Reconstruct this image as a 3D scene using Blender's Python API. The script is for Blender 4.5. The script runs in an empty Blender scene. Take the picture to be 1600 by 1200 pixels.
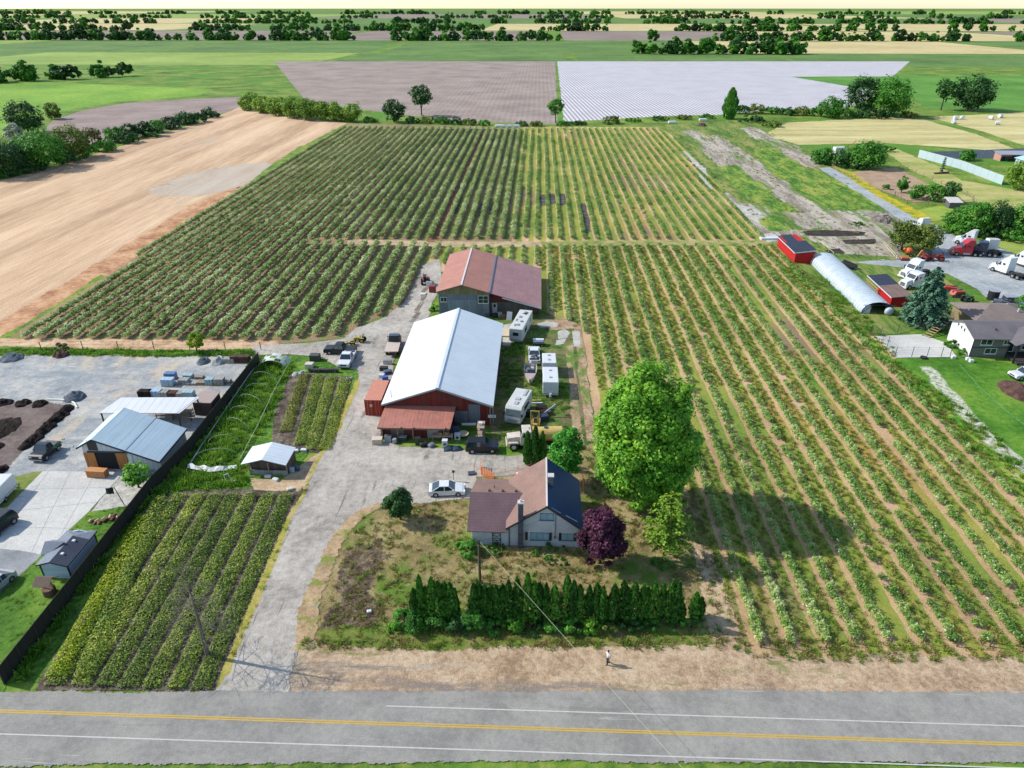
import bpy, bmesh, math, random
import numpy as np
from mathutils import Vector, Matrix, noise as mnoise
from mathutils.geometry import tessellate_polygon
random.seed(7); RNG = np.random.default_rng(7)
R = math.radians
# ------------------------------------------------------------ camera, sky, sun
HC, FPX, HZY, VPX = 52.0, 1100.0, 10.0, 845.0
TH = math.atan((600-HZY)/FPX); YAW = math.atan((VPX-800)*math.cos(TH)/FPX)
sc = bpy.context.scene; COL = sc.collection
cam = bpy.data.cameras.new('camera'); cam.sensor_width = 36; cam.lens = 36*FPX/1600
cam.clip_start = 1; cam.clip_end = 30000
co = bpy.data.objects.new('camera', cam); COL.objects.link(co)
co.location = (0, 0, HC); co.rotation_euler = (R(90)-TH, 0, YAW); sc.camera = co
SUN_EL, SUN_AZ = 39.0, 79.5     # elevation; degrees from +Y towards -X
W = bpy.data.worlds.new('World'); sc.world = W; W.use_nodes = True
nt = W.node_tree; bg = nt.nodes['Background']; sk = nt.nodes.new('ShaderNodeTexSky')
sk.sky_type = 'NISHITA'; sk.sun_disc = False; sk.sun_elevation = R(SUN_EL); sk.sun_rotation = R(-SUN_AZ)
sk.altitude = 50; sk.air_density = 1.0; sk.dust_density = 0.6; sk.ozone_density = 1.0
nt.links.new(sk.outputs[0], bg.inputs[0]); bg.inputs[1].default_value = 0.15
sl = bpy.data.lights.new('sun', 'SUN'); sl.energy = 3.5; sl.angle = R(0.5); sl.color = (1, .955, .88)
so = bpy.data.objects.new('sun', sl); COL.objects.link(so)
sdir = Vector((-math.cos(R(SUN_EL))*math.sin(R(SUN_AZ)), math.cos(R(SUN_EL))*math.cos(R(SUN_AZ)), math.sin(R(SUN_EL))))
so.rotation_euler = sdir.to_track_quat('Z', 'Y').to_euler(); so.location = (0, 0, 150)
sc.view_settings.view_transform = 'Standard'; sc.view_settings.look = 'None'
sc.view_settings.exposure = 0.66; sc.view_settings.gamma = 1
sc.cycles.max_bounces = 5; sc.cycles.diffuse_bounces = 2; sc.cycles.glossy_bounces = 2
sc.cycles.transparent_max_bounces = 24; sc.cycles.transmission_bounces = 3; sc.cycles.volume_bounces = 0
sc.cycles.use_denoising = True; sc.render.engine = 'CYCLES'

# ------------------------------------------------------------ picture point -> place on the ground
FW = Vector((-math.sin(YAW)*math.cos(TH), math.cos(YAW)*math.cos(TH), -math.sin(TH)))
RT = Vector((math.cos(YAW), math.sin(YAW), 0)); UP = RT.cross(FW)
def G(x, y, z=0.0):
    d = FW+RT*((x-800)/FPX)-UP*((y-600)/FPX); t = (z-HC)/d.z
    return Vector((d.x*t, d.y*t, z))
def PJ(p):
    q = Vector(p)-Vector((0, 0, HC)); z = q.dot(FW)
    return 800+FPX*q.dot(RT)/z, 600-FPX*q.dot(UP)/z
def HZ(bx, by, ty):
    b = G(bx, by); lo, hi = 0, 60
    for _ in range(40):
        m = (lo+hi)/2
        if PJ((b.x, b.y, m))[1] > ty: lo = m
        else: hi = m
    return lo
def ppm(y): return FPX/(G(800, y)-Vector((0, 0, HC))).dot(FW)   # pixels per metre at the ground there

# ------------------------------------------------------------ helpers
def S(h):   # sRGB hex -> linear
    return tuple(((c/12.92) if c <= .04045 else ((c+.055)/1.055)**2.4) for c in (int(h[i:i+2], 16)/255 for i in (0, 2, 4)))
def tag(o, label=None, cat=None, group=None, kind=None):
    if label: o['label'] = label
    if cat: o['category'] = cat
    if group: o['group'] = group
    if kind: o['kind'] = kind
    return o
def thing(name, label, cat, loc=(0, 0, 0), rz=0.0, group=None):
    o = bpy.data.objects.new(name, None); COL.objects.link(o); o.empty_display_size = .3
    o.location = loc; o.rotation_euler = (0, 0, rz); return tag(o, label, cat, group)
def copy_tree(o, parent=None):
    c = o.copy(); COL.objects.link(c); c.parent = parent
    for ch in list(o.children): copy_tree(ch, c)
    return c
class MB:
    def __init__(s): s.v = []; s.f = []
    def add(s, vs, fs):
        n = len(s.v); s.v += [tuple(p) for p in vs]; s.f += [tuple(i+n for i in f) for f in fs]; return s
    def poly(s, pts): return s.add(pts, [tuple(range(len(pts)))])
    def box(s, x0, x1, y0, y1, z0, z1, tx=0, ty=0):   # tx, ty: inset of the top
        return s.add([(x0, y0, z0), (x1, y0, z0), (x1, y1, z0), (x0, y1, z0), (x0+tx, y0+ty, z1), (x1-tx, y0+ty, z1), (x1-tx, y1-ty, z1), (x0+tx, y1-ty, z1)],
                     [(3, 2, 1, 0), (4, 5, 6, 7), (0, 1, 5, 4), (1, 2, 6, 5), (2, 3, 7, 6), (3, 0, 4, 7)])
    def obox(s, c, ax, hx, hy, hz, tilt=0):   # oriented box, yaw ax, centre c, half sizes
        m = Matrix.Rotation(ax, 3, 'Z') @ Matrix.Rotation(tilt, 3, 'Y')
        vs = [Vector(c)+m @ Vector((i*hx, j*hy, k*hz)) for k in (-1, 1) for i, j in ((-1, -1), (1, -1), (1, 1), (-1, 1))]
        return s.add(vs, [(3, 2, 1, 0), (4, 5, 6, 7), (0, 1, 5, 4), (1, 2, 6, 5), (2, 3, 7, 6), (3, 0, 4, 7)])
    def bar(s, a, b, w, h):
        a, b = Vector(a), Vector(b); d = (b-a); L = d.length
        if L < 1e-6: return s
        d /= L; x = d.cross(Vector((0, 0, 1)))
        x = x.normalized() if x.length > 1e-4 else Vector((1, 0, 0)); u = x.cross(d)
        vs = [p+x*(i*w/2)+u*(j*h/2) for p in (a, b) for i, j in ((-1, -1), (1, -1), (1, 1), (-1, 1))]
        return s.add(vs, [(3, 2, 1, 0), (4, 5, 6, 7), (0, 1, 5, 4), (1, 2, 6, 5), (2, 3, 7, 6), (3, 0, 4, 7)])
    def cyl(s, a, b, r0, r1=None, n=10, cap=True):
        r1 = r0 if r1 is None else r1; a, b = Vector(a), Vector(b); d = (b-a).normalized()
        x = d.orthogonal().normalized(); y = d.cross(x); vs = []
        for p, r in ((a, r0), (b, r1)):
            vs += [p+x*(r*math.cos(2*math.pi*i/n))+y*(r*math.sin(2*math.pi*i/n)) for i in range(n)]
        fs = [(i, (i+1) % n, n+(i+1) % n, n+i) for i in range(n)]
        if cap: fs += [tuple(range(n-1, -1, -1)), tuple(range(n, 2*n))]
        return s.add(vs, fs)
    def tube(s, pts, r, n=6):
        for a, b in zip(pts[:-1], pts[1:]): s.cyl(a, b, r, r, n)
        return s
    def prof(s, pts, y0, y1, inset=None):   # side outline (x, z) swept from y0 to y1; inset(z) narrows it
        ins = inset or (lambda z: 0); n = len(pts)
        vs = [(x, y0+ins(z), z) for x, z in pts]+[(x, y1-ins(z), z) for x, z in pts]
        return s.add(vs, [(i, (i+1) % n, n+(i+1) % n, n+i) for i in range(n)]+[tuple(range(n-1, -1, -1)), tuple(range(n, 2*n))])
    def ell(s, c, r, n=12, m=8, z0=-1.0):
        vs = []; fs = []
        for j in range(m+1):
            t = math.asin(z0)+(math.pi/2-math.asin(z0))*j/m
            for i in range(n):
                a = 2*math.pi*i/n; vs.append((c[0]+r[0]*math.cos(t)*math.cos(a), c[1]+r[1]*math.cos(t)*math.sin(a), c[2]+r[2]*math.sin(t)))
        for j in range(m):
            for i in range(n): fs.append((j*n+i, j*n+(i+1) % n, (j+1)*n+(i+1) % n, (j+1)*n+i))
        return s.add(vs, fs)
    def build(s, name, mat, parent=None, label=None, bevel=0, smooth=False, world=False):
        me = bpy.data.meshes.new(name); vs = s.v
        if world and parent: ox, oy, oz = parent.location; vs = [(x-ox, y-oy, z-oz) for x, y, z in vs]
        me.from_pydata(vs, [], s.f); me.validate()
        bm = bmesh.new(); bm.from_mesh(me); bmesh.ops.recalc_face_normals(bm, faces=bm.faces)
        if bevel:
            es = [e for e in bm.edges if len(e.link_faces) == 2 and e.calc_face_angle(0) > R(25)]
            bmesh.ops.bevel(bm, geom=es, offset=bevel, segments=2, affect='EDGES', profile=.6, clamp_overlap=True)
        if smooth:
            for f in bm.faces: f.smooth = True
        bm.to_mesh(me); bm.free()
        if mat: me.materials.append(mat)
        o = bpy.data.objects.new(name, me); COL.objects.link(o)
        if parent: o.parent = parent
        if label: o['label'] = label
        return o
def npmesh(name, V, F, mat, smooth=False):
    me = bpy.data.meshes.new(name); k = F.shape[1]
    me.vertices.add(len(V)); me.vertices.foreach_set('co', np.ascontiguousarray(V, dtype=np.float32).ravel())
    me.loops.add(F.size); me.loops.foreach_set('vertex_index', np.ascontiguousarray(F, dtype=np.int32).ravel())
    me.polygons.add(len(F)); me.polygons.foreach_set('loop_start', np.arange(0, F.size, k, dtype=np.int32))
    me.update(calc_edges=True)
    if mat: me.materials.append(mat)
    return me
def nobj(name, V, F, mat, parent=None):
    o = bpy.data.objects.new(name, npmesh(name, V, F, mat)); COL.objects.link(o)
    if parent: o.parent = parent
    return o

# ------------------------------------------------------------ materials
MATS = {}
class NT:
    def __init__(s, name):
        s.m = bpy.data.materials.new(name); s.m.use_nodes = True; s.t = s.m.node_tree; s.b = s.t.nodes['Principled BSDF']
        s.out = s.t.nodes['Material Output']; s.pos = s.n('ShaderNodeNewGeometry').outputs['Position']
    def n(s, k, **kw):
        x = s.t.nodes.new(k)
        for a, v in kw.items(): setattr(x, a, v)
        return x
    def l(s, a, b): s.t.links.new(a, b)
    def noise(s, scale, detail=4, rough=.6, vec=None, st=None, dist=0):
        x = s.n('ShaderNodeTexNoise'); x.inputs['Scale'].default_value = scale; x.inputs['Detail'].default_value = detail
        x.inputs['Roughness'].default_value = rough; x.inputs['Distortion'].default_value = dist
        v = vec or s.pos
        if st:
            mp = s.n('ShaderNodeMapping'); mp.inputs['Scale'].default_value = st; s.l(v, mp.inputs[0]); v = mp.outputs[0]
        s.l(v, x.inputs['Vector']); return x.outputs['Fac']
    def ramp(s, fac, stops, interp='LINEAR'):
        r = s.n('ShaderNodeValToRGB'); e = r.color_ramp; e.interpolation = interp
        while len(e.elements) < len(stops): e.elements.new(.5)
        for el, (p, c) in zip(e.elements, stops): el.position = p; el.color = (*c, 1) if len(c) == 3 else c
        s.l(fac, r.inputs[0]); return r.outputs[0]
    def mix(s, fac, a, b, mode='MIX'):
        x = s.n('ShaderNodeMix', data_type='RGBA', blend_type=mode)
        for v, i in ((fac, 0), (a, 6), (b, 7)):
            if hasattr(v, 'node'): s.l(v, x.inputs[i])
            elif i == 0: x.inputs[0].default_value = v
            else: x.inputs[i].default_value = (*v, 1)
        return x.outputs[2]
    def math(s, op, a, b=0.0, c=None):
        x = s.n('ShaderNodeMath', operation=op)
        for v, i in ((a, 0), (b, 1), (c, 2)):
            if v is None: continue
            if hasattr(v, 'node'): s.l(v, x.inputs[i])
            else: x.inputs[i].default_value = v
        return x.outputs[0]
    def bump(s, h, st, d=.05):
        x = s.n('ShaderNodeBump'); x.inputs['Strength'].default_value = st; x.inputs['Distance'].default_value = d
        s.l(h, x.inputs['Height']); s.l(x.outputs[0], s.b.inputs['Normal']); return x
    def base(s, c):
        if hasattr(c, 'node'): s.l(c, s.b.inputs['Base Color'])
        else: s.b.inputs['Base Color'].default_value = (*c, 1)
    def p(s, **kw):
        for k, v in kw.items(): s.b.inputs[k.replace('_', ' ')].default_value = v
def paint(name, col, rough=.45, metal=0, var=.12, spec=.5, scale=3.0, coat=0):
    if name in MATS: return MATS[name]
    t = NT(name); c = S(col); dk = tuple(v*(1-var) for v in c); lt = tuple(min(1, v*(1+var)) for v in c)
    obj = t.n('ShaderNodeTexCoord').outputs['Object']
    t.base(t.ramp(t.noise(scale, 5, .65, vec=obj), [(.3, dk), (.7, lt)])); t.p(Roughness=rough, Metallic=metal, Coat_Weight=coat)
    t.b.inputs['Specular IOR Level'].default_value = spec; MATS[name] = t.m; return t.m
def glassm():
    if 'glass' in MATS: return MATS['glass']
    t = NT('window_glass'); t.base(S('1b2a33')); t.p(Roughness=.06); t.b.inputs['Specular IOR Level'].default_value = .9; MATS['glass'] = t.m; return t.m
def metal_roof(name, col, axis=1, pitch=.5, var=.1, rough=.45, stain=None, ribd=.1):
    t = NT(name); c = S(col); sx = t.n('ShaderNodeSeparateXYZ'); t.l(t.pos, sx.inputs[0])
    w = t.math('SINE', t.math('MULTIPLY', sx.outputs[axis], 2*math.pi/pitch)); rib = t.math('GREATER_THAN', w, .82)
    cc = t.ramp(t.noise(.35, 5, .6), [(.3, tuple(v*(1-var) for v in c)), (.7, tuple(min(1, v*(1+var)) for v in c))])
    if stain: cc = t.mix(t.ramp(t.noise(1.3, 6, .75, st=(1, 1, 1)), [(.52, (0, 0, 0)), (.68, (1, 1, 1))]), cc, S(stain))
    st = (.15, 3, 1) if axis == 1 else (3, .15, 1)
    fine = t.ramp(t.noise(1.5, 3, .5, st=st), [(.3, (.88, .88, .88)), (.7, (1, 1, 1))])
    t.base(t.mix(1, t.mix(t.math('MULTIPLY', rib, ribd), cc, (.02, .02, .02)), fine, 'MULTIPLY')); t.bump(rib, .6, .04); t.p(Roughness=rough)
    t.b.inputs['Specular IOR Level'].default_value = .4; return t.m
def shingle(name, col, axis='z', var=.18):
    t = NT(name); c = S(col); n = t.noise(9, 3, .8); big = t.noise(.5, 4, .6)
    a = t.ramp(n, [(.3, tuple(v*(1-var*1.6) for v in c)), (.7, tuple(v*(1+var) for v in c))])
    a = t.mix(1, a, t.ramp(big, [(.3, (.82, .82, .84)), (.7, (1.08, 1.05, 1.03))]), 'MULTIPLY')
    sx = t.n('ShaderNodeSeparateXYZ'); t.l(t.pos, sx.inputs[0])
    w = t.math('SINE', t.math('MULTIPLY', sx.outputs[2], 2*math.pi/.13)); a = t.mix(t.math('MULTIPLY', t.math('GREATER_THAN', w, .8), .13), a, (.01, .01, .01))
    t.base(a); t.bump(n, .5, .03); t.p(Roughness=.9); t.b.inputs['Specular IOR Level'].default_value = .2; return t.m
def siding(name, col, axis=0, pitch=.3, var=.2, stain=None, seam=.35, rough=.8):   # boards; axis 0/1 vertical boards, 2 horizontal
    t = NT(name); c = S(col); sx = t.n('ShaderNodeSeparateXYZ'); t.l(t.pos, sx.inputs[0])
    if axis == 2: q = sx.outputs[2]
    else: q = t.math('ADD', sx.outputs[0], sx.outputs[1])
    k = t.math('MULTIPLY', q, 1/pitch); fr = t.math('FRACT', k); fl = t.math('FLOOR', k)
    wn = t.n('ShaderNodeTexWhiteNoise', noise_dimensions='1D'); t.l(fl, wn.inputs['W'])
    cc = t.ramp(wn.outputs['Value'], [(0, tuple(v*(1-var) for v in c)), (1, tuple(min(1, v*(1+var)) for v in c))])
    gr = t.noise(2, 5, .7, st=(3, 3, .35) if axis != 2 else (.3, .3, 4))
    cc = t.mix(1, cc, t.ramp(gr, [(.3, (.75, .75, .75)), (.75, (1.1, 1.1, 1.1))]), 'MULTIPLY')
    if stain: cc = t.mix(t.ramp(t.noise(.6, 6, .7), [(.5, (0, 0, 0)), (.62, (1, 1, 1))]), cc, S(stain))
    t.base(t.mix(t.math('MULTIPLY', t.math('LESS_THAN', fr, .1), seam), cc, (.01, .01, .01))); t.bump(fr, .3, .02); t.p(Roughness=rough)
    t.b.inputs['Specular IOR Level'].default_value = .3; return t.m
BRIGHTEN = {}
def leafm(name, cols, trans=.3, cl=.35, amt=.35):
    if name in MATS: return MATS[name]
    up = BRIGHTEN.get(name, 1.0)**2.1; t = NT(name); g = t.n('ShaderNodeNewGeometry'); oi = t.n('ShaderNodeObjectInfo')
    k = t.math('ADD', t.math('MULTIPLY', g.outputs['Random Per Island'], .62), t.math('MULTIPLY', t.math('SUBTRACT', t.noise(cl, 2, .5), .3), .9))
    k = t.math('ADD', k, t.math('MULTIPLY', t.math('SUBTRACT', oi.outputs['Random'], .5), amt))
    n = len(cols); c = t.ramp(k, [(i/(n-1)*.9+.05, tuple(v*up for v in S(h))) for i, h in enumerate(cols)])
    t.base(c); t.p(Roughness=.6); t.b.inputs['Specular IOR Level'].default_value = .22
    tr = t.n('ShaderNodeBsdfTranslucent'); t.l(c, tr.inputs[0]); mx = t.n('ShaderNodeMixShader'); mx.inputs[0].default_value = trans
    t.l(t.b.outputs[0], mx.inputs[1]); t.l(tr.outputs[0], mx.inputs[2]); t.l(mx.outputs[0], t.out.inputs[0]); MATS[name] = t.m; return t.m
def edgealpha(t, rag=1.0, sc_=1.2):
    at = t.n('ShaderNodeAttribute', attribute_name='edge'); n = t.noise(sc_, 6, .75)
    a = t.math('GREATER_THAN', at.outputs['Fac'], t.math('MULTIPLY', t.math('ADD', t.math('MULTIPLY', t.math('SUBTRACT', n, .5), 2.2), .5), rag))
    a = t.math('MAXIMUM', a, t.math('GREATER_THAN', at.outputs['Fac'], .995)); t.l(a, t.b.inputs['Alpha'])
def ground_mat(name, cols, s1=.35, s2=3.0, fine=18.0, st=None, bump=.5, over=None, rag=True, esc=1.2, rough=.95, contrast=.15, stripes=None):
    """cols: low->high colours by fractal noise; over: [(hex, scale, threshold, softness)] blotches of other stuff"""
    t = NT(name); a = t.noise(s1, 8, .68, st=st); b = t.noise(s2, 6, .75, st=st)
    k = t.math('ADD', t.math('MULTIPLY', a, .6), t.math('MULTIPLY', b, .4)); n = len(cols)
    lo, hi = .5-contrast*.62, .5+contrast*.62
    c = t.ramp(k, [(lo+(hi-lo)*i/(n-1), S(h)) for i, h in enumerate(cols)])
    for i, ov in enumerate(over or []):
        h, s_, th, sf = ov[:4]; mp = t.n('ShaderNodeMapping'); mp.inputs['Location'].default_value = (31.7*i+9, 17.3*i, 0)
        if len(ov) > 4: mp.inputs['Scale'].default_value = ov[4]
        t.l(t.pos, mp.inputs[0]); m = t.ramp(t.noise(s_, 7, .72, vec=mp.outputs[0]), [(th, (0, 0, 0)), (th+sf, (1, 1, 1))]); c = t.mix(m, c, S(h))
    if stripes:   # (axis, pitch, dark amount)
        sx = t.n('ShaderNodeSeparateXYZ'); t.l(t.pos, sx.inputs[0]); ax, pitch, amt = stripes
        w = t.math('ADD', t.math('MULTIPLY', sx.outputs[ax], 2*math.pi/pitch), t.math('MULTIPLY', t.noise(.08, 3, .5), 3.0))
        c = t.mix(t.math('MULTIPLY', t.math('ADD', t.math('MULTIPLY', t.math('SINE', w), .5), .5), amt), c, (.03, .025, .02))
    f = t.noise(fine, 5, .8); c = t.mix(1, c, t.ramp(f, [(.32, (.6, .6, .58)), (.68, (1.32, 1.32, 1.3))]), 'MULTIPLY')
    t.base(c); t.p(Roughness=rough); t.b.inputs['Specular IOR Level'].default_value = .15
    t.bump(t.math('ADD', b, t.math('MULTIPLY', f, .4)), bump, .15)
    if rag: edgealpha(t, 1.0, esc)
    return t.m

# ------------------------------------------------------------ ground patches
LEVEL = [0]
SHEETS = []
def level_for(P):
    bb = (min(p.x for p in P)-3, min(p.y for p in P)-3, max(p.x for p in P)+3, max(p.y for p in P)+3)
    pts = [a.lerp(b, k/8) for a, b in zip(P, P[1:]+P[:1]) for k in range(8)]+[sum(P, Vector((0, 0)))/len(P)]; lv = 1
    for b2, p2, l2, q2 in SHEETS:
        if l2 < lv or b2[0] > bb[2] or b2[2] < bb[0] or b2[1] > bb[3] or b2[3] < bb[1]: continue
        if any(inpoly(p.x, p.y, p2) for p in pts) or any(inpoly(p.x, p.y, P) for p in q2): lv = l2+1; continue
        if any((p-q).length_squared < 9 for p in pts for q in q2): lv = l2+1
    SHEETS.append((bb, P, lv, pts)); return lv
def ztop(x, y):   # height of the sheets at a place
    return max([l for b, P, l, q in SHEETS if b[0] <= x <= b[2] and b[1] <= y <= b[3]] or [0])*.004
def patch(name, pts, mat, px=True, w=.7, jit=.35, step=1.5, kind='structure', label=None, cat=None, lift=0.0, freq=.15):
    """one flat sheet, its outline slightly wandering, its rim ragged through the material"""
    P = [G(*p).to_2d() if px else Vector(p) for p in pts]; LEVEL[0] += 1
    z = level_for(P)*.004+lift
    ar = sum(a.x*b.y-b.x*a.y for a, b in zip(P, P[1:]+P[:1]))
    if ar < 0: P = P[::-1]
    Q = []
    for a, b in zip(P, P[1:]+P[:1]):
        d = (b-a).length; n = max(1, min(160, int(d/step)))
        for i in range(n): Q.append(a.lerp(b, i/n))
    Q2 = []
    for q in Q:
        v = mnoise.noise_vector(Vector((q.x*freq, q.y*freq, LEVEL[0]*3.1)))+mnoise.noise_vector(Vector((q.x*freq*3.7, q.y*freq*3.7, 5)))*.4
        Q2.append(q+v.to_2d()*jit)
    n = len(Q2); out = []
    for i in range(n):
        d = (Q2[(i+1) % n]-Q2[i-1]); d = d.normalized() if d.length else Vector((1, 0)); out.append(Q2[i]+Vector((d.y, -d.x))*w)
    vs = [(q.x, q.y, z) for q in Q2]+[(q.x, q.y, z) for q in out]
    tri = tessellate_polygon([[Vector((q.x, q.y, 0)) for q in Q2]])
    fs = [tuple(t_) for t_ in tri]+[(i, (i+1) % n, n+(i+1) % n, n+i) for i in range(n)]
    me = bpy.data.meshes.new(name); me.from_pydata(vs, [], fs)
    bm = bmesh.new(); bm.from_mesh(me)
    for f in bm.faces:
        f.normal_update()
        if f.normal.z < 0: f.normal_flip()
    bm.to_mesh(me); bm.free()
    at = me.attributes.new('edge', 'FLOAT', 'POINT'); at.data.foreach_set('value', [1.0]*n+[0.0]*n)
    me.materials.append(mat); o = bpy.data.objects.new(name, me); COL.objects.link(o)
    return tag(o, label, cat, None, kind)
def inpoly(x, y, poly):
    c = False; j = len(poly)-1
    for i in range(len(poly)):
        xi, yi = poly[i]; xj, yj = poly[j]
        if (yi > y) != (yj > y) and x < (xj-xi)*(y-yi)/(yj-yi)+xi: c = not c
        j = i
    return c
# ------------------------------------------------------------ the setting: ground, fields, roads, yards
gm = ground_mat('rough_grass', ['41591f', '55732a', '6f8432', '87904a'], s1=.05, s2=.8, rag=False, over=[('4f7d27', .02, .5, .1), ('8b8656', .09, .62, .1)])
me = bpy.data.meshes.new('ground'); me.from_pydata([(-14000, -900, 0), (14000, -900, 0), (14000, 22000, 0), (-14000, 22000, 0)], [], [(0, 1, 2, 3)]); me.materials.append(gm)
o = bpy.data.objects.new('ground', me); COL.objects.link(o); tag(o, kind='structure')
# far farmland up to the horizon
FARM = {'a': ground_mat('far_green', ['4a6632', '5a763a', '688242'], s1=.01, s2=.1, fine=2, rag=False),
        'b': ground_mat('far_plough', ['7d6f66', '8b7b70', '94867a'], s1=.01, s2=.1, fine=2, rag=False, stripes=(0, 6.0, .2)),
        'c': ground_mat('far_straw', ['a99a6c', 'b8a878', 'c3b486'], s1=.01, s2=.1, fine=2, rag=False),
        'd': ground_mat('far_lime', ['748a40', '829648', '90a252'], s1=.01, s2=.1, fine=2, rag=False)}
ys = [760, 980, 1350, 1900, 2700, 3900, 6000, 9500]
for j in range(len(ys)-1):
    x = -ys[j+1]*.95; k = 0
    while x < ys[j+1]*.95:
        wdt = ys[j]*random.uniform(.28, .6)
        if random.random() < .8:
            g = ys[j]*.012
            patch('far_field', [(x+g, ys[j]+g), (x+wdt-g, ys[j]+g), (x+wdt-g+random.uniform(-20, 20), ys[j+1]-g), (x+g, ys[j+1]-g)], FARM[random.choice('aabcdb')], px=False, w=3, jit=5, step=60, freq=.01)
            LEVEL[0] -= 1
        x += wdt
LEVEL[0] = 1
M_PLOUGH = ground_mat('ploughed_soil', ['85766e', '94857b', 'a09188'], s1=.04, s2=.6, fine=5, stripes=(0, 3.0, .14), esc=.3)
patch('ploughed_field', [(430, 96), (866, 96), (868, 194), (780, 191), (700, 186), (640, 180), (560, 170), (480, 158)], M_PLOUGH, w=2, jit=.8, step=6)
patch('ploughed_field', [(72, 207), (85, 188), (130, 173), (200, 161), (300, 155), (384, 151), (381, 166), (310, 186), (245, 207), (165, 226), (110, 222)],
      ground_mat('ploughed_soil_left', ['83736e', '917f78', '9c8b83'], s1=.04, s2=.6, fine=5, stripes=(1, 5.0, .12), esc=.3), w=2, jit=.8, step=6)
# plastic mulch field: pale plastic strips over soil
t = NT('plastic_mulch_rows'); mp = t.n('ShaderNodeMapping'); mp.inputs['Rotation'].default_value = (0, 0, R(-4.4)); t.l(t.pos, mp.inputs[0])
sx = t.n('ShaderNodeSeparateXYZ'); t.l(mp.outputs[0], sx.inputs[0]); fr = t.math('FRACT', t.math('MULTIPLY', sx.outputs[0], 1/2.3))
t.base(t.mix(t.math('LESS_THAN', fr, .46), t.ramp(t.noise(.05, 4), [(.3, S('b9b4b8')), (.7, S('d0ccd0'))]), S('8b8178'))); t.p(Roughness=.6); edgealpha(t, 1, .3)
patch('mulched_field', [(872, 96), (1420, 96), (1345, 160), (1320, 167), (1200, 172), (1120, 179), (1030, 181), (935, 187), (884, 189)], t.m, w=2, jit=.6, step=6)
M_LIME = ground_mat('bright_pasture', ['5c802c', '729634', '8ca640'], s1=.01, s2=.3, fine=3, esc=.2)
patch('pasture', [(-400, 235), (-400, 130), (60, 128), (330, 140), (300, 150), (180, 158), (120, 168), (60, 180), (0, 210)], M_LIME, w=4, jit=2, step=10)
patch('pasture', [(1240, 120), (1800, 118), (1800, 172), (1600, 172), (1450, 170), (1430, 155), (1360, 140)], ground_mat('far_pasture', ['47702a', '558232', '64903a'], s1=.02, s2=.4, fine=3, esc=.2), w=4, jit=2, step=10)
# straw-coloured mown field on the left
M_TAN = ground_mat('mown_straw', ['a08468', 'b69879', 'c4a586', 'cfb292'], s1=.03, s2=.45, fine=3.5, st=(2.6, .16, 1), bump=.3, esc=.5, contrast=.15,
                   over=[('a59a88', .02, .60, .07, (1.5, .35, 1)), ('b98f6a', .25, .66, .05, (2, .12, 1)), ('8c9456', .035, .68, .05, (2.6, .12, 1))])
patch('mown_field', [(-330, 600), (-330, 350), (-60, 300), (0, 283), (95, 258), (160, 238), (245, 212), (310, 192), (350, 178), (378, 167), (440, 180), (545, 193), (470, 241), (375, 302), (310, 345), (200, 415), (100, 480), (20, 524), (-60, 560)], M_TAN, w=1.2, jit=.8, step=4)
patch('dry_patch', [(265, 300), (300, 280), (345, 268), (400, 260), (392, 272), (345, 290), (300, 300)], ground_mat('dry_clay', ['a89683', 'b0a08e', 'b5a898'], s1=.08, s2=.9, fine=4, st=(2, .4, 1), esc=.35), w=14, jit=3, step=4)
patch('red_soil_strip', [(-60, 545), (0, 508), (60, 470), (150, 415), (230, 365), (300, 322), (372, 292), (375, 298), (310, 340), (225, 396), (150, 446), (70, 492), (0, 528)],
      ground_mat('reddish_soil', ['8d6248', 'a67a5a', 'b98e6a', 'c4a27e'], s1=.2, s2=1.2, fine=5, esc=.5), w=1.6, jit=.9, step=3)
M_VERGE = ground_mat('grass_verge', ['45662a', '5c7a2e', '7b8a38', '94904c'], s1=.25, s2=1.6, esc=.8)
for pts in ([(545, 192), (500, 214), (430, 254), (390, 286), (345, 316), (352, 318), (400, 292), (470, 250), (562, 193)], [(470, 228), (420, 262), (392, 290), (408, 290), (445, 262), (490, 232)], [(-60, 575), (0, 530), (60, 495), (160, 430), (170, 432), (60, 510), (0, 545)]):
    patch('grass_verge', pts, M_VERGE, w=.8, jit=.6, step=2.5)
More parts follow.
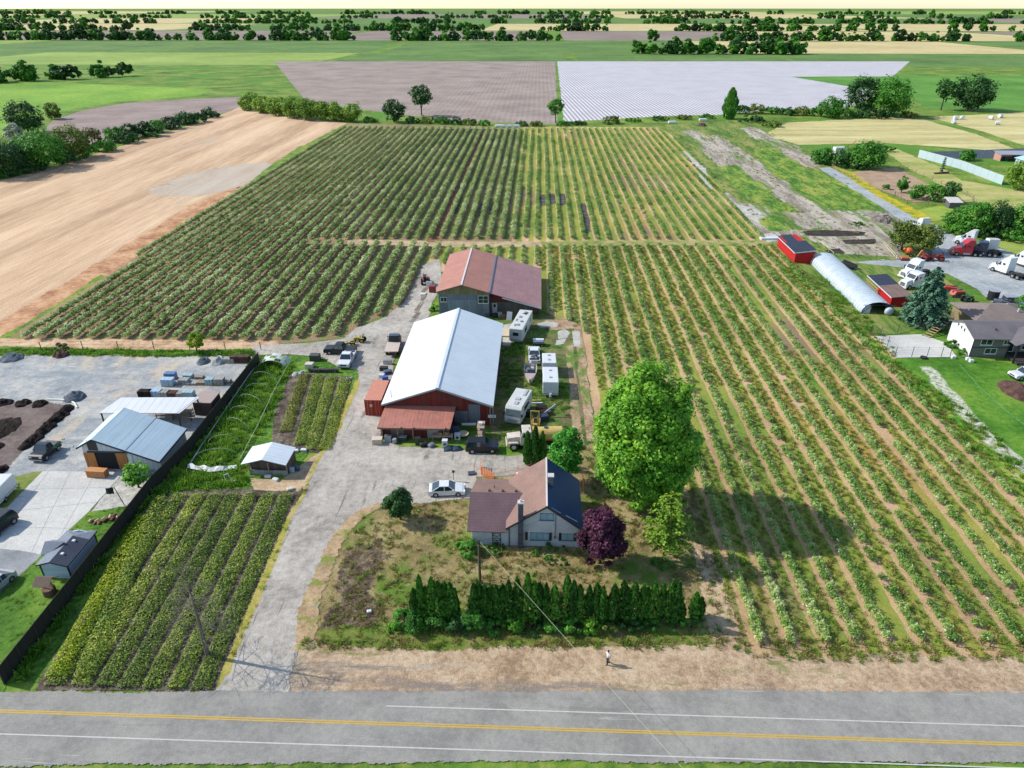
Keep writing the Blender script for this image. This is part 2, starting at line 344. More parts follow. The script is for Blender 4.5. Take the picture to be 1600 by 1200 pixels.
# orchard soil: mulch under every row, grass alleys between
PITCH = 3.02; ROW0 = .04
def orchard_mat(name, mulch, alley, alley_over, shift=0.0, mw=.25):
    t = NT(name); sx = t.n('ShaderNodeSeparateXYZ'); t.l(t.pos, sx.inputs[0])
    xw = t.math('ADD', sx.outputs[0], t.math('MULTIPLY', t.math('SUBTRACT', t.noise(.6, 5, .7), .5), .55))
    fr = t.math('FRACT', t.math('ADD', t.math('MULTIPLY', t.math('SUBTRACT', xw, ROW0), 1/PITCH), .5)); d = t.math('ABSOLUTE', t.math('SUBTRACT', fr, .5))
    n = t.math('ADD', t.math('MULTIPLY', t.noise(.09, 6, .65, st=(1, .5, 1)), .6), t.math('MULTIPLY', t.noise(2.2, 6, .75), .4))
    c = t.ramp(n, [(.36+.28*i/(len(alley)-1), S(h)) for i, h in enumerate(alley)])
    for i, (h, s_, th, sf, ms) in enumerate(alley_over):
        mp = t.n('ShaderNodeMapping'); mp.inputs['Location'].default_value = (13.7*i, 7.3*i, 0); mp.inputs['Scale'].default_value = ms; t.l(t.pos, mp.inputs[0])
        c = t.mix(t.ramp(t.noise(s_, 6, .7, vec=mp.outputs[0]), [(th, (0, 0, 0)), (th+sf, (1, 1, 1))]), c, S(h))
    m = t.ramp(n, [(.38+.26*i/(len(mulch)-1), S(h)) for i, h in enumerate(mulch)])
    mask = t.math('LESS_THAN', d, t.math('MULTIPLY_ADD', t.noise(.12, 4, .6, st=(2, 1, 1)), .34, mw-.17))
    c = t.mix(mask, c, m); f = t.noise(11, 5, .85)
    c = t.mix(1, c, t.ramp(f, [(.3, (.6, .6, .58)), (.7, (1.3, 1.3, 1.28))]), 'MULTIPLY')
    t.base(c); t.p(Roughness=.95); t.b.inputs['Specular IOR Level'].default_value = .12
    t.bump(t.math('ADD', f, t.math('MULTIPLY', n, 1.5)), .7, .18); edgealpha(t, 1, .9); return t.m
M_ORCH = orchard_mat('orchard_floor', ['a08262', 'c2a27c', 'd2b590'], ['5a7234', '7a8e3e', '9a9a48', 'b2a45c'],
                     [('a9924c', .05, .52, .1, (1, .35, 1)), ('8c7a5e', .03, .53, .09, (1, .4, 1)), ('56802c', .05, .58, .08, (1, .5, 1)), ('b59b70', .25, .64, .05, (1, .3, 1))])
M_ORCH2 = orchard_mat('orchard_floor_left', ['75614e', '927a60', 'a88f72'], ['5c6e3a', '748444', '8a8850', '9a8868'],
                      [('967f66', .045, .57, .12, (1, .35, 1)), ('4c6e2a', .05, .62, .08, (1, .5, 1))], mw=.33)
patch('orchard_floor', [(20, 526), (545, 193), (770, 198), (812, 199), (820, 300), (815, 383), (690, 383), (655, 440), (625, 482), (560, 508), (535, 528), (410, 538), (150, 534)], M_ORCH2, w=.8, jit=.4, step=3)
patch('orchard_floor', [(812, 198), (1030, 199), (1062, 221), (1212, 372), (1600, 768), (1800, 975), (1800, 1042), (1172, 1042), (1150, 1016), (1118, 930), (1100, 850), (1080, 780), (990, 745), (925, 690), (915, 600), (893, 520), (848, 478), (846, 383), (800, 383)], M_ORCH, w=.8, jit=.4, step=3)
M_TPATH = ground_mat('worn_track', ['8f7a60', 'ad9678', 'c2ab8c'], s1=.4, s2=2.0, over=[('6f7f3c', .3, .6, .08)], esc=.7)
patch('orchard_floor', [(680, 384), (850, 384), (850, 424), (690, 424), (664, 420)], M_ORCH, w=.6, jit=.4)
patch('cross_path', [(548, 375), (690, 378), (850, 379), (850, 385), (690, 385), (620, 384), (545, 381)], M_TPATH, w=1, jit=.5, step=2)
patch('cross_path', [(850, 378), (1000, 377), (1205, 377), (1212, 384), (1000, 383), (850, 384)], ground_mat('grassy_track', ['5f7434', '7f8746', '9c9160', 'ab9a72'], s1=.3, s2=1.5), w=1, jit=.4, step=2)
patch('bare_strip', [(715, 285), (752, 203), (757, 203), (728, 290), (700, 345), (688, 378), (668, 378)], ground_mat('rusty_soil', ['6d4e3c', '86624a', '9a785c'], s1=.3, s2=1.5), w=.6, jit=.3, step=3)
M_PLASTIC = ground_mat('wet_plastic_mulch', ['34322f', '4f4a44', '7d776e'], s1=.5, s2=2, rough=.85, contrast=.2)
for a in ([(724, 278), (731, 277), (712, 334), (704, 333)], [(838, 305), (866, 303), (868, 318), (838, 322)], [(752, 318), (758, 315), (754, 338), (748, 338)], [(770, 318), (776, 317), (771, 335), (765, 335)], [(908, 318), (914, 318), (922, 362), (915, 366)], [(874, 303), (882, 303), (884, 318), (876, 322)]):
    patch('plastic_mulch', a, M_PLASTIC, w=.5, jit=.3, step=1.5)
# verge, weeds and gravel yard on the left
M_SAND = ground_mat('sandy_verge', ['9a7c60', 'b39272', 'c6a786', 'cdb394'], s1=.3, s2=1.8, over=[('7c8048', .25, .62, .06)])
patch('sandy_verge', [(-300, 560), (-60, 552), (0, 530), (150, 531), (430, 534), (440, 553), (200, 549), (0, 549), (-300, 575)], M_SAND, w=.8, jit=.4)
M_LUSH = ground_mat('lush_grass', ['32541c', '456a22', '5a802c', '7a9236'], s1=.2, s2=1.6, bump=1, esc=.9, over=[('7e8a3e', .12, .62, .08)])
patch('weedy_strip', [(-300, 574), (0, 543), (100, 545), (250, 548), (402, 548), (392, 559), (200, 558), (0, 557), (-300, 590)], M_LUSH, w=.8, jit=.5)
M_YARD = ground_mat('gravel_yard', ['767b80', '8d9092', 'a5a4a0', 'b9b4aa'], s1=.12, s2=.8, fine=9, bump=.35, over=[('82898d', .05, .54, .1, (.6, 2, 1)), ('b9a993', .07, .52, .1, (1.2, .7, 1)), ('c2beb4', .12, .6, .08, (.5, 1.5, 1)), ('8a8176', .3, .62, .06, (1, .3, 1))], contrast=.2)
patch('gravel_yard', [(-400, 600), (0, 556), (100, 557), (388, 560), (396, 556), (275, 705), (245, 745), (120, 742), (60, 740), (20, 750), (-100, 800), (-400, 830)], M_YARD, w=.8, jit=.4)
patch('soil_plot', [(-200, 626), (0, 630), (72, 630), (108, 638), (84, 662), (50, 690), (36, 700), (0, 738), (-200, 780)], ground_mat('brown_soil', ['5a4e49', '6e615b', '7c706a'], s1=.2, s2=1.5, fine=9), w=.8, jit=.5)
M_LAWN = ground_mat('mown_lawn', ['3c5e20', '4c7026', '5e802e', '768e38'], s1=.12, s2=1.6, fine=14, bump=.7, over=[('8a8f42', .2, .64, .08)])
patch('lawn', [(-250, 1180), (-90, 1010), (0, 925), (63, 868), (112, 826), (142, 799), (205, 790), (238, 752), (16, 1056), (-60, 1180)], M_LAWN, w=.5, jit=.25)
patch('lawn', [(-120, 850), (0, 770), (18, 746), (67, 737), (12, 793), (-60, 830)], ground_mat('dry_lawn', ['56702c', '6f7c3a', '84834a'], s1=.2, s2=1.6), w=.5, jit=.3)
M_CONC = ground_mat('concrete', ['a9a7a3', 'b6b4af', 'c0beb8'], s1=.1, s2=.9, fine=12, bump=.12, over=[('8f8d89', .12, .6, .12)], esc=3)
patch('concrete_pad', [(67, 737), (193, 738), (166, 769), (136, 802), (63, 868), (22, 861), (-90, 850), (-90, 818), (12, 793)], M_CONC, w=.1, jit=.02)
patch('parking_strip', [(-160, 850), (22, 861), (64, 868), (0, 926), (-160, 1065)], ground_mat('old_asphalt', ['77797b', '86888a', '929394'], s1=.2, s2=1.2, fine=14, bump=.2), w=.3, jit=.1)
patch('crushed_stone', [(192, 741), (236, 745), (214, 787), (188, 792), (144, 799), (168, 771)], ground_mat('pale_stones', ['8f8c84', 'b0ada4', 'c6c3ba'], s1=.8, s2=4, fine=14, bump=.6), w=.3, jit=.15)
M_JOINT = paint('joint', '7e7c78', .9)
js = MB(); JZ = .05
for (a, b) in (((40, 765), (175, 762)), ((15, 800), (150, 785)), ((110, 738), (50, 862)), ((150, 738), (96, 835)), ((76, 737), (0, 840)), ((-40, 822), (108, 826)), ((194, 739), (140, 800))):
    a, b = G(*a), G(*b); js.bar((a.x, a.y, JZ), (b.x, b.y, JZ), .035, .012)
tag(js.build('pavement_joints', M_JOINT), kind='structure')
# middle-left plot and nursery beds
patch('grass_plot', [(402, 552), (480, 560), (560, 566), (560, 600), (470, 720), (478, 765), (275, 772), (215, 800), (60, 1062), (18, 1062), (240, 752), (300, 690)], M_LUSH, w=.6, jit=.4)
M_BEDSOIL = ground_mat('damp_bed_soil', ['3d352e', '51473d', '6a5f52', '84796c'], s1=.5, s2=2.5, over=[('45642a', .25, .6, .06)])
patch('nursery_soil', [(458, 582), (550, 590), (536, 640), (498, 706), (466, 706), (428, 690), (432, 640)], M_BEDSOIL, w=.4, jit=.2)
patch('nursery_soil', [(262, 768), (468, 765), (474, 776), (345, 1075), (60, 1075), (215, 812)], M_BEDSOIL, w=.5, jit=.25)
patch('bare_patch', [(394, 748), (440, 752), (505, 705), (512, 712), (484, 765), (400, 764)], M_TPATH, w=.5, jit=.3)
patch('driveway_shoulder', [(345, 1075), (375, 985), (420, 885), (448, 820), (470, 780), (484, 745), (520, 680), (542, 630), (560, 590), (575, 600), (540, 700), (470, 850), (400, 1000), (370, 1075)],
      ground_mat('yellow_verge', ['7c8136', '95913f', 'a89a55', 'b59a72'], s1=.4, s2=2.2), w=.5, jit=.3)
# the house lot and the front verge
M_DRY = ground_mat('dry_yard', ['6a5f42', '87784f', '9a8a60', 'a99a72'], s1=.22, s2=1.8, fine=9, bump=1.1, over=[('5f7a2e', .13, .5, .11), ('58493b', .2, .62, .07), ('4c7426', .3, .66, .05)], esc=1.2, contrast=.17)
patch('house_yard', [(552, 803), (600, 786), (670, 786), (738, 780), (738, 742), (830, 735), (928, 690), (1000, 745), (1085, 765), (1105, 860), (1150, 1012), (1130, 1090), (452, 1090), (474, 960), (500, 884), (522, 835)], M_DRY, w=.8, jit=.5)
patch('churned_soil', [(552, 862), (590, 852), (585, 885), (560, 930), (590, 950), (575, 985), (505, 982), (540, 940), (545, 905)], ground_mat('churned_mud', ['453a30', '5c4e40', '7a6a56', '9a8a6c'], s1=.8, s2=3, bump=1.3, esc=.5), w=1.6, jit=.8)
M_FRONT = ground_mat('front_verge_dirt', ['8d7660', 'a68d72', 'b7a084', 'c0aa90'], s1=.2, s2=1.6, fine=10, bump=.8, contrast=.18, over=[('7a7a44', .14, .57, .07, (.5, 1.5, 1)), ('85796e', .1, .52, .08, (.35, 2.2, 1)), ('6e6258', .5, .64, .04, (.5, 1.6, 1)), ('a59c90', .12, .62, .1, (.3, 2, 1))])
patch('front_verge', [(456, 1012), (600, 1014), (800, 1012), (1000, 1014), (1120, 1011), (1160, 1022), (1200, 1032), (1900, 1037), (2000, 1130), (430, 1130)], M_FRONT, w=.9, jit=.5)
patch('worn_track', [(1088, 850), (1106, 855), (1130, 930), (1160, 1012), (1120, 1012), (1104, 950)], M_TPATH, w=.6, jit=.3)
patch('grass_strip', [(500, 992), (620, 986), (1090, 988), (1100, 1000), (900, 1008), (640, 1006), (520, 1008)], ground_mat('mixed_strip', ['4a6a26', '63782f', '7d8040', '90805c'], s1=.3, s2=1.8, bump=.9), w=1, jit=.5)
# driveway
M_DRIVE = ground_mat('gravel_drive', ['857e76', '9a938a', 'a9a298', 'b7b0a5'], s1=.15, s2=1.2, fine=12, bump=.4, over=[('bcb2a2', .12, .56, .1, (1.4, .35, 1)), ('716b65', .15, .6, .08, (1.6, .4, 1)), ('7b756d', .9, .6, .05, (2.2, .12, 1)), ('98a04f', .3, .74, .04)], contrast=.2)
patch('driveway', [(330, 1090), (362, 1050), (388, 985), (432, 885), (457, 820), (480, 780), (491, 745), (506, 715), (532, 680), (550, 640), (567, 600), (562, 578), (530, 572), (510, 558), (440, 553), (398, 553), (398, 541), (480, 538), (538, 530), (558, 514), (602, 498), (632, 474), (652, 440), (662, 415), (686, 405), (688, 440), (665, 500), (652, 512), (614, 560), (604, 620), (590, 688), (625, 700), (720, 706), (790, 716), (830, 712), (830, 738), (742, 745), (744, 776), (670, 784), (600, 785), (556, 802), (528, 834), (505, 880), (484, 950), (466, 1005), (449, 1052), (446, 1092)], M_DRIVE, w=.6, jit=.35)
M_SHOULD = ground_mat('tan_shoulder', ['8a7456', 'a68c6c', 'b89c7c'], s1=.5, s2=2.5, over=[('7a8040', .4, .52, .06), ('8f8a80', .5, .58, .05)])
patch('driveway_shoulder', [(466, 1012), (474, 965), (488, 915), (508, 868), (528, 832), (556, 802), (604, 786), (560, 808), (536, 838), (516, 876), (498, 930), (490, 975), (484, 1012)], M_SHOULD, w=.8, jit=.5, step=1)
patch('road', [(-900, 1096), (340, 1084), (1300, 1084), (2400, 1096), (2600, 1190), (800, 1186), (-1100, 1200)], ground_mat('road_asphalt', ['7c7974', '898680', '94918a'], s1=.2, s2=2, fine=14, bump=.2, over=[('6f6c68', .12, .55, .1, (.15, 1.5, 1)), ('a09c94', .5, .64, .03, (.1, 2, 1)), ('5c5a57', 1.2, .68, .02)]), w=.5, jit=.2)
rm = MB(); RZ = SHEETS[-1][2]*.004+.004; yy = G(800, 1138).y; rm.box(-80, 80, yy-.15, yy-.04, RZ, RZ+.004); rm.box(-80, 80, yy+.04, yy+.15, RZ, RZ+.004)
tag(rm.build('road_marking', paint('road_yellow', 'b5932f', .8)), kind='structure'); rm = MB(); y1, y2 = G(800, 1090).y, G(800, 1182).y; rm.box(-12, 80, y1-1.3, y1-1.2, RZ, RZ+.004); rm.box(-80, 80, y2+.35, y2+.45, RZ, RZ+.004); tag(rm.build('road_marking', paint('road_white', 'b0afa8', .8)), kind='structure')
# grass and junk yard between the barn and the rows
patch('side_yard', [(785, 498), (850, 488), (895, 515), (918, 600), (926, 690), (880, 704), (800, 700), (770, 690), (772, 640)], ground_mat('side_yard_grass', ['33481f', '445c28', '5c7032', '7a7a48'], s1=.3, s2=1.8, over=[('7b6a52', .16, .5, .1), ('6a5a48', .4, .58, .06)]), w=.7, jit=.4)
M_STRIP = ground_mat('trodden_strip', ['806550', '9c8268', 'b39c82'], s1=.4, s2=2, over=[('5f7a34', .25, .5, .07, (1, .4, 1)), ('4a6a28', .5, .6, .05)])
for a in ([(886, 540), (893, 538), (901, 620), (908, 700), (899, 705), (894, 620)], [(896, 490), (903, 488), (917, 590), (927, 690), (920, 690), (909, 600)], [(850, 500), (900, 498), (902, 512), (860, 515)]):
    patch('trodden_strip', a, M_STRIP, w=.5, jit=.3)
M_SLAB = ground_mat('broken_concrete', ['94918a', 'a9a69e', 'b8b4ab'], s1=.5, s2=3, bump=.3, esc=2)
for a in ([(872, 518), (882, 515), (890, 520), (885, 528), (873, 530)], [(894, 519), (905, 519), (906, 541), (898, 542)], [(840, 506), (856, 503), (873, 505), (870, 511), (845, 512)], [(870, 533), (884, 530), (880, 538), (868, 540)], [(788, 508), (800, 506), (798, 540), (786, 540)]):
    patch('broken_slab', a, M_SLAB, w=.2, jit=.2)
# right-hand plots
M_PLOT = ground_mat('rough_plot', ['43622a', '587430', '75823e', '8d8a52'], s1=.15, s2=.9, bump=.8, st=(1.5, .3, 1), contrast=.12, over=[('9a8f7c', .09, .63, .08, (1.6, .22, 1))])
patch('grass_plot', [(1035, 196), (1150, 188), (1215, 205), (1295, 262), (1400, 332), (1440, 360), (1420, 420), (1240, 412), (1208, 378), (1062, 222)], M_PLOT, w=1, jit=.6)
M_GREYDIRT = ground_mat('grey_dirt', ['776e63', '8f8578', 'a49a8c', 'b3aa9d'], s1=.15, s2=1.0, fine=7, st=(1.6, .25, 1), contrast=.12, over=[('5d7a34', .1, .54, .06, (1.6, .2, 1)), ('7c7a50', .2, .58, .06, (1.6, .3, 1))], esc=.5)
for a in ([(1068, 206), (1084, 203), (1130, 232), (1180, 270), (1245, 318), (1292, 352), (1262, 358), (1200, 312), (1130, 262)], [(1160, 201), (1176, 199), (1230, 228), (1285, 258), (1262, 262), (1210, 236)],
          [(1110, 212), (1120, 212), (1200, 262), (1290, 322), (1370, 322), (1405, 348), (1400, 402), (1330, 404), (1270, 372), (1300, 352), (1220, 300)], [(1130, 300), (1150, 318), (1190, 322), (1225, 358), (1262, 362), (1215, 378), (1195, 365)]):
    patch('dirt_strip', a, M_GREYDIRT, w=2, jit=1.2, step=2)
M_PALEG = ground_mat('pale_gravel', ['9a948a', 'b2ada4', 'c0bcb4'], s1=.3, s2=1.5, esc=.6)
for a in ([(1144, 318), (1180, 328), (1190, 336), (1208, 360), (1188, 352)], [(1066, 236), (1090, 262), (1100, 290), (1112, 296), (1100, 262), (1078, 240)], [(1186, 368), (1215, 364), (1220, 372), (1198, 378)]):
    patch('pale_gravel', a, M_PALEG, w=.8, jit=.5)
M_GREENP = ground_mat('green_weeds', ['3f6428', '557a2c', '789038', '94944a'], s1=.2, s2=1.0, bump=1, st=(1.4, .4, 1), contrast=.12)
for a in ([(1125, 262), (1145, 258), (1200, 300), (1245, 332), (1212, 330), (1160, 300)], [(1190, 342), (1212, 338), (1232, 358), (1208, 360)], [(1260, 268), (1300, 272), (1360, 315), (1378, 328), (1300, 328), (1255, 300), (1200, 262), (1180, 235), (1210, 232)]):
    patch('weed_patch', a, M_GREENP, w=2.2, jit=1.4)
M_DARKSOIL = ground_mat('dark_soil', ['2b2622', '39322d', '4a423b'], s1=.5, s2=2.5)
for a in ([(1256, 362), (1290, 360), (1352, 363), (1346, 368), (1290, 369), (1262, 368)], [(1318, 376), (1366, 374), (1364, 381), (1322, 381)], [(1292, 392), (1312, 389), (1318, 396), (1300, 398)]):
    patch('dark_soil_bed', a, M_DARKSOIL, w=.8, jit=.3)
patch('gravel_lane', [(1280, 263), (1297, 262), (1366, 300), (1428, 338), (1482, 362), (1502, 382), (1565, 390), (1620, 412), (1800, 470), (1800, 560), (1600, 496), (1560, 478), (1530, 452), (1484, 428), (1440, 420), (1390, 420), (1330, 421), (1322, 409), (1400, 408), (1440, 404), (1462, 386), (1442, 366), (1374, 320)], ground_mat('lane_gravel', ['868c8e', '999e9f', 'a9abaa'], s1=.15, s2=1.2, fine=9, bump=.3, over=[('a8a08c', .1, .62, .1)]), w=.8, jit=.4)
M_HAY = ground_mat('cut_hay', ['9a9160', 'ada26e', 'bbb07c', 'c6bb8a'], s1=.05, s2=.5, fine=4, st=(.3, 2, 1), esc=.4, over=[('8d9a52', .03, .58, .1)])
patch('hay_field', [(1200, 208), (1232, 192), (1390, 184), (1442, 187), (1530, 212), (1592, 236), (1540, 234), (1380, 223), (1250, 226), (1214, 216)], M_HAY, w=1.2, jit=.8, step=4)
patch('hay_field', [(1452, 183), (1600, 176), (1900, 168), (1900, 262), (1610, 230), (1540, 206)], M_HAY, w=1.2, jit=.8, step=4)
patch('hay_field', [(1372, 228), (1398, 232), (1470, 262), (1500, 282), (1640, 306), (1800, 345), (1800, 372), (1600, 345), (1520, 322), (1475, 290), (1420, 262)], ground_mat('thin_hay', ['7c8a44', '969a56', 'aaa268', 'b5a878'], s1=.08, s2=.7, st=(.5, 1.5, 1)), w=1.2, jit=.8, step=3)
patch('lawn', [(1430, 330), (1470, 322), (1512, 325), (1520, 342), (1460, 345), (1425, 340)], ground_mat('yellow_lawn', ['6f8a34', '869a40', '98a44c'], s1=.2, s2=1), w=.8, jit=.4)
patch('lawn', [(1520, 362), (1700, 372), (1800, 400), (1800, 440), (1600, 402), (1560, 385)], ground_mat('yellow_lawn_right', ['74883a', '8c9a48', '9aa252'], s1=.1, s2=1), w=.8, jit=.4)
patch('paddock', [(1324, 270), (1400, 263), (1448, 288), (1482, 310), (1430, 316), (1385, 300)], ground_mat('paddock_dirt', ['8d7460', 'a0876f', 'ab937c'], s1=.2, s2=1.5), w=1.2, jit=.6)
patch('black_tarp', [(1438, 238), (1500, 236), (1700, 228), (1700, 243), (1560, 247), (1462, 248)], ground_mat('tarp', ['2c3138', '383e46', '444a52'], s1=.3, s2=1.5, rough=.5), w=.4, jit=.2)
patch('yellow_flowers', [(1298, 258), (1330, 270), (1385, 306), (1440, 332), (1462, 345), (1440, 345), (1370, 306)], ground_mat('buttercups', ['5d7a28', '8a9030', 'b5a026', 'c2a81e'], s1=.4, s2=2), w=.8, jit=.5)
patch('weedy_bank', [(1225, 420), (1262, 430), (1350, 520), (1392, 562), (1500, 650), (1640, 775), (1600, 770), (1480, 655), (1380, 560), (1300, 470)], ground_mat('flowery_bank', ['3c6a22', '5a8a2c', '8d9a3a', 'a8a67a'], s1=.3, s2=2), w=.8, jit=.5)
patch('garden', [(1245, 412), (1262, 395), (1400, 402), (1325, 410), (1400, 418), (1460, 425), (1500, 455), (1500, 500), (1400, 520), (1350, 520)], M_PLOT, w=.8, jit=.4)
patch('lawn', [(1392, 562), (1500, 558), (1620, 574), (1900, 640), (1900, 960), (1640, 775), (1500, 645)], ground_mat('right_lawn', ['365f1a', '467220', '58822a', '728c34'], s1=.1, s2=1.2, fine=12, bump=.8), w=.5, jit=.3)
patch('stone_edging', [(1440, 575), (1500, 640), (1560, 700), (1640, 770), (1648, 766), (1566, 694), (1508, 636), (1450, 575)], ground_mat('white_stones', ['5a7a30', '8f9a70', 'bdbab0', 'cfccc4'], s1=1.2, s2=4), w=1.2, jit=.9, step=1)
patch('concrete_pad', [(1368, 526), (1438, 523), (1476, 536), (1494, 558), (1400, 559)], ground_mat('pale_concrete', ['aeada8', 'b9b7b2', 'c2c0bb'], s1=.2, s2=2, bump=.1), w=.2, jit=.05)
# ------------------------------------------------------------ vegetation
BRIGHTEN.update(dict(leaf_bright=1.1, leaf_mid=1.38, leaf_dark=1.45, leaf_olive=1.25, leaf_purple=1.5, leaf_thuja=1.65, leaf_spruce=1.4, leaf_larch=1.25, leaf_brownish=1.2, leaf_bed=1.35, leaf_bed_dark=1.35, grass_blades=1.15, leaf_fresh=1.3))
def rdir(n):
    v = RNG.normal(size=(n, 3)); return v/np.linalg.norm(v, axis=1, keepdims=True)
def leaves(P, N, size, asp=1.6, jit=.35):
    """quads at points P facing roughly N"""
    n = len(P); N = N+RNG.normal(size=(n, 3))*jit; N /= np.linalg.norm(N, axis=1, keepdims=True)+1e-9
    A = np.cross(N, rdir(n)); A /= np.linalg.norm(A, axis=1, keepdims=True)+1e-9; B = np.cross(N, A)
    s = (size*(.6+.8*RNG.random(n)))[:, None] if np.isscalar(size) else (size*(.6+.8*RNG.random(n)))[:, None]
    a, b = A*s*asp*.5, B*s*.5; V = np.empty((n*4, 3)); bend = N*s*.12
    V[0::4] = P-a*.9-bend; V[1::4] = P+b*.9; V[2::4] = P+a-bend; V[3::4] = P-b*.9
    return V, np.arange(n*4).reshape(n, 4)
def cat(parts):
    Vs, Fs, o = [], [], 0
    for V, F in parts: Vs.append(V); Fs.append(F+o); o += len(V)
    return np.concatenate(Vs), np.concatenate(Fs)
def clumpy(rx, ry, rz, zc, nclump, nleaf, cr, size, low=-.75, shell=.55, asp=1.5, flat=1.0, dens=None):
    """crown of leaf clumps spread through an ellipsoid, most of them near its outside"""
    parts = []; d = rdir(nclump*3); d = d[d[:, 2] > low][:nclump]; rr = shell+(1-shell)*RNG.random(len(d))**.6
    for k in range(len(d)):
        c = d[k]*rr[k]*(.86+.28*RNG.random()); cx = np.array([c[0]*rx, c[1]*ry, zc+c[2]*rz]); r = cr*(.45+1.05*RNG.random())
        u = rdir(nleaf); u = np.where((u@d[k])[:, None] < -.35, -u, u); rad = r*(.45+.6*RNG.random(nleaf))[:, None]
        P = cx+u*rad*np.array([1, 1, .75*flat]); N = u*.8+np.array([0, 0, .55]); parts.append(leaves(P, N, size, asp))
    return cat(parts)
def trunk(h, r0, r1, limbs=5, spread=2.0, top=None, lean=(0, 0), n=8):
    m = MB(); top = top or h; pts = [Vector((lean[0]*k/4+random.uniform(-.05, .05)*h*.1, lean[1]*k/4+random.uniform(-.05, .05)*h*.1, h*k/4-.15*(k == 0))) for k in range(5)]
    for k in range(4): m.cyl(pts[k], pts[k+1], r0+(r1-r0)*k/4, r0+(r1-r0)*(k+1)/4, n, cap=False)
    for i in range(limbs):
        a = 2*math.pi*i/max(1, limbs)+random.uniform(-.4, .4); b = pts[random.choice([2, 3, 4])]
        e = b+Vector((math.cos(a)*spread*random.uniform(.5, 1), math.sin(a)*spread*random.uniform(.5, 1), (top-h)*random.uniform(.4, .9)+.3*spread)); md = b.lerp(e, .5)+Vector((0, 0, .12*spread))
        m.cyl(b, md, r1*.8, r1*.5, 6, cap=False); m.cyl(md, e, r1*.5, r1*.18, 5, cap=False)
    return m
BARK = siding('bark', '4a4038', 0, .08, .3); BARKG = siding('grey_bark', '6f675c', 0, .08, .3)
L_BRIGHT = leafm('leaf_bright', ['2c5a12', '467c1a', '649628', '8cb03a'], .28, .3)
L_MID = leafm('leaf_mid', ['1c3d10', '2b5518', '3c6a20', '547f2c'], .3)
L_DARK = leafm('leaf_dark', ['10240f', '1a3415', '26461b', '385a26'], .2)
L_OLIVE = leafm('leaf_olive', ['2c3b16', '43541e', '5c6a2a', '77803a'], .3)
L_LIME = leafm('leaf_lime', ['5a7a16', '7a981c', '9aae26', 'b5bb34'], .35)
L_WILLOW = leafm('leaf_willow', ['4e7426', '6a8e30', '88a63e', 'a2b852'], .38)
L_PURPLE = leafm('leaf_purple', ['1c0c16', '2f1523', '451f31', '5f3044'], .2)
L_THUJA = leafm('leaf_thuja', ['10260e', '1c3a12', '2a4f18', '426622'], .15, 1.5)
L_SPRUCE = leafm('leaf_spruce', ['1c3024', '2c4636', '42604c', '5e7c66'], .15, .8)
L_LARCH = leafm('leaf_larch', ['35501a', '517022', '6f8a2c', '93a23c'], .3, .6)
L_BROWN = leafm('leaf_brownish', ['33361a', '474a24', '5e5f32', '6f7040'], .3)
L_BUSH = leafm('leaf_blueberry', ['4a7228', '70963c', '98b45a', 'c2cc8c'], .36, .06, .5)
L_BUSHG = leafm('leaf_blueberry_grey', ['62803c', '8aa056', 'aebc78', 'd2d8a8'], .4, .06, .5)
L_FLOWER = leafm('flower_white', ['b8b7a0', 'cfcdbb', 'deddd0'], .2)
L_BED = leafm('leaf_bed', ['34461c', '4c6022', '68752a', '838a3a'], .25, .5, .4)
L_BEDR = leafm('leaf_bed_dark', ['30361a', '48501f', '626428', '7c7c38'], .25, .5, .4)
L_GRASS = leafm('grass_blades', ['3a5a1c', '557628', '748c34', '9a9a4a'], .35, .2, .5)
L_DRYG = leafm('dry_blades', ['6a6238', '877b4a', 'a3955e', '7c8a3e'], .3, .2, .5)
def sz(px, by, ty, wpx): b = G(px, by); return b, HZ(px, by, ty), wpx/ppm(by)
def btree(name, label, px, by, ty, wpx, mat, cat='tree', group=None, bark=None, dens=1.0, leaf=None, stem=.16, crown_lo=.12, nclump=None, rnd=.0, shell=.5):
    b, h, w = sz(px, by, ty, wpx); t = thing(name, label, cat, b, 0, group)
    far = max(b.y, 60); leaf = leaf or max(.16, .0019*far); r = w/2; zlo = h*crown_lo; rz = (h-zlo)/2
    nc = nclump or int(38*max(.5, min(2.2, r/3))); area = 4*math.pi*((r*r+2*r*rz)/3)
    nc = int(nc*1.35); nl = max(14, int(dens*area*3.2/(leaf*leaf)/nc)); nl = min(nl, 700)
    V, F = clumpy(r*.86, r*.86, rz*.86, zlo+rz, nc, nl, max(.35, r*.36), leaf, shell=shell, low=-.95)
    nobj('crown', V, F, mat, t); trunk(max(.3, h*.45), h*.022+.06, h*.012+.03, 6, r*.7, h*.8).build('trunk', bark or BARK, t, smooth=True); return t
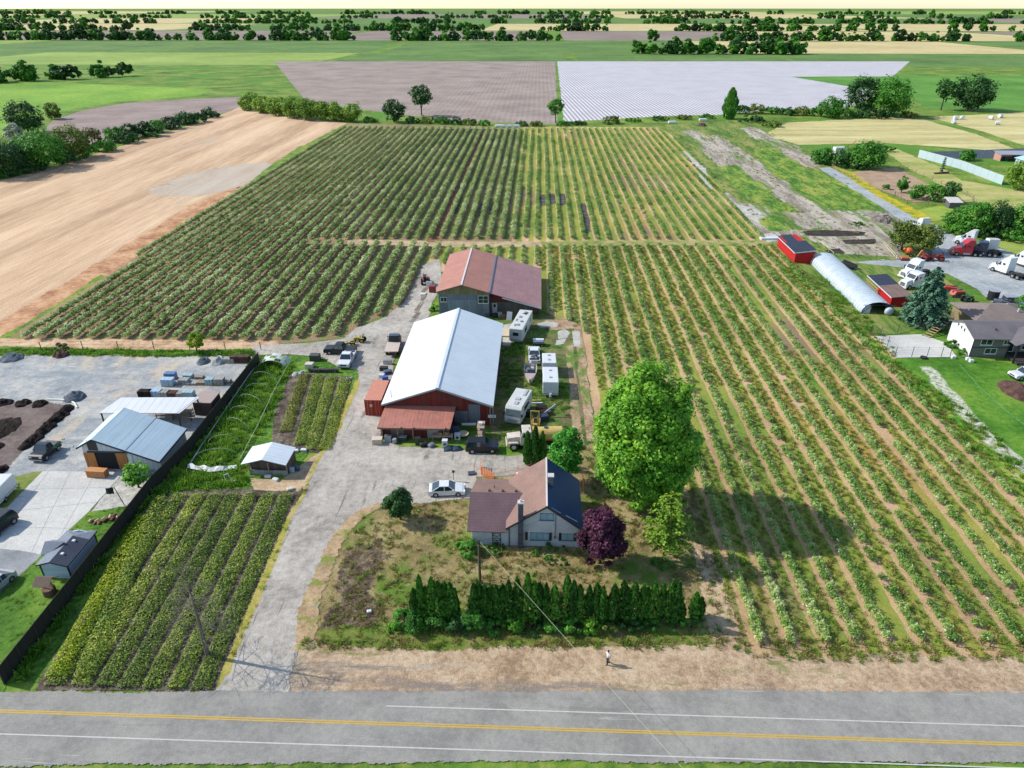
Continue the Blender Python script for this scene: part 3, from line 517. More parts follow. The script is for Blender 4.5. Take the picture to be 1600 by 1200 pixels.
def thuja(name, label, b, h, w, group, n=1500, leaf=.14, mat=None):
    t = thing(name, label, 'tree', b, random.uniform(0, 6), group); z = RNG.random(n)**.85
    prof = np.sin(np.clip(z, 0, 1)**.75*math.pi*.93+.2)**.8*.5*w*(.95+.12*np.sin(z*23)); prof = np.maximum(prof, .06); a = RNG.random(n)*2*math.pi
    rad = prof*(.82+.25*np.sin(a*5+z*4)*.5+.1*RNG.random(n)); P = np.stack([np.cos(a)*rad, np.sin(a)*rad, z*h+.05], 1)
    N = np.stack([np.cos(a), np.sin(a), np.full(n, .35)], 1); A = np.stack([np.cos(a)*.25, np.sin(a)*.25, np.ones(n)], 1)+RNG.normal(size=(n, 3))*.22
    A /= np.linalg.norm(A, axis=1, keepdims=True); B = np.cross(N+RNG.normal(size=(n, 3))*.4, A); B /= np.linalg.norm(B, axis=1, keepdims=True); s = (leaf*(.7+.7*RNG.random(n)))[:, None]
    V = np.empty((n*4, 3)); V[0::4] = P-A*s*.9; V[1::4] = P+B*s*.45; V[2::4] = P+A*s*1.3; V[3::4] = P-B*s*.45
    nobj('crown', V, np.arange(n*4).reshape(n, 4), mat or L_THUJA, t); MB().cyl((0, 0, -.1), (0, 0, h*.8), .09, .03, 6).build('trunk', BARK, t); return t
def conifer(name, label, b, h, w, mat, whorls=16, per=11, leaf=.3, lo=.1, group=None, droop=.25, cat_='tree', nl=55, up=.0, bark=None, shape=.8):
    t = thing(name, label, cat_, b, random.uniform(0, 6), group); parts = []; m = MB()
    m.cyl((0, 0, -.1), (0, 0, h*.96), h*.016+.05, .02, 7)
    for k in range(whorls):
        f = k/(whorls-1); z0 = h*(lo+(1-lo)*f*.97); L = w/2*(1-f)**shape*(.9 if f > .08 else .75)+.12
        for i in range(max(4, int(per*(1-f*.55)))):
            a = random.uniform(0, 2*math.pi); l = L*random.uniform(.68, 1.12); s = np.linspace(.15, 1, nl)+RNG.normal(size=nl)*.03
            side = RNG.normal(size=nl)*l*.13*(1.1-s); x = s*l; z = z0+up*l*s-droop*l*s*s+RNG.normal(size=nl)*.05*l
            P = np.stack([np.cos(a)*x-np.sin(a)*side, np.sin(a)*x+np.cos(a)*side, z], 1); N = np.tile([math.cos(a)*.2, math.sin(a)*.2, 1.0], (nl, 1)); parts.append(leaves(P, N, leaf, 1.9, .45))
            if k % 2 == 0 and i % 2 == 0: m.cyl((0, 0, z0), (math.cos(a)*l*.8, math.sin(a)*l*.8, z0+up*l*.8-droop*l*.6), .04+.004*h, .015, 4, cap=False)
    V, F = cat(parts); nobj('crown', V, F, mat, t); m.build('trunk', bark or BARK, t); return t
def shrub(name, label, px, by, wpx, hgt, mat, group=None, cat='shrub', leaf=None, dens=1.0):
    b = G(px, by); w = wpx/ppm(by); leaf = leaf or max(.14, .0017*b.y); t = thing(name, label, cat, b, random.uniform(0, 6), group)
    nc = max(6, int(9*w/2)); nc = min(nc, 40); nl = max(12, min(500, int(dens*5*w*hgt*2.2/(leaf*leaf)/nc)))
    V, F = clumpy(w*.42, w*.42, hgt*.55, hgt*.42, nc, nl, max(.2, min(w, hgt)*.28), leaf, low=-.5, shell=.35); nobj('foliage', V, F, mat, t)
    m = MB()
    for i in range(4): a = i*1.6; m.cyl((0, 0, -.05), (math.cos(a)*w*.2, math.sin(a)*w*.2, hgt*.6), .04, .015, 5)
    m.build('stem', BARK, t); return t

ONES = ['', 'first', 'second', 'third', 'fourth', 'fifth', 'sixth', 'seventh', 'eighth', 'ninth', 'tenth', 'eleventh', 'twelfth', 'thirteenth', 'fourteenth', 'fifteenth', 'sixteenth', 'seventeenth', 'eighteenth', 'nineteenth']
def ORD(n):
    if n < 20: return ONES[n]
    a, b = divmod(n, 10); return {2: 'twent', 3: 'thirt', 4: 'fort', 5: 'fift'}[a]+('ieth' if b == 0 else 'y-'+ONES[b])
# --- blueberry bushes -------------------------------------------------
def bushmesh(name, w, h, n, leaf, mats, flowers=.06, open_=.5, mat2=None):
    k = 7; parts = []
    for i in range(k):
        a = i/k*6.283+random.uniform(-.3, .3); r = w*.5*random.uniform(.25, .72); c = np.array([math.cos(a)*r, math.sin(a)*r, h*random.uniform(.45, .78)])
        u = rdir(n//k); P = c+u*np.array([w*.24, w*.24, h*.3])*(.5+.5*RNG.random((len(u), 1))); P[:, 2] = np.maximum(P[:, 2], .08); parts.append(leaves(P, u*.6+np.array([0, 0, .7]), leaf, 1.7))
    V, F = cat(parts); me = npmesh(name, V, F, mats)
    if flowers: me.materials.append(L_FLOWER); me.polygons.foreach_set('material_index', (RNG.random(len(F)) < flowers).astype(np.int32))
    return me
def gn_scatter(name, protos, P, rot, scl, label, cat):
    me = bpy.data.meshes.new(name); me.vertices.add(len(P)); me.vertices.foreach_set('co', np.ascontiguousarray(P, dtype=np.float32).ravel())
    for nm, arr, ty in (('rz', rot, 'FLOAT'), ('sc', scl, 'FLOAT'), ('ix', RNG.integers(0, len(protos), len(P)), 'INT')):
        at = me.attributes.new(nm, ty, 'POINT'); at.data.foreach_set('value', np.ascontiguousarray(arr, dtype=np.float32 if ty == 'FLOAT' else np.int32))
    o = bpy.data.objects.new(name, me); COL.objects.link(o); tag(o, label, cat, None, 'stuff')
    pc = bpy.data.collections.new(name+'_sources')
    for i, m in enumerate(protos): pc.objects.link(bpy.data.objects.new('%s_source_%d' % (name, i), m))
    ng = bpy.data.node_groups.new(name, 'GeometryNodeTree'); ng.interface.new_socket('Geometry', in_out='INPUT', socket_type='NodeSocketGeometry'); ng.interface.new_socket('Geometry', in_out='OUTPUT', socket_type='NodeSocketGeometry')
    N = ng.nodes; L = ng.links; gi = N.new('NodeGroupInput'); go = N.new('NodeGroupOutput'); ci = N.new('GeometryNodeCollectionInfo'); ci.inputs[0].default_value = pc; ci.inputs['Separate Children'].default_value = True; ci.inputs['Reset Children'].default_value = True
    ip = N.new('GeometryNodeInstanceOnPoints'); L.new(gi.outputs[0], ip.inputs['Points']); L.new(ci.outputs[0], ip.inputs['Instance']); ip.inputs['Pick Instance'].default_value = True
    def na(nm, ty): x = N.new('GeometryNodeInputNamedAttribute'); x.data_type = ty; x.inputs[0].default_value = nm; return x.outputs[0]
    L.new(na('ix', 'INT'), ip.inputs['Instance Index']); cx = N.new('ShaderNodeCombineXYZ'); L.new(na('rz', 'FLOAT'), cx.inputs[2]); L.new(cx.outputs[0], ip.inputs['Rotation']); L.new(na('sc', 'FLOAT'), ip.inputs['Scale'])
    L.new(ip.outputs[0], go.inputs[0]); md = o.modifiers.new('scatter', 'NODES'); md.node_group = ng; return o
PL_LOW = [(18, 528), (545, 193), (770, 198), (812, 199), (812, 374), (470, 374), (472, 381), (688, 385), (680, 398), (655, 438), (625, 478), (560, 506), (535, 524), (410, 532), (150, 530), (60, 530)]
PL_R = [(800, 199), (1030, 200), (1062, 223), (1208, 374), (848, 375), (800, 372)]
PL_C = [(848, 384), (1212, 384), (1596, 766), (1770, 940), (1770, 1004), (1142, 1004), (1122, 930), (1105, 850), (1088, 790), (1070, 745), (932, 700), (935, 640), (915, 520), (850, 480)]
PL_D = [(688, 386), (848, 386), (848, 416), (690, 416), (676, 404)]
rows = []
for i in range(-34, 30):
    x = ROW0+i*PITCH; y = 44.0
    while y < 356:
        px, py = PJ((x, y, 0))
        if -60 < px < 1640:
            reg = 'L' if inpoly(px, py, PL_LOW) else ('R' if inpoly(px, py, PL_R) else ('C' if inpoly(px, py, PL_C) or inpoly(px, py, PL_D) else None))
            if reg:
                gap = mnoise.noise(Vector((x*.06, y*.03, 3.3))); sx_ = mnoise.noise(Vector((x*.4, y*.05, 9)))
                pr = {'L': .985, 'R': .94, 'C': .9}[reg]-(.45 if (reg != 'L' and gap > .42) else 0)
                if random.random() < pr:
                    s = {'L': 1.0, 'R': .9, 'C': .84}[reg]*(1+.16*sx_+random.uniform(-.16, .16)); rows.append((x+random.uniform(-.12, .12)+.25*mnoise.noise(Vector((y*.02, x, 1))), y, s, reg))
        y += .84+random.uniform(-.08, .08)
protoL = [bushmesh('bush_mesh_l%d' % i, 1.55, 1.45, 170, .2, L_BUSHG, .02) for i in range(5)]
protoC = [bushmesh('bush_mesh_c%d' % i, 1.42, 1.0, 240, .14, L_BUSH, .03) for i in range(6)]
C = [r for r in rows if r[3] == 'C']; C.sort(key=lambda r: r[1]**2+r[0]**2); near, rest = C[:300], C[300:]
BLAB = 'leafy green blueberry bush with white blossom in the rows nearest the road, bottom right'
for k, (x, y, s, _) in enumerate(near):
    o = bpy.data.objects.new('blueberry_bush', protoC[k % 6]); COL.objects.link(o); o.location = (x, y, .02); o.rotation_euler = (0, 0, random.uniform(0, 6.28)); o.scale = (s, s, s)
    tag(o, BLAB, 'bush', 'blueberry bushes in the nearest rows')
ends = {}
for r in C: ends[round((r[0]-ROW0)/PITCH)] = min(ends.get(round((r[0]-ROW0)/PITCH), 999), r[1])
ks = [k for k in sorted(ends) if 4 <= k <= 17 and ends[k] < 60]
POSTM = paint('row_end_post', '4f463a', .9)
for j, k in enumerate(ks):
    m = MB(); m.cyl((0, 0, 0), (.05, 0, 1.35), .06, .055, 8); o = m.build('row_post', POSTM); o.location = (ROW0+k*PITCH, ends[k]-.9, .02); tag(o, 'short dark post at the road end of a crop row, %s post from the left' % ORD(j+1), 'post', 'posts at the ends of the crop rows')
def sc_rows(name, rr, pr, lab):
    A = np.array([(r[0], r[1], .02) for r in rr]); gn_scatter(name, pr, A, RNG.random(len(rr))*6.28, np.array([r[2] for r in rr]), lab, 'bushes')
sc_rows('blueberry_rows', rest+[r for r in rows if r[3] == 'R'], protoC, 'long parallel rows of blueberry bushes filling the right and far middle of the field')
sc_rows('blueberry_rows', [r for r in rows if r[3] == 'L'], protoL, 'dense grey green rows of blueberry bushes filling the left half of the field')
# --- grass tufts, weeds (nobody could count them) ----------------------
def tuft(name, n, h, w, mat, wid=.035):
    a = RNG.random(n)*6.28; r = RNG.random(n)*w*.5; b = np.stack([np.cos(a)*r, np.sin(a)*r, np.zeros(n)], 1); d = np.stack([np.cos(a)*.5, np.sin(a)*.5, np.ones(n)], 1)+RNG.normal(size=(n, 3))*.35
    d /= np.linalg.norm(d, axis=1, keepdims=True); s = np.cross(d, rdir(n)); s /= np.linalg.norm(s, axis=1, keepdims=True); hh = (h*(.5+.8*RNG.random(n)))[:, None]
    V = np.empty((n*4, 3)); V[0::4] = b-s*wid; V[1::4] = b+s*wid; V[2::4] = b+d*hh+s*wid*.3; V[3::4] = b+d*hh-s*wid*.3
    return npmesh(name, V, np.arange(n*4).reshape(n, 4), mat)
def scatter_px(name, protos, polys, dens, label, smin=.6, smax=1.3, noise_t=-9, avoid=(), nf=.12, px=True):
    pts = []
    for poly in polys:
        W_ = [G(*p).to_2d() if px else Vector(p) for p in poly]; x0, x1 = min(p.x for p in W_), max(p.x for p in W_); y0, y1 = min(p.y for p in W_), max(p.y for p in W_)
        for k in range(int((x1-x0)*(y1-y0)*dens)):
            x, y = random.uniform(x0, x1), random.uniform(y0, y1)
            if not inpoly(x, y, W_) or mnoise.noise(Vector((x*nf, y*nf, 2))) < noise_t-random.uniform(0, .25): continue
            q = PJ((x, y, 0))
            if any(inpoly(q[0], q[1], a) for a in avoid): continue
            pts.append((x, y, .02))
    n = len(pts); gn_scatter(name, protos, np.array(pts), RNG.random(n)*6.28, smin+(smax-smin)*RNG.random(n), label, 'grass')
TG = [tuft('tuft_mesh_g%d' % i, 26, .32, .55, L_GRASS) for i in range(4)]; TD = [tuft('tuft_mesh_d%d' % i, 24, .28, .6, L_DRYG) for i in range(4)]
TW = [tuft('weed_mesh%d' % i, 40, .5, .9, leafm('leaf_weed', ['3f6a20', '5a8628', '76a034', '93b044'], .4), .06) for i in range(3)]
HOUSE_PX = [(728, 740), (800, 700), (915, 715), (925, 862), (735, 862)]
scatter_px('dry_grass', TD+TG[:1], [[(500, 985), (560, 805), (670, 787), (738, 782), (738, 742), (925, 700), (1080, 765), (1105, 860), (1140, 1010), (500, 1010)]], 1.9, 'dry yellowish grass growing over the yard round the house', noise_t=-.25, avoid=[HOUSE_PX])
scatter_px('green_weeds', TW+TG, [[(405, 556), (455, 572), (430, 640), (395, 695), (380, 760), (280, 770), (215, 800), (40, 1060), (22, 1060), (245, 752), (300, 690)]], 3.2, 'thick green grass and weeds growing beside the black fence', .7, 1.5)
scatter_px('green_weeds', TW+TG, [[(785, 545), (850, 520), (880, 560), (890, 640), (890, 690), (850, 700), (780, 690), (780, 600)]], 2.2, 'green weeds growing in the yard right of the white roofed barn', .5, 1.0, noise_t=.02)
scatter_px('green_weeds', TW+TG, [[(-40, 560), (0, 545), (100, 546), (400, 549), (392, 558), (0, 556)]], 3.0, 'green weeds growing in the strip between sandy verge and gravel yard')
scatter_px('verge_grass', TG+TD, [[(345, 1070), (378, 985), (424, 885), (450, 820), (475, 775), (486, 745), (470, 770), (462, 800), (400, 950), (350, 1060)], [(470, 1000), (1150, 1000), (1150, 1014), (470, 1016)], [(1140, 1000), (1700, 1000), (1700, 1036), (1180, 1034)]], 3.5, 'yellow green grass along the driveway and front verge')
scatter_px('lawn_grass', TG, [[(16, 1056), (0, 925), (63, 868), (112, 826), (142, 799), (205, 790), (238, 752)]], 1.6, 'short grass tufts on the lawn left of the black fence', .35, .7)
scatter_px('bank_weeds', TG+TD+TW, [[(1225, 415), (1300, 440), (1400, 545), (1395, 562), (1520, 650), (1660, 775), (1620, 790), (1480, 665), (1370, 562), (1290, 480)]], 1.8, 'weeds and wild flowers along the right border of the crop field', .6, 1.3)
scatter_px('plot_grass', TG+TD, [[(1060, 215), (1150, 195), (1215, 210), (1290, 262), (1400, 340), (1400, 400), (1240, 400), (1150, 315)]], .12, 'rough grass on the plots beyond the red shed', .8, 1.5, noise_t=-.1)
allp = []
for i in range(-2, 28):     # weeds standing in the alleys between the nearer rows
    x = ROW0+(i+.5)*PITCH; y = 45
    while y < 190:
        px, py = PJ((x, y, 0))
        if inpoly(px, py, PL_C) and mnoise.noise(Vector((x*.1, y*.04, 7))) > -.3: allp.append((x+random.uniform(-.62, .62), y, .02))
        y += random.uniform(.12, .4)
gn_scatter('alley_grass', TG+TD, np.array(allp), RNG.random(len(allp))*6.28, .6+.6*RNG.random(len(allp)), 'rough grass growing in the alleys between the blueberry rows', 'grass')

# --- nursery beds: every bed is one planting ---------------------------
def bed(p0, p1, w, h, mat, label, grp):
    a, b = G(*p0).to_2d(), G(*p1).to_2d(); d = b-a; L = d.length; d.normalize(); nrm = Vector((-d.y, d.x)); n = int(L*w*120)
    s = RNG.random(n)*L; c = RNG.normal(size=n)*.0+(RNG.random(n)*2-1); wob = np.array([mnoise.noise(Vector((q*.35, a.x, 4))) for q in s])*.18
    keep = np.array([mnoise.noise(Vector((a.x+q*d.x, a.y+q*d.y, 6))*.45) for q in s]) < .48+RNG.random(n)*.3; s, c, wob = s[keep], c[keep], wob[keep]; n = len(s)
    z = h*(1-.5*c**4)*(.35+.75*RNG.random(n)); off = c*w*.5*(1+wob)
    P = np.stack([d.x*s+nrm.x*off, d.y*s+nrm.y*off, z], 1)
    V, F = leaves(P, np.stack([nrm.x*c*.5, nrm.y*c*.5, np.ones(n)], 1), .14, 1.5, .5)
    t = thing('nursery_bed', label, 'planting bed', (a.x, a.y, .02), 0, grp); nobj('foliage', V, F, mat, t)
low = [(268, 322), (300, 300), (325, 0), (349, 0), (377, 0), (404, 0), (432, 0)]
Ya, Yb = G(300, 772).y, G(300, 1079).y; BX = [-50.6+0, ]
xR = G(452, 778).x; lab_lo = ['leftmost', 'second', 'third', 'fourth', 'fifth', 'sixth', 'seventh', 'eighth']
xt = [449, 421, 393, 366, 339, 312, 283]
for k, px in enumerate(xt):
    a = G(px, 774); e = Vector((a.x-.3, Yb)); y_mid = None
    q = (px, 774); b2 = PJ((a.x-.6, Yb, 0))
    lab = 'low olive green nursery bed beside the driveway, %s from its right end' % ['first', 'second', 'third', 'fourth', 'fifth', 'sixth', 'seventh', 'eighth'][k]
    p1 = PJ((a.x+1.25, Yb, 0)); bed(q, p1, 1.74, .5, L_BED, lab, 'long nursery beds at the bottom left')
for k, (a, b) in enumerate((((226, 812), (88, 1062)), ((252, 782), (132, 1062)))):
    bed(a, b, 1.9, .8, L_LIME if k == 0 else L_BED, 'bushy yellow green nursery row running along the black fence' if k == 0 else 'olive nursery row next to the bushy yellow green row by the fence', 'long nursery beds at the bottom left')
for k, (a, b) in enumerate((((476, 586), (446, 676)), ((498, 588), (470, 696)), ((518, 590), (486, 704)), ((540, 592), (508, 704)))):
    bed(a, b, 1.75, .42, L_BEDR if k == 0 else L_BED, 'short nursery bed behind the small white roofed shed, %s from the left' % ['first', 'second', 'third', 'fourth'][k], 'short nursery beds behind the small shed')

# --- trees round the house ---------------------------------------------
b, h, w = sz(1000, 794, 570, 152)
t = thing('broadleaf_tree', 'very large bright green leafy tree standing between the house and the crop rows', 'tree', b)
parts = [clumpy(w*.41, w*.41, h*.42, h*.5, 300, 300, 1.25, .26, low=-.97, shell=.74), clumpy(w*.3, w*.3, h*.33, h*.47, 40, 200, 1.8, .4, low=-1, shell=.3)]
V, F = cat(parts); nobj('crown', V, F, L_BRIGHT, t); trunk(h*.4, .5, .3, 9, w*.34, h*.85).build('trunk', BARK, t, smooth=True)
b, h, w = sz(937, 880, 795, 66)
t = thing('purple_tree', 'dark purple leaved tree at the right front corner of the white house', 'tree', b)
V, F = cat([clumpy(w*.4, w*.4, h*.38, h*.58, 80, 170, .75, .2, low=-.6, shell=.5), cat([(q+np.array([dx, dy, 0]), f) for (dx, dy, zc_, rr_, n_) in ((w*.28, -w*.12, .42, .2, 14), (-w*.22, -w*.1, .36, .2, 12), (w*.05, w*.25, .66, .18, 9), (w*.1, -w*.25, .34, .17, 9)) for q, f in [clumpy(w*rr_, w*rr_, h*.2, h*zc_, n_, 150, .55, .19, low=-1, shell=.4)]])]); nobj('crown', V, F, L_PURPLE, t); trunk(h*.4, .16, .1, 7, w*.3, h*.85).build('trunk', BARK, t, smooth=True)
b, h, w = sz(1037, 876, 768, 100)
conifer('feathery_conifer', 'feathery yellow green conifer with bare lower trunk right of the purple tree', b, h, w, L_LARCH, 16, 9, .2, .26, None, .1, nl=52, up=.2, shape=.5)
shrub('base_shrub', 'small dark green shrub at the foot of the feathery conifer', 1030, 886, 28, 1.0, L_MID)
b, h, w = sz(626, 812, 764, 46)
t = thing('round_evergreen', 'dark round evergreen standing alone in the yard left of the white sedan', 'tree', b)
V, F = cat([clumpy(w*.42, w*.42, h*.36, h*.6, 55, 130, .5, .15, low=-.8, shell=.5), clumpy(w*.2, w*.2, h*.3, h*.35, 12, 90, .35, .15)]); nobj('crown', V, F, L_DARK, t); trunk(h*.3, .14, .1, 5, w*.25, h*.7).build('trunk', BARK, t)
for k, (px, by, ty, wp, lab) in enumerate(((824, 726, 676, 15, 'left'), (836, 728, 668, 17, 'middle'), (847, 724, 676, 14, 'right'))):
    bb = G(px, by); thuja('columnar_thuja', '%s one of the three tall columnar thujas behind the house ridge' % lab, bb, HZ(px, by, ty), wp/ppm(by), 'three thujas behind the house', 1500, .2)
btree('small_leafy_tree', 'medium green leafy tree between the three thujas and the large bright tree', 884, 756, 668, 52, leafm('leaf_fresh', ['18420f', '245a16', '357320', '4c8a2c'], .3), leaf=.26, nclump=55, shell=.5)
btree('young_tree', 'young bright green tree beside the black fence near the grey roofed shop', 217, 762, 727, 40, L_BRIGHT, leaf=.24, crown_lo=.3, nclump=26)
btree('yellow_green_tree', 'small yellow green tree on the verge above the gravel yard', 308, 550, 519, 27, L_LIME, leaf=.26, crown_lo=.25, nclump=22)
for px, by, wp, hg, lb in ((733, 866, 34, 1.5, 'bushy green shrub at the left front corner of the white house'), (722, 858, 22, 1.0, 'low green shrub left of the left front corner of the house'), (775, 862, 46, .6, 'low dark planting under the left wing wall of the house'), (860, 864, 90, .6, 'low dark planting under the front windows of the house')):
    shrub('foundation_shrub', lb, px, by, wp, hg, L_MID)
# thuja hedge along the front
HT = [(650, 918), (660, 898), (668, 912), (678, 901), (688, 903), (697, 906), (706, 905), (713, 916), (742, 907), (749, 908), (759, 914), (768, 906), (776, 908), (786, 912), (795, 898), (808, 901), (824, 891), (834, 899), (842, 903), (852, 911), (865, 906), (884, 898), (894, 904), (904, 907), (918, 911), (930, 909), (939, 912), (946, 928), (956, 914), (970, 906), (977, 915), (987, 906), (1000, 912), (1007, 912), (1017, 904), (1030, 912), (1043, 906), (1052, 900), (1050, 922), (1061, 938), (1083, 924), (1092, 932)]
for k, (px, ty) in enumerate(HT):
    by = 972+random.uniform(-3, 3)-(6 if k > 39 else 0); bb = G(px, by)
    thuja('hedge_thuja', '%s dark green thuja from the left end of the front hedge' % ORD(k+1), bb, HZ(px, by, ty)*random.uniform(.86, 1.0), random.uniform(1.1, 1.6)*(.8 if ty > 915 else 1), 'thujas of the front hedge', 1300, .15)
for k, (px, by, wp, hg, m) in enumerate(((632, 972, 30, 1.7, L_MID), (652, 980, 36, 2.0, L_MID), (616, 984, 22, .9, L_BRIGHT), (682, 982, 34, 1.8, L_MID), (712, 984, 36, 1.6, L_DARK), (742, 978, 40, 2.3, L_MID), (772, 984, 34, 1.5, L_MID), (800, 978, 34, 2.0, L_BRIGHT), (832, 984, 36, 1.3, L_DARK), (866, 980, 34, 1.6, L_MID), (900, 984, 36, 1.5, L_MID), (925, 984, 30, 1.4, L_BRIGHT), (952, 984, 34, 1.1, L_OLIVE), (985, 984, 36, 1.1, L_DARK), (1020, 982, 34, 1.2, L_MID), (1054, 982, 30, 1.3, L_MID), (1080, 980, 28, 1.0, L_MID))):
    shrub('undergrowth_shrub', 'low leafy shrub in front of the thuja hedge, %s from the left' % ORD(k+1), px, by, wp, hg, m, 'shrubs at the foot of the hedge')
# leafless tree in the nursery beds
b = G(325, 1026); h = HZ(325, 1026, 886); t = thing('bare_tree', 'tall leafless grey tree standing in the nursery beds beside the driveway', 'tree', b); m = MB(); tw = MB()
m.cyl((0, 0, -.1), (.1, 0, h*.5), .22, .13, 8); m.cyl((.1, 0, h*.5), (-.1, .2, h), .13, .03, 7)
def twig(mb, p, d, L, r, dep):
    e = p+d*L; mb.cyl(p, e, r, r*.55, 4, cap=False)
    if dep == 0: return
    for _ in range(3 if dep > 1 else 4):
        nd = (d+Vector((random.uniform(-.8, .8), random.uniform(-.8, .8), random.uniform(-.5, .5)))).normalized(); twig(mb, p.lerp(e, random.uniform(.35, 1)), nd, L*random.uniform(.5, .75), r*.6, dep-1)
for k in range(44):
    z = h*random.uniform(.2, .97); a = random.uniform(0, 6.28); l = 3.6*(1-z/h)+.9; twig(tw, Vector((0, 0, z)), Vector((math.cos(a), math.sin(a), random.uniform(-.1, .45))).normalized(), l*.62, .024, 3)
m.build('trunk', BARKG, t); tw.build('branches', BARKG, t)
# --- trees of the far edges ---------------------------------------------
FARL = [(8, 275, 220, 74, L_DARK, 'broad dark green tree at the left picture edge above the straw field'), (45, 208, 158, 50, L_DARK, 'tall dark round tree standing alone in the bright pasture'), (86, 186, 160, 24, L_OLIVE, 'small olive tree behind the tall dark round tree'),
 (25, 224, 193, 27, leafm('leaf_blossom', ['2c4426', '5c7450', 'b4b8a4', 'd5d6c8'], .2), 'white flowering tree left of the tall dark round tree'), (30, 262, 218, 46, L_MID, 'fresh green tree between the left edge tree and the broad hedge tree'), (72, 262, 203, 66, L_MID, 'widest green tree of the hedge along the straw field'), (114, 248, 196, 52, L_OLIVE, 'rounded olive tree in the hedge, right of the widest tree'),
 (148, 236, 197, 26, L_BROWN, 'small brownish tree in the hedge with ploughed soil behind'), (180, 222, 198, 30, L_MID, 'small green tree in the hedge right of the brownish one'), (205, 216, 193, 28, L_DARK, 'dark hedge tree, first of five in a tight run'), (226, 212, 190, 28, L_DARK, 'dark hedge tree, second of five in a tight run'), (246, 207, 188, 26, L_MID, 'green hedge tree, third of five in a tight run'), (268, 201, 183, 32, L_DARK, 'rounded hedge tree, fourth of five in a tight run'), (292, 194, 176, 34, L_DARK, 'last rounded tree at the right end of the hedge run')]
for px, by, ty, wp, m, lb in FARL: btree('hedge_tree', lb, px, by, ty, wp, m, 'tree', 'trees of the left field hedge', dens=.8, crown_lo=.03)
for px, by, wp in ((5, 277, 50), (50, 268, 46), (100, 256, 40), (135, 246, 36), (165, 237, 30), (200, 224, 30), (240, 214, 30), (310, 192, 26), (330, 184, 26)):
    shrub('hedge_shrub', '%s low shrub from the left at the foot of the straw field hedge' % ORD([5, 50, 100, 135, 165, 200, 240, 310, 330].index(px)+1), px, by-1, wp*1.25, 4.5, L_MID if px % 2 else L_DARK, 'shrubs under the left field hedge', dens=.9)
for k, (px, by, ty, wp) in enumerate(((392, 172, 146, 34), (412, 176, 149, 32), (436, 180, 150, 34), (460, 184, 150, 36), (482, 187, 151, 34), (504, 188, 156, 30), (526, 189, 160, 30), (550, 190, 161, 30))):
    btree('willow', 'pale green drooping willow, %s from the left in the willow row' % ['first', 'second', 'third', 'fourth', 'fifth', 'sixth', 'seventh', 'eighth'][k], px, by, ty, wp, L_WILLOW, 'tree', 'willows in a row behind the straw field', dens=.9, crown_lo=.0)
for px, by, ty, wp, m, lb, lo in ((616, 191, 153, 34, L_DARK, 'dense dark green tree behind the far end of the left crop rows', .02), (659, 181, 133, 34, L_DARK, 'fork trunked dark tree with raised crown before the ploughed field', .35), (868, 192, 153, 24, L_MID, 'slim airy tree beside the corner of the mulched field', .35), 
 (1297, 184, 151, 38, L_MID, 'round green tree beside the far hay field', .02), (1345, 178, 118, 52, L_DARK, 'tall dark tree behind the hay field, left of a pair', .02), (1388, 182, 122, 54, L_MID, 'tall mid green tree behind the hay field, right of a pair', .02), (1470, 172, 122, 26, L_DARK, 'dark tree with visible trunk behind the hay field', .35), (1512, 172, 118, 60, L_DARK, 'broad dark tree at the far right behind the hay field', .05)):
    btree('far_tree', lb, px, by, ty, wp, m, dens=.8, crown_lo=lo)
thuja('poplar', 'dark columnar poplar beside the mulched field', G(1139, 186), HZ(1139, 186, 140), 24/ppm(186), 'columnar trees', 2600, .9)
for k, (px, by, wp, hg) in enumerate(((578, 191, 26, 2.5), (645, 192, 26, 3), (668, 192, 26, 3.4), (690, 193, 26, 3.4), (712, 194, 26, 3.2), (734, 195, 26, 3), (756, 196, 24, 2.5), (815, 197, 26, 2.2), (838, 197, 26, 2.4), (880, 196, 26, 2), (905, 195, 28, 1.8), (955, 193, 34, 3.5), (990, 190, 30, 1.8), (1030, 188, 34, 2), (1070, 186, 34, 2), (1105, 185, 30, 2),
   (1160, 178, 26, 4.5), (1182, 177, 28, 5), (1205, 178, 26, 4), (1228, 180, 26, 4), (1250, 180, 26, 4.5), (1272, 181, 24, 4.5), (1175, 192, 44, 3.5), (1205, 198, 36, 3), (1322, 182, 24, 4), (1345, 184, 26, 4), (1420, 184, 28, 3))):
    shrub('far_shrub', '%s shrub in the brushy line beyond the crop rows, counted from the left' % ORD(k+1), px, by, wp, hg, [L_MID, L_DARK, L_OLIVE][k % 3], 'shrubs beyond the crop rows', dens=.7)
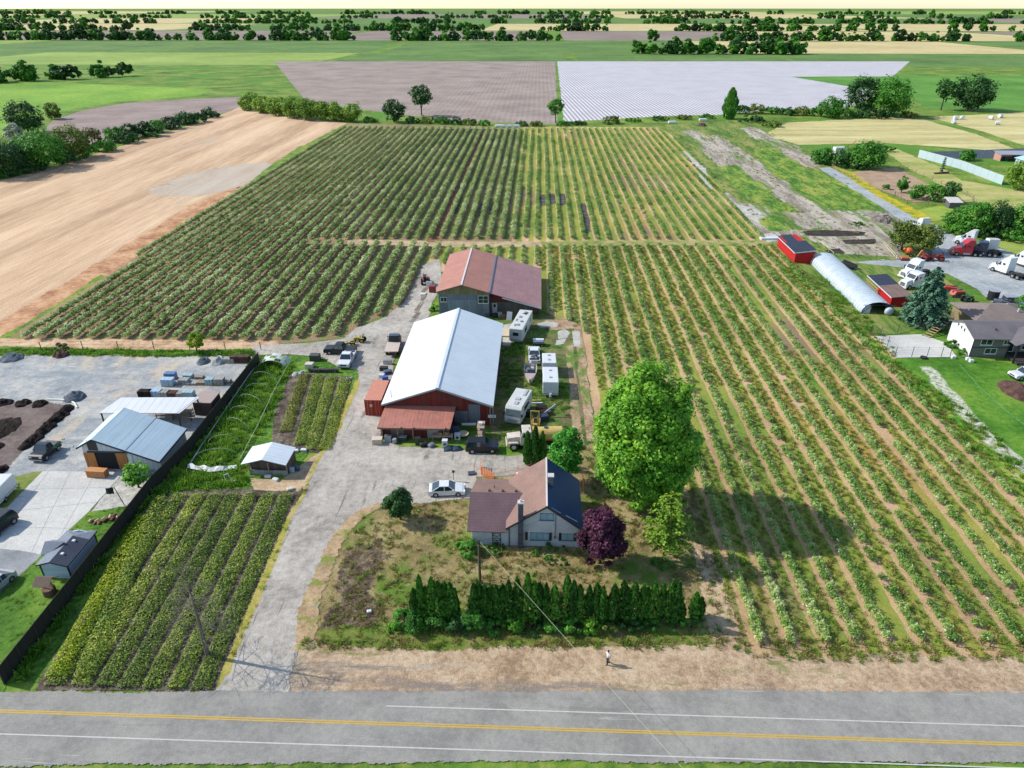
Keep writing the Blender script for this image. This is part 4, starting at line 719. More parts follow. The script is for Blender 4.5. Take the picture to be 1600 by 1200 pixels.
for px, by, ty, wp, m, lb in ((1350, 262, 221, 56, L_MID, 'largest round shrub of the clump beside the gravel lane'), (1285, 256, 232, 36, L_MID, 'left shrub of the clump beside the gravel lane'), (1312, 260, 236, 30, L_DARK, 'low shrub in the middle of the clump beside the lane'), (1408, 301, 273, 18, L_MID, 'small upright tree on the brown paddock'), (1384, 296, 288, 10, L_MID, 'tiny bush on the brown paddock'), (1430, 311, 288, 24, L_MID, 'rounded tree at the paddock fence, left of three'), (1458, 314, 288, 26, L_MID, 'rounded tree at the paddock fence, middle of three'), (1482, 317, 281, 26, L_DARK, 'tallest tree by the small white roofed hut'), (1510, 250, 236, 26, L_MID, 'green shrub behind the long white sheet fence'), (1596, 296, 252, 54, L_WILLOW, 'pale willow at the right picture edge'),
   (1490, 358, 326, 34, L_MID, 'left bush of the dark thicket right of the lane'), (1520, 366, 313, 48, L_MID, 'second bush of the dark thicket right of the lane'), (1558, 368, 320, 52, L_DARK, 'third bush of the dark thicket right of the lane'), (1598, 372, 316, 56, L_MID, 'rightmost bush of the dark thicket right of the lane'), (1408, 391, 346, 46, L_OLIVE, 'left of two round dark trees in front of the parked trucks'), (1440, 394, 350, 46, L_OLIVE, 'right of two round dark trees in front of the parked trucks'), (1596, 505, 452, 34, L_MID, 'leafy green tree at the right edge above the dark roofed house')):
    btree('broadleaf_tree', lb, px, by, ty, wp, m, dens=1.0, crown_lo=.06 if 'round dark' not in lb else .15)
b, h, w = sz(1441, 506, 416, 76); conifer('blue_spruce', 'big blue green spruce beside the dark roofed house', b, h, w*1.1, L_SPRUCE, 22, 17, .34, .02, None, .2, nl=60, shape=.55)
b, h, w = sz(1471, 271, 246, 8); conifer('slim_conifer', 'slim pole like conifer in front of the long white sheet fence', b, h, w, L_SPRUCE, 9, 5, .4, .1, nl=16)
for px, by, wp, hg, m, lb in ((1455, 298, 30, 1.6, L_BRIGHT, 'low bright green bramble beside the paddock'), (1340, 352, 26, .8, L_MID, 'low green weeds by the lane bend'), (1440, 352, 30, 1.5, L_BRIGHT, 'bright bank of weeds right of the lane'), (1475, 362, 30, 1.6, L_BRIGHT, 'bright bushy bank behind the white truck'), (1488, 542, 22, 1.2, L_MID, 'green shrub against the white gable wall'), (1500, 553, 18, 1.0, L_MID, 'small green shrub at the foot of the white gable wall'), (1385, 236, 30, 2, L_MID, 'green brush at the left end of the long white sheet fence'), (60, 985, 34, .8, L_BRIGHT, 'low bright clump on the lawn beside the black fence'), (1500, 366, 40, 2.6, L_MID, 'low bush filling the left foot of the dark thicket right of the lane'), (1540, 371, 50, 2.8, L_DARK, 'low bush at the middle foot of the dark thicket right of the lane'), (1580, 375, 50, 2.8, L_MID, 'low bush at the right foot of the dark thicket right of the lane'), (1330, 262, 60, 2.6, L_DARK, 'low bush joining the clump beside the gravel lane'), (1368, 184, 60, 4.5, L_DARK, 'low dark bush under the pair of tall trees behind the hay field'), (96, 548, 30, 1.3, L_BROWN, 'brown brush heap in the weedy strip above the gravel yard')):
    shrub('shrub', lb, px, by, wp, hg, m)
# distant tree lines towards the horizon
protoT = [npmesh('far_tree_mesh%d' % i, *clumpy(5.2, 5.2, 5.2, 5.2, 26, 34, 2.0, 1.7, shell=.35, low=-.9), L_DARK if i % 2 else L_MID) for i in range(5)]
pts = []
for x0, y0, x1, y1, n in ((-520, 755, -60, 765, 40), (120, 968, 1000, 978, 90), (-1500, 1340, 200, 1345, 150), (300, 1348, 1600, 1345, 110), (-2400, 1890, 700, 1890, 220), (500, 1895, 2400, 1885, 60), (-3500, 2690, 3500, 2690, 420), (-4500, 3880, 4500, 3890, 420), (-7000, 5950, 7000, 5950, 600), (-460, 560, -330, 640, 14)):
    for i in range(n):
        f = (i+random.uniform(-.4, .4))/n; x = x0+(x1-x0)*f
        if mnoise.noise(Vector((x*.006, y0*.01, 2))) > -.12: pts.append((x, y0+(y1-y0)*f+random.uniform(-9, 9), 0))
gn_scatter('distant_trees', protoT, np.array(pts), RNG.random(len(pts))*6.28, np.array([(.6+.9*random.random())*(1+p[1]/5000) for p in pts]), 'lines of far off dark trees that divide the distant fields', 'trees')
# ------------------------------------------------------------ buildings and fences
def pix_window(parent, y, x0, x1, z0, z1, fw=.07, fmat=None, mull=1, proud=.05, rows=1, sill=True, axis='x', label=None, side=-1, pane=None):
    """window on a wall whose outer face is at y (axis x) or at x=y (axis y); children: pane, sill"""
    fmat = fmat or paint('white_frame', 'c9cac6', .5)
    def bx(m, a0, a1, c0, c1, d0, d1):
        lo, hi = sorted((y+side*d0, y+side*d1))
        m.box(a0, a1, lo, hi, c0, c1) if axis == 'x' else m.box(lo, hi, a0, a1, c0, c1)
    f = MB(); bx(f, x0-fw, x1+fw, z1, z1+fw, -.02, proud); bx(f, x0-fw, x1+fw, z0-fw, z0, -.02, proud); bx(f, x0-fw, x0, z0, z1, -.02, proud); bx(f, x1, x1+fw, z0, z1, -.02, proud)
    for i in range(1, mull+1): xm = x0+(x1-x0)*i/(mull+1); bx(f, xm-fw*.4, xm+fw*.4, z0, z1, -.02, proud-.01)
    for i in range(1, rows): zm = z0+(z1-z0)*i/rows; bx(f, x0, x1, zm-fw*.3, zm+fw*.3, -.02, proud-.012)
    w = f.build('window', fmat, parent, label); g = MB(); bx(g, x0, x1, z0, z1, -.01, .02); g.build('pane', pane or glassm(), w)
    if sill: q = MB(); bx(q, x0-fw-.05, x1+fw+.05, z0-fw-.06, z0-fw, 0, proud+.06); q.build('sill', fmat, w)
    return w
def slab(m, p, q, r, s_, th=.12):   # roof plate through four corners, th thick (downwards)
    P = [Vector(a) for a in (p, q, r, s_)]; n = (P[1]-P[0]).cross(P[3]-P[0]).normalized(); n = n if n.z > 0 else -n
    lo = [a-n*th for a in P]; m.add([*P, *lo], [(0, 1, 2, 3), (7, 6, 5, 4), (0, 4, 5, 1), (1, 5, 6, 2), (2, 6, 7, 3), (3, 7, 4, 0)])
def gable_walls(x0, x1, y0, y1, zl, zr, xr, zp, th=.14):
    """walls: gables face -y/+y; zl, zr eave heights at x0, x1; peak (xr, zp)"""
    m = MB(); o = [(x0, 0), (x1, 0), (x1, zr), (xr, zp), (x0, zl)]
    for ya, yb in ((y0, y0+th), (y1-th, y1)): m.add([(x, ya, z) for x, z in o]+[(x, yb, z) for x, z in o], [(0, 1, 2, 3, 4), (9, 8, 7, 6, 5)]+[(i, (i+1) % 5, 5+(i+1) % 5, 5+i) for i in range(5)])
    m.box(x0, x0+th, y0+th, y1-th, 0, zl-.05); m.box(x1-th, x1, y0+th, y1-th, 0, zr-.05); return m
def px_rel(t, x, y): p = G(x, y)-t.location; return p.x, p.y

# --- big barn with the white metal roof --------------------------------
e, rz = 3.35, 6.1
A, B_, C_, D_ = G(595.5, 632, e), G(771, 634.5, e), G(784, 505.5, e), G(643, 507.5, e); Rf, Rb = G(682, 608, rz), G(713, 485.5, rz)
t = thing('white_roof_barn', 'long barn with white metal roof and red board gable front', 'barn', ((A.x+B_.x)/2, (A.y+B_.y)/2+.5, 0)); L0 = t.location
def rl(p): return Vector(p)-L0
A, B_, C_, D_, Rf, Rb = map(rl, (A, B_, C_, D_, Rf, Rb)); oh = .45; x0, x1, y0, y1 = A.x+oh, B_.x-oh, A.y+oh, C_.y-oh
xr = Rf.x
RED = siding('barn_red', '6e2a24', 0, .28, .22, stain='4f3a34')
gable_walls(x0, x1, y0, y1, e-.12, e-.12, xr, rz-.16).build('wall', RED, t)
W1 = metal_roof('white_metal', 'c8d0d4', 1, .6, .05, .42); W2 = W1
m = MB(); slab(m, (A.x, A.y, e), (xr, A.y, rz), (xr, C_.y, rz), (A.x, C_.y, e)); slab(m, (xr+.001, A.y, rz), (B_.x, B_.y, e), (B_.x, C_.y, e), (xr+.001, C_.y, rz)); rf = m.build('roof', W1, t)
m = MB(); m.box(xr-.22, xr+.22, A.y-.03, C_.y+.03, rz-.03, rz+.05); m.build('ridge_cap', paint('white_trim', 'b9bfc2', .5), rf)
m = MB()
for (a, za, b_, zb) in ((A.x, e, xr, rz), (xr, rz, B_.x, e)): m.bar((a, A.y-.04, za-.12), (b_, A.y-.04, zb-.12), .06, .22)
m.build('barge_board', paint('grey_trim', '8d9090', .6), rf)
GREYM = siding('grey_sheet', '6a6c70', 0, .5, .12)
a = px_rel(t, 729, 668); m = MB(); m.box(a[0]-1.7, a[0]+.2, y0-.06, y0, .1, 2.3); m.box(a[0]+.3, a[0]+1.9, y0-.09, y0, .1, 3.4); m.build('door', GREYM, t)
m = MB(); m.box(a[0]+3.0, a[0]+4.1, y0-.08, y0, 1.3, 1.75); m.build('vent', paint('white_frame', 'c9cac6', .5), t)
m = MB(); m.box(x1-.12, x1+.04, y0-.05, y0, 0, e-.2); m.build('corner_board', paint('weathered_wood', '8a7660', .8), t)
m = MB(); m.tube([(A.x+1.2, A.y+1.4, 3.4), (A.x+1.2, A.y+1.4, 4.8)], .05); m.build('vent_pipe', paint('pipe_grey', '777a7c', .5), t)
m = MB(); m.cyl((B_.x-.08, B_.y+.05, e-.1), (B_.x-.08, y0+.02, .2), .05, .05, 8); m.build('downspout', paint('grey_trim', '8d9090', .6), t)
# lean-to on the front
la, lb = G(589, 668, 2.1)-L0, G(703.5, 668.5, 2.1)-L0; lx0, lx1, ly = la.x, lb.x, la.y
RUST = metal_roof('rusty_roof', 'a56a5a', 0, .5, .14, .6, stain='7d5a52')
m = MB(); slab(m, (lx0, ly, 2.1), (lx1, ly, 2.1), (lx1+.35, y0-.02, 3.0), (lx0+.35, y0-.02, 3.0), .08); lr = m.build('lean_to_roof', RUST, t)
m = MB(); m.box(lx0+.05, lx1-.05, ly-.03, ly+.03, 1.86, 2.06); m.build('fascia', paint('old_fascia', '6f5a4c', .8), lr)
m = MB(); m.box(x0+.05, x0+.15, ly+.5, y0, 0, 2.05); m.box(x0+.15, lx1-.3, ly+.9, ly+1.0, 0, 2.1); m.box(lx1-.3, lx1-.2, ly+.9, y0, 0, 2.3); m.build('lean_to_wall', RED, t)
for k in range(5): m = MB(); xx = lx0+.5+k*2.1; m.box(xx, xx+.12, ly+.2, ly+.32, 0, 1.98); m.build('post', paint('weathered_wood', '8a7660', .8), t)
for k, xx in enumerate((3.2, 4.9, 9.2)): m = MB(); m.box(lx0+xx, lx0+xx+.25, ly-.15, ly-.03, 2.0, 2.25); m.build('lamp', paint('lamp_dark', '2b2b2c', .5), t)
for k, (xa, xb, mm) in enumerate(((1.6, 3.4, paint('peeled_door', '6e6152', .8)), (6.6, 8.4, paint('pale_door', '9a9c9a', .7)), (8.9, 10.2, paint('dark_opening', '241d1b', .9)))): m = MB(); m.box(lx0+xa, lx0+xb, ly+.84, ly+.9, .05, 1.85); m.build('door', mm, t)

# --- red roofed barn behind --------------------------------------------
e, rz = 5.0, 6.45
A, Bm, Rf, Rb, Cm = G(681, 456, e), G(763.5, 457.5, e), G(721, 444, rz), G(735, 387.5, rz), G(772, 401, e)
Ef, Eb = G(846, 481.5, 2.15), G(843, 420.5, 2.15)
t = thing('red_roof_barn', 'barn with faded red metal roof and grey sheet front behind the white roofed barn', 'barn', ((A.x+Bm.x)/2, A.y+.5, 0)); L0 = t.location
A, Bm, Rf, Rb, Cm, Ef, Eb = map(rl, (A, Bm, Rf, Rb, Cm, Ef, Eb)); x0, x1, y0, y1 = A.x+.4, Bm.x, A.y+.5, Rb.y-.3; xr = Rf.x
GS = siding('grey_wall_sheet', '737a84', 0, .6, .12, stain='5f666f'); gable_walls(x0, x1, y0, y1, e-.15, e-.15, xr, rz-.18).build('wall', GS, t)
RR = metal_roof('red_metal_roof', 'a97260', 1, .45, .14, .6, stain='8f6a5e'); RP = metal_roof('pinkish_roof', '9c7471', 0, .45, .14, .6, stain='86605f')
m = MB(); yA, yB = A.y, y1+.3; slab(m, (A.x, yA, e), (xr, yA, rz), (xr, yB, rz), (A.x, yB, e)); slab(m, (xr+.001, yA, rz), (Bm.x, yA, e), (Bm.x, yB, e), (xr+.001, yB, rz)); rf = m.build('roof', RR, t)
m = MB(); m.box(xr-.15, xr+.15, yA-.02, yB, rz-.02, rz+.05); m.build('ridge_cap', paint('ridge_white', 'c2bdb8', .5), rf)
m = MB(); slab(m, (Bm.x+.02, yA+.1, e-.05), (Ef.x, Ef.y, 2.15), (Ef.x, yB-.3, 2.15), (Bm.x+.02, yB-.3, e-.05)); r2 = m.build('side_roof', RP, t)
m = MB(); m.bar((Bm.x+2.5, A.y+.02, 3.95), (Ef.x, Ef.y-.05, 2.05), .08, .2); m.build('barge_board', paint('white_trim', 'b9bfc2', .5), r2)
m = MB(); m.box(Bm.x-.02, Bm.x+.28, yA, yB-.2, e-.02, e+.06); m.build('valley_flashing', paint('flashing', '5c5f6c', .5), r2)
m = MB(); ys_ = y0+1.6
m.add([(x1, ys_, 0), (Ef.x-.4, ys_, 0), (Ef.x-.4, ys_, 2.1), (x1, ys_, 4.7), (x1, ys_+.12, 0), (Ef.x-.4, ys_+.12, 0), (Ef.x-.4, ys_+.12, 2.1), (x1, ys_+.12, 4.7)], [(0, 1, 2, 3), (7, 6, 5, 4), (0, 4, 5, 1), (1, 5, 6, 2), (2, 6, 7, 3), (3, 7, 4, 0)])
m.box(Ef.x-.5, Ef.x-.38, ys_+.12, y1-.2, 0, 2.0); m.build('side_wall', siding('side_red', '6f3430', 0, .3, .2, stain='5d4a46'), t)
m = MB(); m.box(x1+.1, x1+9.2*.9, ys_-.06, ys_, 0, 2.3); m.build('lower_cladding', siding('grey_boards', '6b655f', 0, .35, .2), t)
m = MB(); m.box(x0+1.7, x0+7.2, y0-.06, y0-.004, 0, 3.3); m.build('sliding_door', siding('door_sheet', '7f8894', 0, .4, .08), t)
m = MB(); m.add([(x0+1.1, y0-.03, e-.65), (x1-.4, y0-.03, e-.65), (x1-.4, y0-.03, e-.2), (xr, y0-.03, rz-.4), (x0+.1, y0-.03, e-.2)], [(0, 1, 2, 3, 4)]); m.build('gable_boards', siding('gable_wood', '7c7552', 0, .25, .2), t)
pix_window(t, y0, x0+.35, x0+1.5, 2.9, 3.7); pix_window(t, y0, x0+7.5, x0+9.3, 2.7, 4.1, mull=1, rows=2)
m = MB(); m.box(x1+.5, x1+1.4, ys_-.1, ys_-.06, .05, 2.1); d = m.build('door', paint('white_door', 'c6c7c3', .5), t); m = MB(); m.box(x1+.72, x1+1.18, ys_-.12, ys_-.1, 1.3, 1.9); m.build('window', glassm(), d)

# --- the white house ----------------------------------------------------
e, rz = HZ(904, 856, 825), HZ(854.4, 856, 789)
A, B_ = G(790, 825.5, e), G(911.5, 829, e); Rf, Rb = G(854.4, 788, rz), G(854.4, 715, rz); Rb.x = Rf.x+.1
t = thing('white_house', 'white stucco house with brown and dark blue roof slopes behind the thuja hedge', 'house', (Rf.x, A.y+.5, 0)); L0 = t.location
A, B_, Rf, Rb = map(rl, (A, B_, Rf, Rb)); yb = Rb.y; xr = Rf.x; x0, x1, y0, y1 = A.x+.35, B_.x-.35, A.y+.45, yb-.35
ST = ground_mat('white_stucco', ['c6c6c8', 'd0d0d0', 'd8d8d6'], s1=.8, s2=6, fine=30, bump=.2, rag=False)
gable_walls(x0, x1, y0, y1, e-.1, e-.1, xr, rz-.14).build('wall', ST, t)
SB, SD = shingle('brown_shingle', '866d63'), metal_roof('blue_roof', '1d3e68', 1, .4, .08, .6)
SV = shingle('grey_brown_shingle', '665357')
m = MB(); slab(m, (A.x, A.y, e), (xr, A.y, rz), (xr, yb, rz), (A.x, yb, e)); rf = m.build('roof', SB, t)
m = MB(); slab(m, (xr+.001, A.y, rz), (B_.x, A.y, e), (B_.x, yb, e), (xr+.001, yb, rz)); m.build('roof', SD, t, 'dark blue right roof slope')
m = MB(); m.box(xr-.09, xr+.09, A.y-.02, yb, rz-.03, rz+.06); m.build('ridge_cap', paint('ridge_white', 'c2bdb8', .5), rf)
m = MB()
for (a, za, b_, zb) in ((A.x, e, xr, rz), (xr, rz, B_.x, e)): m.bar((a, A.y-.03, za-.1), (b_, A.y-.03, zb-.1), .05, .2)
m.build('barge_board', paint('dark_trim', '3a3638', .6), rf)
PALEGL = paint('pale_blue_glass', '8fb0bd', .12, spec=.8)  # house panes: smooth, with a pale blue base colour instead of the dark glass
def hx(px): return (G(px, 855).x-L0.x)
pix_window(t, y0, hx(829), hx(857), .95, 1.85, .06, paint('blue_frame', '5f7880', .5), mull=2, pane=PALEGL)
pix_window(t, y0, hx(876), hx(895), 1.0, 1.8, .06, paint('blue_frame', '5f7880', .5), pane=PALEGL)
pix_window(t, y0, hx(843.5), hx(863), rz-2.15, rz-1.35, .06, paint('blue_frame', '5f7880', .5), pane=PALEGL)
for px in (820.5, 857.8, 872.5, 896): m = MB(); m.box(hx(px), hx(px)+.27, y0-.05, y0, .85, 1.95); m.build('shutter', paint('shutter', '2f3238', .6), t)
m = MB(); xx = hx(866.5); m.tube([(xx, y0-.06, 1.4), (xx, y0-.06, rz-1.1)], .04); m.box(xx-.12, xx+.12, y0-.16, y0, 1.2, 1.5); m.build('electric_meter', paint('pipe_grey', '777a7c', .5), t)
BR = siding('dark_brick', '5a5c66', 2, .16, .2, seam=.6); xx = hx(810); m = MB(); m.box(xx-.05, xx+.5, y0-.45, y0-.001, 0, rz+.2); ch = m.build('chimney', BR, t)
m = MB(); m.box(xx-.12, xx+.57, y0-.52, y0+.07, rz+.2, rz+.34); m.cyl((xx+.22, y0-.22, rz+.34), (xx+.22, y0-.22, rz+.6), .12, .1, 10); m.build('cap', paint('chimney_cap', 'b4b0aa', .7), ch)
p = G(859, 752, rz)-L0; m = MB(); m.box(xr+.15, xr+.75, p.y-.3, p.y+.3, rz-1.2, rz+.75); ch = m.build('chimney', siding('grey_brick', '74706e', 2, .16, .2, seam=.5), t); m = MB(); m.box(xr+.1, xr+.8, p.y-.35, p.y+.35, rz+.75, rz+.86); m.build('cap', paint('chimney_cap', 'b4b0aa', .7), ch)
for k in (0, 1): m = MB(); yy = A.y+.5+k*.15; m.bar((xr+.5+k*1.6, A.y+.3, rz-.42-k*1.02), (xr+1.5+k*1.8, A.y+.3, rz-1.12-k*1.1), .04, .06); m.build('roof_jack', paint('white_trim', 'b9bfc2', .5), t)
# left wing, ridge across
wz, we = 4.0, 2.25; wl, wr = G(731, 770, wz).x-L0.x, A.x+1.9; wy = G(760, 769, wz).y-L0.y; wyf = G(760, 831, we).y-L0.y; wyb = G(760, 748, we).y-L0.y
wl = G(729.5, 831, we).x-L0.x
m = MB(); slab(m, (wl, wyf, we), (A.x+.05, wyf, we), (wr, wy, wz), (wl, wy, wz)); w1 = m.build('wing_roof', SV, t, 'grey brown front slope of the left wing')
m = MB(); slab(m, (wl, wy+.001, wz), (wr, wy+.001, wz), (A.x+.6, wyb, we), (wl+.3, wyb, we)); m.build('wing_roof', SB, t)
m = MB(); m.bar((A.x+.9, wyb+.6, we+.6), (wr+.35, wy+.4, wz+.08), .16, .05); m.build('valley_flashing', paint('ridge_white', 'c2bdb8', .5), w1)
m = MB()
for k in range(3): m.box(wl+2.0+k*1.5, wl+2.3+k*1.5, wy+.2, wy+.45, wz-.05, wz+.12)
m.cyl((wl+2.6, wy+1.6, wz-1), (wl+2.6, wy+1.6, wz-.2), .05); m.build('roof_vent', paint('vent_brown', '4b3a36', .7), t)
m = MB(); wx0 = wl+.5; m.box(wx0, x0+.05, wyf+.5, wyf+.64, 0, we-.02); m.box(wx0, wx0+.14, wyf+.64, wyb-.4, 0, we-.05); m.add([(wx0+.02, wyf+.6, we-.1), (wx0+.02, wyb-.4, we-.1), (wx0+.02, wy, wz-.15)], [(0, 1, 2)]); m.box(wx0+.14, x0, wyb-.5, wyb-.4, 0, we-.05); m.build('wing_wall', ST, t)
TR = paint('iron_trellis', '2a2b2d', .6); yt = wyf+.46; m = MB(); a, b_ = hx(769.5), hx(782)
for xx in (a, b_): m.box(xx-.03, xx+.03, yt-.02, yt+.02, .05, 2.0)
for k in range(4): z = .1+k*.6; m.box(a, b_, yt-.02, yt+.02, z, z+.05)
for k in (0, 1, 2): z = .12+k*.6; m.bar((a, yt, z), ((a+b_)/2, yt, z+.55), .03, .03); m.bar(((a+b_)/2, yt, z+.55), (b_, yt, z), .03, .03); m.bar((a, yt, z+.3), (b_, yt, z+.3), .03, .03)
m.build('trellis', TR, t)
m = MB(); xx = hx(795.5); m.tube([(xx, y0-.08, 0), (xx, y0-.08, e-.2)], .05); m.build('downspout', paint('dark_trim', '3a3638', .6), t)
m = MB(); m.cyl((hx(738), wyf+.0, 0), (hx(738), wyf+.0, .75), .38, .35, 12); o = m.build('rain_barrel', paint('barrel', '5b5f60', .6)); o.location = L0+Vector((0, 0, 0)); tag(o, 'grey barrel standing at the left front corner of the white house', 'barrel')

# --- small white-roofed shed ------------------------------------------
e, rz = HZ(447, 745, 725.5), HZ(410, 744, 716.5)
A, B_, C_, Rf, Rb = G(376, 725.5, e), G(448, 724.5, e), G(460, 699, e), G(410, 716, rz), G(424, 690, rz)
t = thing('small_shed', 'small shed with white roof and low concrete wall beside the driveway', 'shed', (Rf.x, A.y+.4, 0)); L0 = t.location; A, B_, C_, Rf, Rb = map(rl, (A, B_, C_, Rf, Rb)); xr = 0
m = MB(); slab(m, (A.x, A.y, e), (xr, A.y, rz), (xr, C_.y, rz), (A.x, C_.y, e), .08); slab(m, (xr+.001, A.y, rz), (B_.x, A.y, e), (B_.x, C_.y, e), (xr+.001, C_.y, rz), .08); m.build('roof', W1, t)
x0, x1, y0, y1 = A.x+.7, B_.x-.12, A.y+.4, C_.y-.3
gable_walls(x0, x1, y0+.5, y1, e-.1, e-.1, xr, rz-.1).build('wall', siding('old_boards', '5d5048', 0, .22, .25), t)
m = MB(); m.box(x0, x1, y0, y0+.15, 0, .75); m.box(x0, x0+.15, y0+.15, y0+.5, 0, .75); m.build('low_wall', M_SLAB if False else ground_mat('block_wall', ['6f6e66', '85847c', '97958d'], s1=1, s2=5, rag=False), t)
for xx in (x0, (x0+x1)/2, x1-.12): m = MB(); m.box(xx, xx+.12, y0+.02, y0+.13, .75, e-.02); m.build('post', paint('weathered_wood', '8a7660', .8), t)

# --- neighbour's grey shop ---------------------------------------------
b = G(133.7, 737); e1, e2, rz = HZ(133.7, 737, 701), HZ(254, 736, 719), HZ(150, 737, 687)
A, B_, C_, Rf, Rb = G(113.5, 705, e1), G(252, 718, e2), G(292, 669.5, e2), G(143, 685.5, rz), G(194, 636.7, rz)
t = thing('grey_shop', 'pale grey workshop with uneven gable roof and wooden sliding doors', 'workshop', (Rf.x, Rf.y+.6, 0)); L0 = t.location; A, B_, C_, Rf, Rb = map(rl, (A, B_, C_, Rf, Rb))
ya, ybk = (A.y+B_.y+Rf.y)/3, (C_.y+Rb.y)/2; xr = Rf.x; xa, xb = A.x, (B_.x+C_.x)/2
GR = metal_roof('grey_metal', 'b0c1c8', 0, .9, .05, .5, ribd=.06); m = MB(); slab(m, (xa, ya, e1), (xr, ya, rz), (xr, ybk, rz), (xa, ybk, e1)); slab(m, (xr+.001, ya, rz), (xb, ya, e2), (xb, ybk, e2), (xr+.001, ybk, rz)); rf = m.build('roof', GR, t)
DK = paint('black_trim', '1f2226', .5); m = MB(); m.bar((xa, ya-.03, e1-.08), (xr, ya-.03, rz-.08), .07, .2); m.bar((xr, ya-.03, rz-.08), (xb, ya-.03, e2-.08), .07, .2); m.bar((xb+.02, ya, e2-.08), (xb+.02, ybk, e2-.08), .07, .2); m.bar(((xb+xr)/2, ya+.1, (rz+e2)/2+.02), ((xb+xr)/2, ybk, (rz+e2)/2+.02), .03, .02); m.build('barge_board', DK, rf)
x0, x1, y0, y1 = G(134, 737).x-L0.x, xb-.25, ya+.6, ybk-.3; LG = siding('light_grey_sheet', 'bfc4ca', 0, .6, .03); gable_walls(x0, x1, y0, y1, e1-.05-.22*(x0-xa), e2-.1, xr+.0, rz-.14).build('wall', LG, t)
def sx_(px): return G(px, 737).x-L0.x
WD = siding('orange_plywood', 'a9723f', 0, 1.2, .06)
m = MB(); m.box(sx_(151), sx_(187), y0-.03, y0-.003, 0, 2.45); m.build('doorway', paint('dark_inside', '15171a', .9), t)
m = MB(); m.box(sx_(134), sx_(151.5), y0-.13, y0-.05, .05, 2.5); m.build('sliding_door', WD, t); m = MB(); m.box(sx_(185), sx_(201), y0-.13, y0-.05, .05, 2.5); m.build('sliding_door', WD, t)
m = MB(); m.box(sx_(141), sx_(219), y0-.17, y0-.02, 2.56, 2.7); m.build('door_rail', DK, t); m = MB(); m.box(sx_(144), sx_(159), y0-.05, y0-.004, 2.8, rz-.55); m.build('black_panel', DK, t)
m = MB(); m.box(sx_(203), sx_(209), y0-.06, y0, .05, 2.2); m.build('door', paint('white_door', 'c6c7c3', .5), t)
# open carport behind it
h1, h2 = 2.6, 3.0; A, B_, C_, D_ = G(154, 645, h1), G(280, 645.5, h1), G(312, 620.5, h2), G(189, 621, h2)
t = thing('open_carport', 'open sided carport with white ribbed roof behind the grey workshop', 'carport', ((A.x+B_.x)/2, (A.y+C_.y)/2, 0)); L0 = t.location; A, B_, C_, D_ = map(rl, (A, B_, C_, D_))
m = MB(); slab(m, A, B_, C_, D_, .1); m.build('roof', metal_roof('white_ribbed', 'c9cbcc', 0, 1.1, .04, .45), t)
for p in (A, B_, C_, D_, (A+B_)/2, (C_+D_)/2): q = Vector(p)*.95; m = MB(); m.box(q.x-.08, q.x+.08, q.y-.08, q.y+.08, 0, p.z-.1); m.build('post', paint('dark_post', '3c3a38', .7), t)
m = MB(); m.bar(B_*.95+Vector((0, 0, .05)), C_*.95+Vector((0, 0, .05)), .12, .18); m.build('beam', DK, t)
# shed with dark roof and dormer
e, rz = HZ(108, 907, 884.5), HZ(88, 905, 877); A, B_, C_, Rf, Rb = G(55.5, 882.7, e), G(104, 885, e), G(159.5, 829.5, e), G(78, 876.7, rz), G(120, 831, rz)
t = thing('garden_shed', 'narrow pale shed with dark shingle roof and two roof vents by the black fence', 'shed', (Rf.x, A.y+.3, 0), 0); L0 = t.location; A, B_, C_, Rf, Rb = map(rl, (A, B_, C_, Rf, Rb)); xr = Rf.x; ya, ybk = (A.y+B_.y)/2, C_.y
SK, SK2 = shingle('slate_shingle', '3c434f'), shingle('pale_slate', '7b828c')
m = MB(); slab(m, (xr+.001, ya, rz), (B_.x, ya, e), (B_.x, ybk-1.4, e), (xr+.001, ybk-1.4, rz), .1); rf = m.build('roof', SK, t); m = MB(); slab(m, (A.x, ya, e), (xr, ya, rz), (xr, ybk-1.4, rz), (A.x, ybk-1.4, e), .1)
m.add([(xr, ybk-1.4, rz), (B_.x, ybk-1.4, e), (B_.x, ybk, e), (A.x, ybk, e), (A.x, ybk-1.4, e)], [(0, 1, 2), (0, 2, 3), (0, 3, 4)]); m.build('roof', SK2, t, 'paler grey slope and hipped back end')
m = MB(); zc = (rz+e)/2-.05; yc = ya+(ybk-ya)*.5; m.add([(A.x-.5, yc-1.1, e), (A.x-.5, yc+1.1, e), (A.x-.5, yc, e+.75), (xr, yc, e+.75), (A.x+.3, yc-1.1, e), (A.x+.3, yc+1.1, e)], [(0, 2, 3, 4), (1, 5, 3, 2), (0, 1, 2)]); m.build('dormer', SK2, t)
for f in (.25, .62): m = MB(); yy = ya+(ybk-ya)*f; xx = xr+.5; m.box(xx-.18, xx+.18, yy-.18, yy+.18, rz-.35, rz-.02, .04, .04); m.build('roof_vent', paint('vent_white', 'b9bec4', .5), t)
x0, x1, y0, y1 = A.x+.25, B_.x-.2, ya+.25, ybk-.25; gable_walls(x0, x1, y0, y1, e-.1, e-.1, xr, rz-.13).build('wall', siding('pale_blue_siding', 'b2c2d2', 2, .25, .04), t)
m = MB()
for xx, yy in ((x0, y0), (x1, y0), (x1, y1)): m.box(xx-.06, xx+.06, yy-.06, yy+.06, 0, e-.08)
m.bar((A.x, ya-.03, e-.06), (xr, ya-.03, rz-.06), .05, .14); m.bar((xr, ya-.03, rz-.06), (B_.x, ya-.03, e-.06), .05, .14); m.bar((B_.x+.02, ya, e-.06), (B_.x+.02, ybk, e-.06), .05, .14); m.build('corner_board', DK, t)

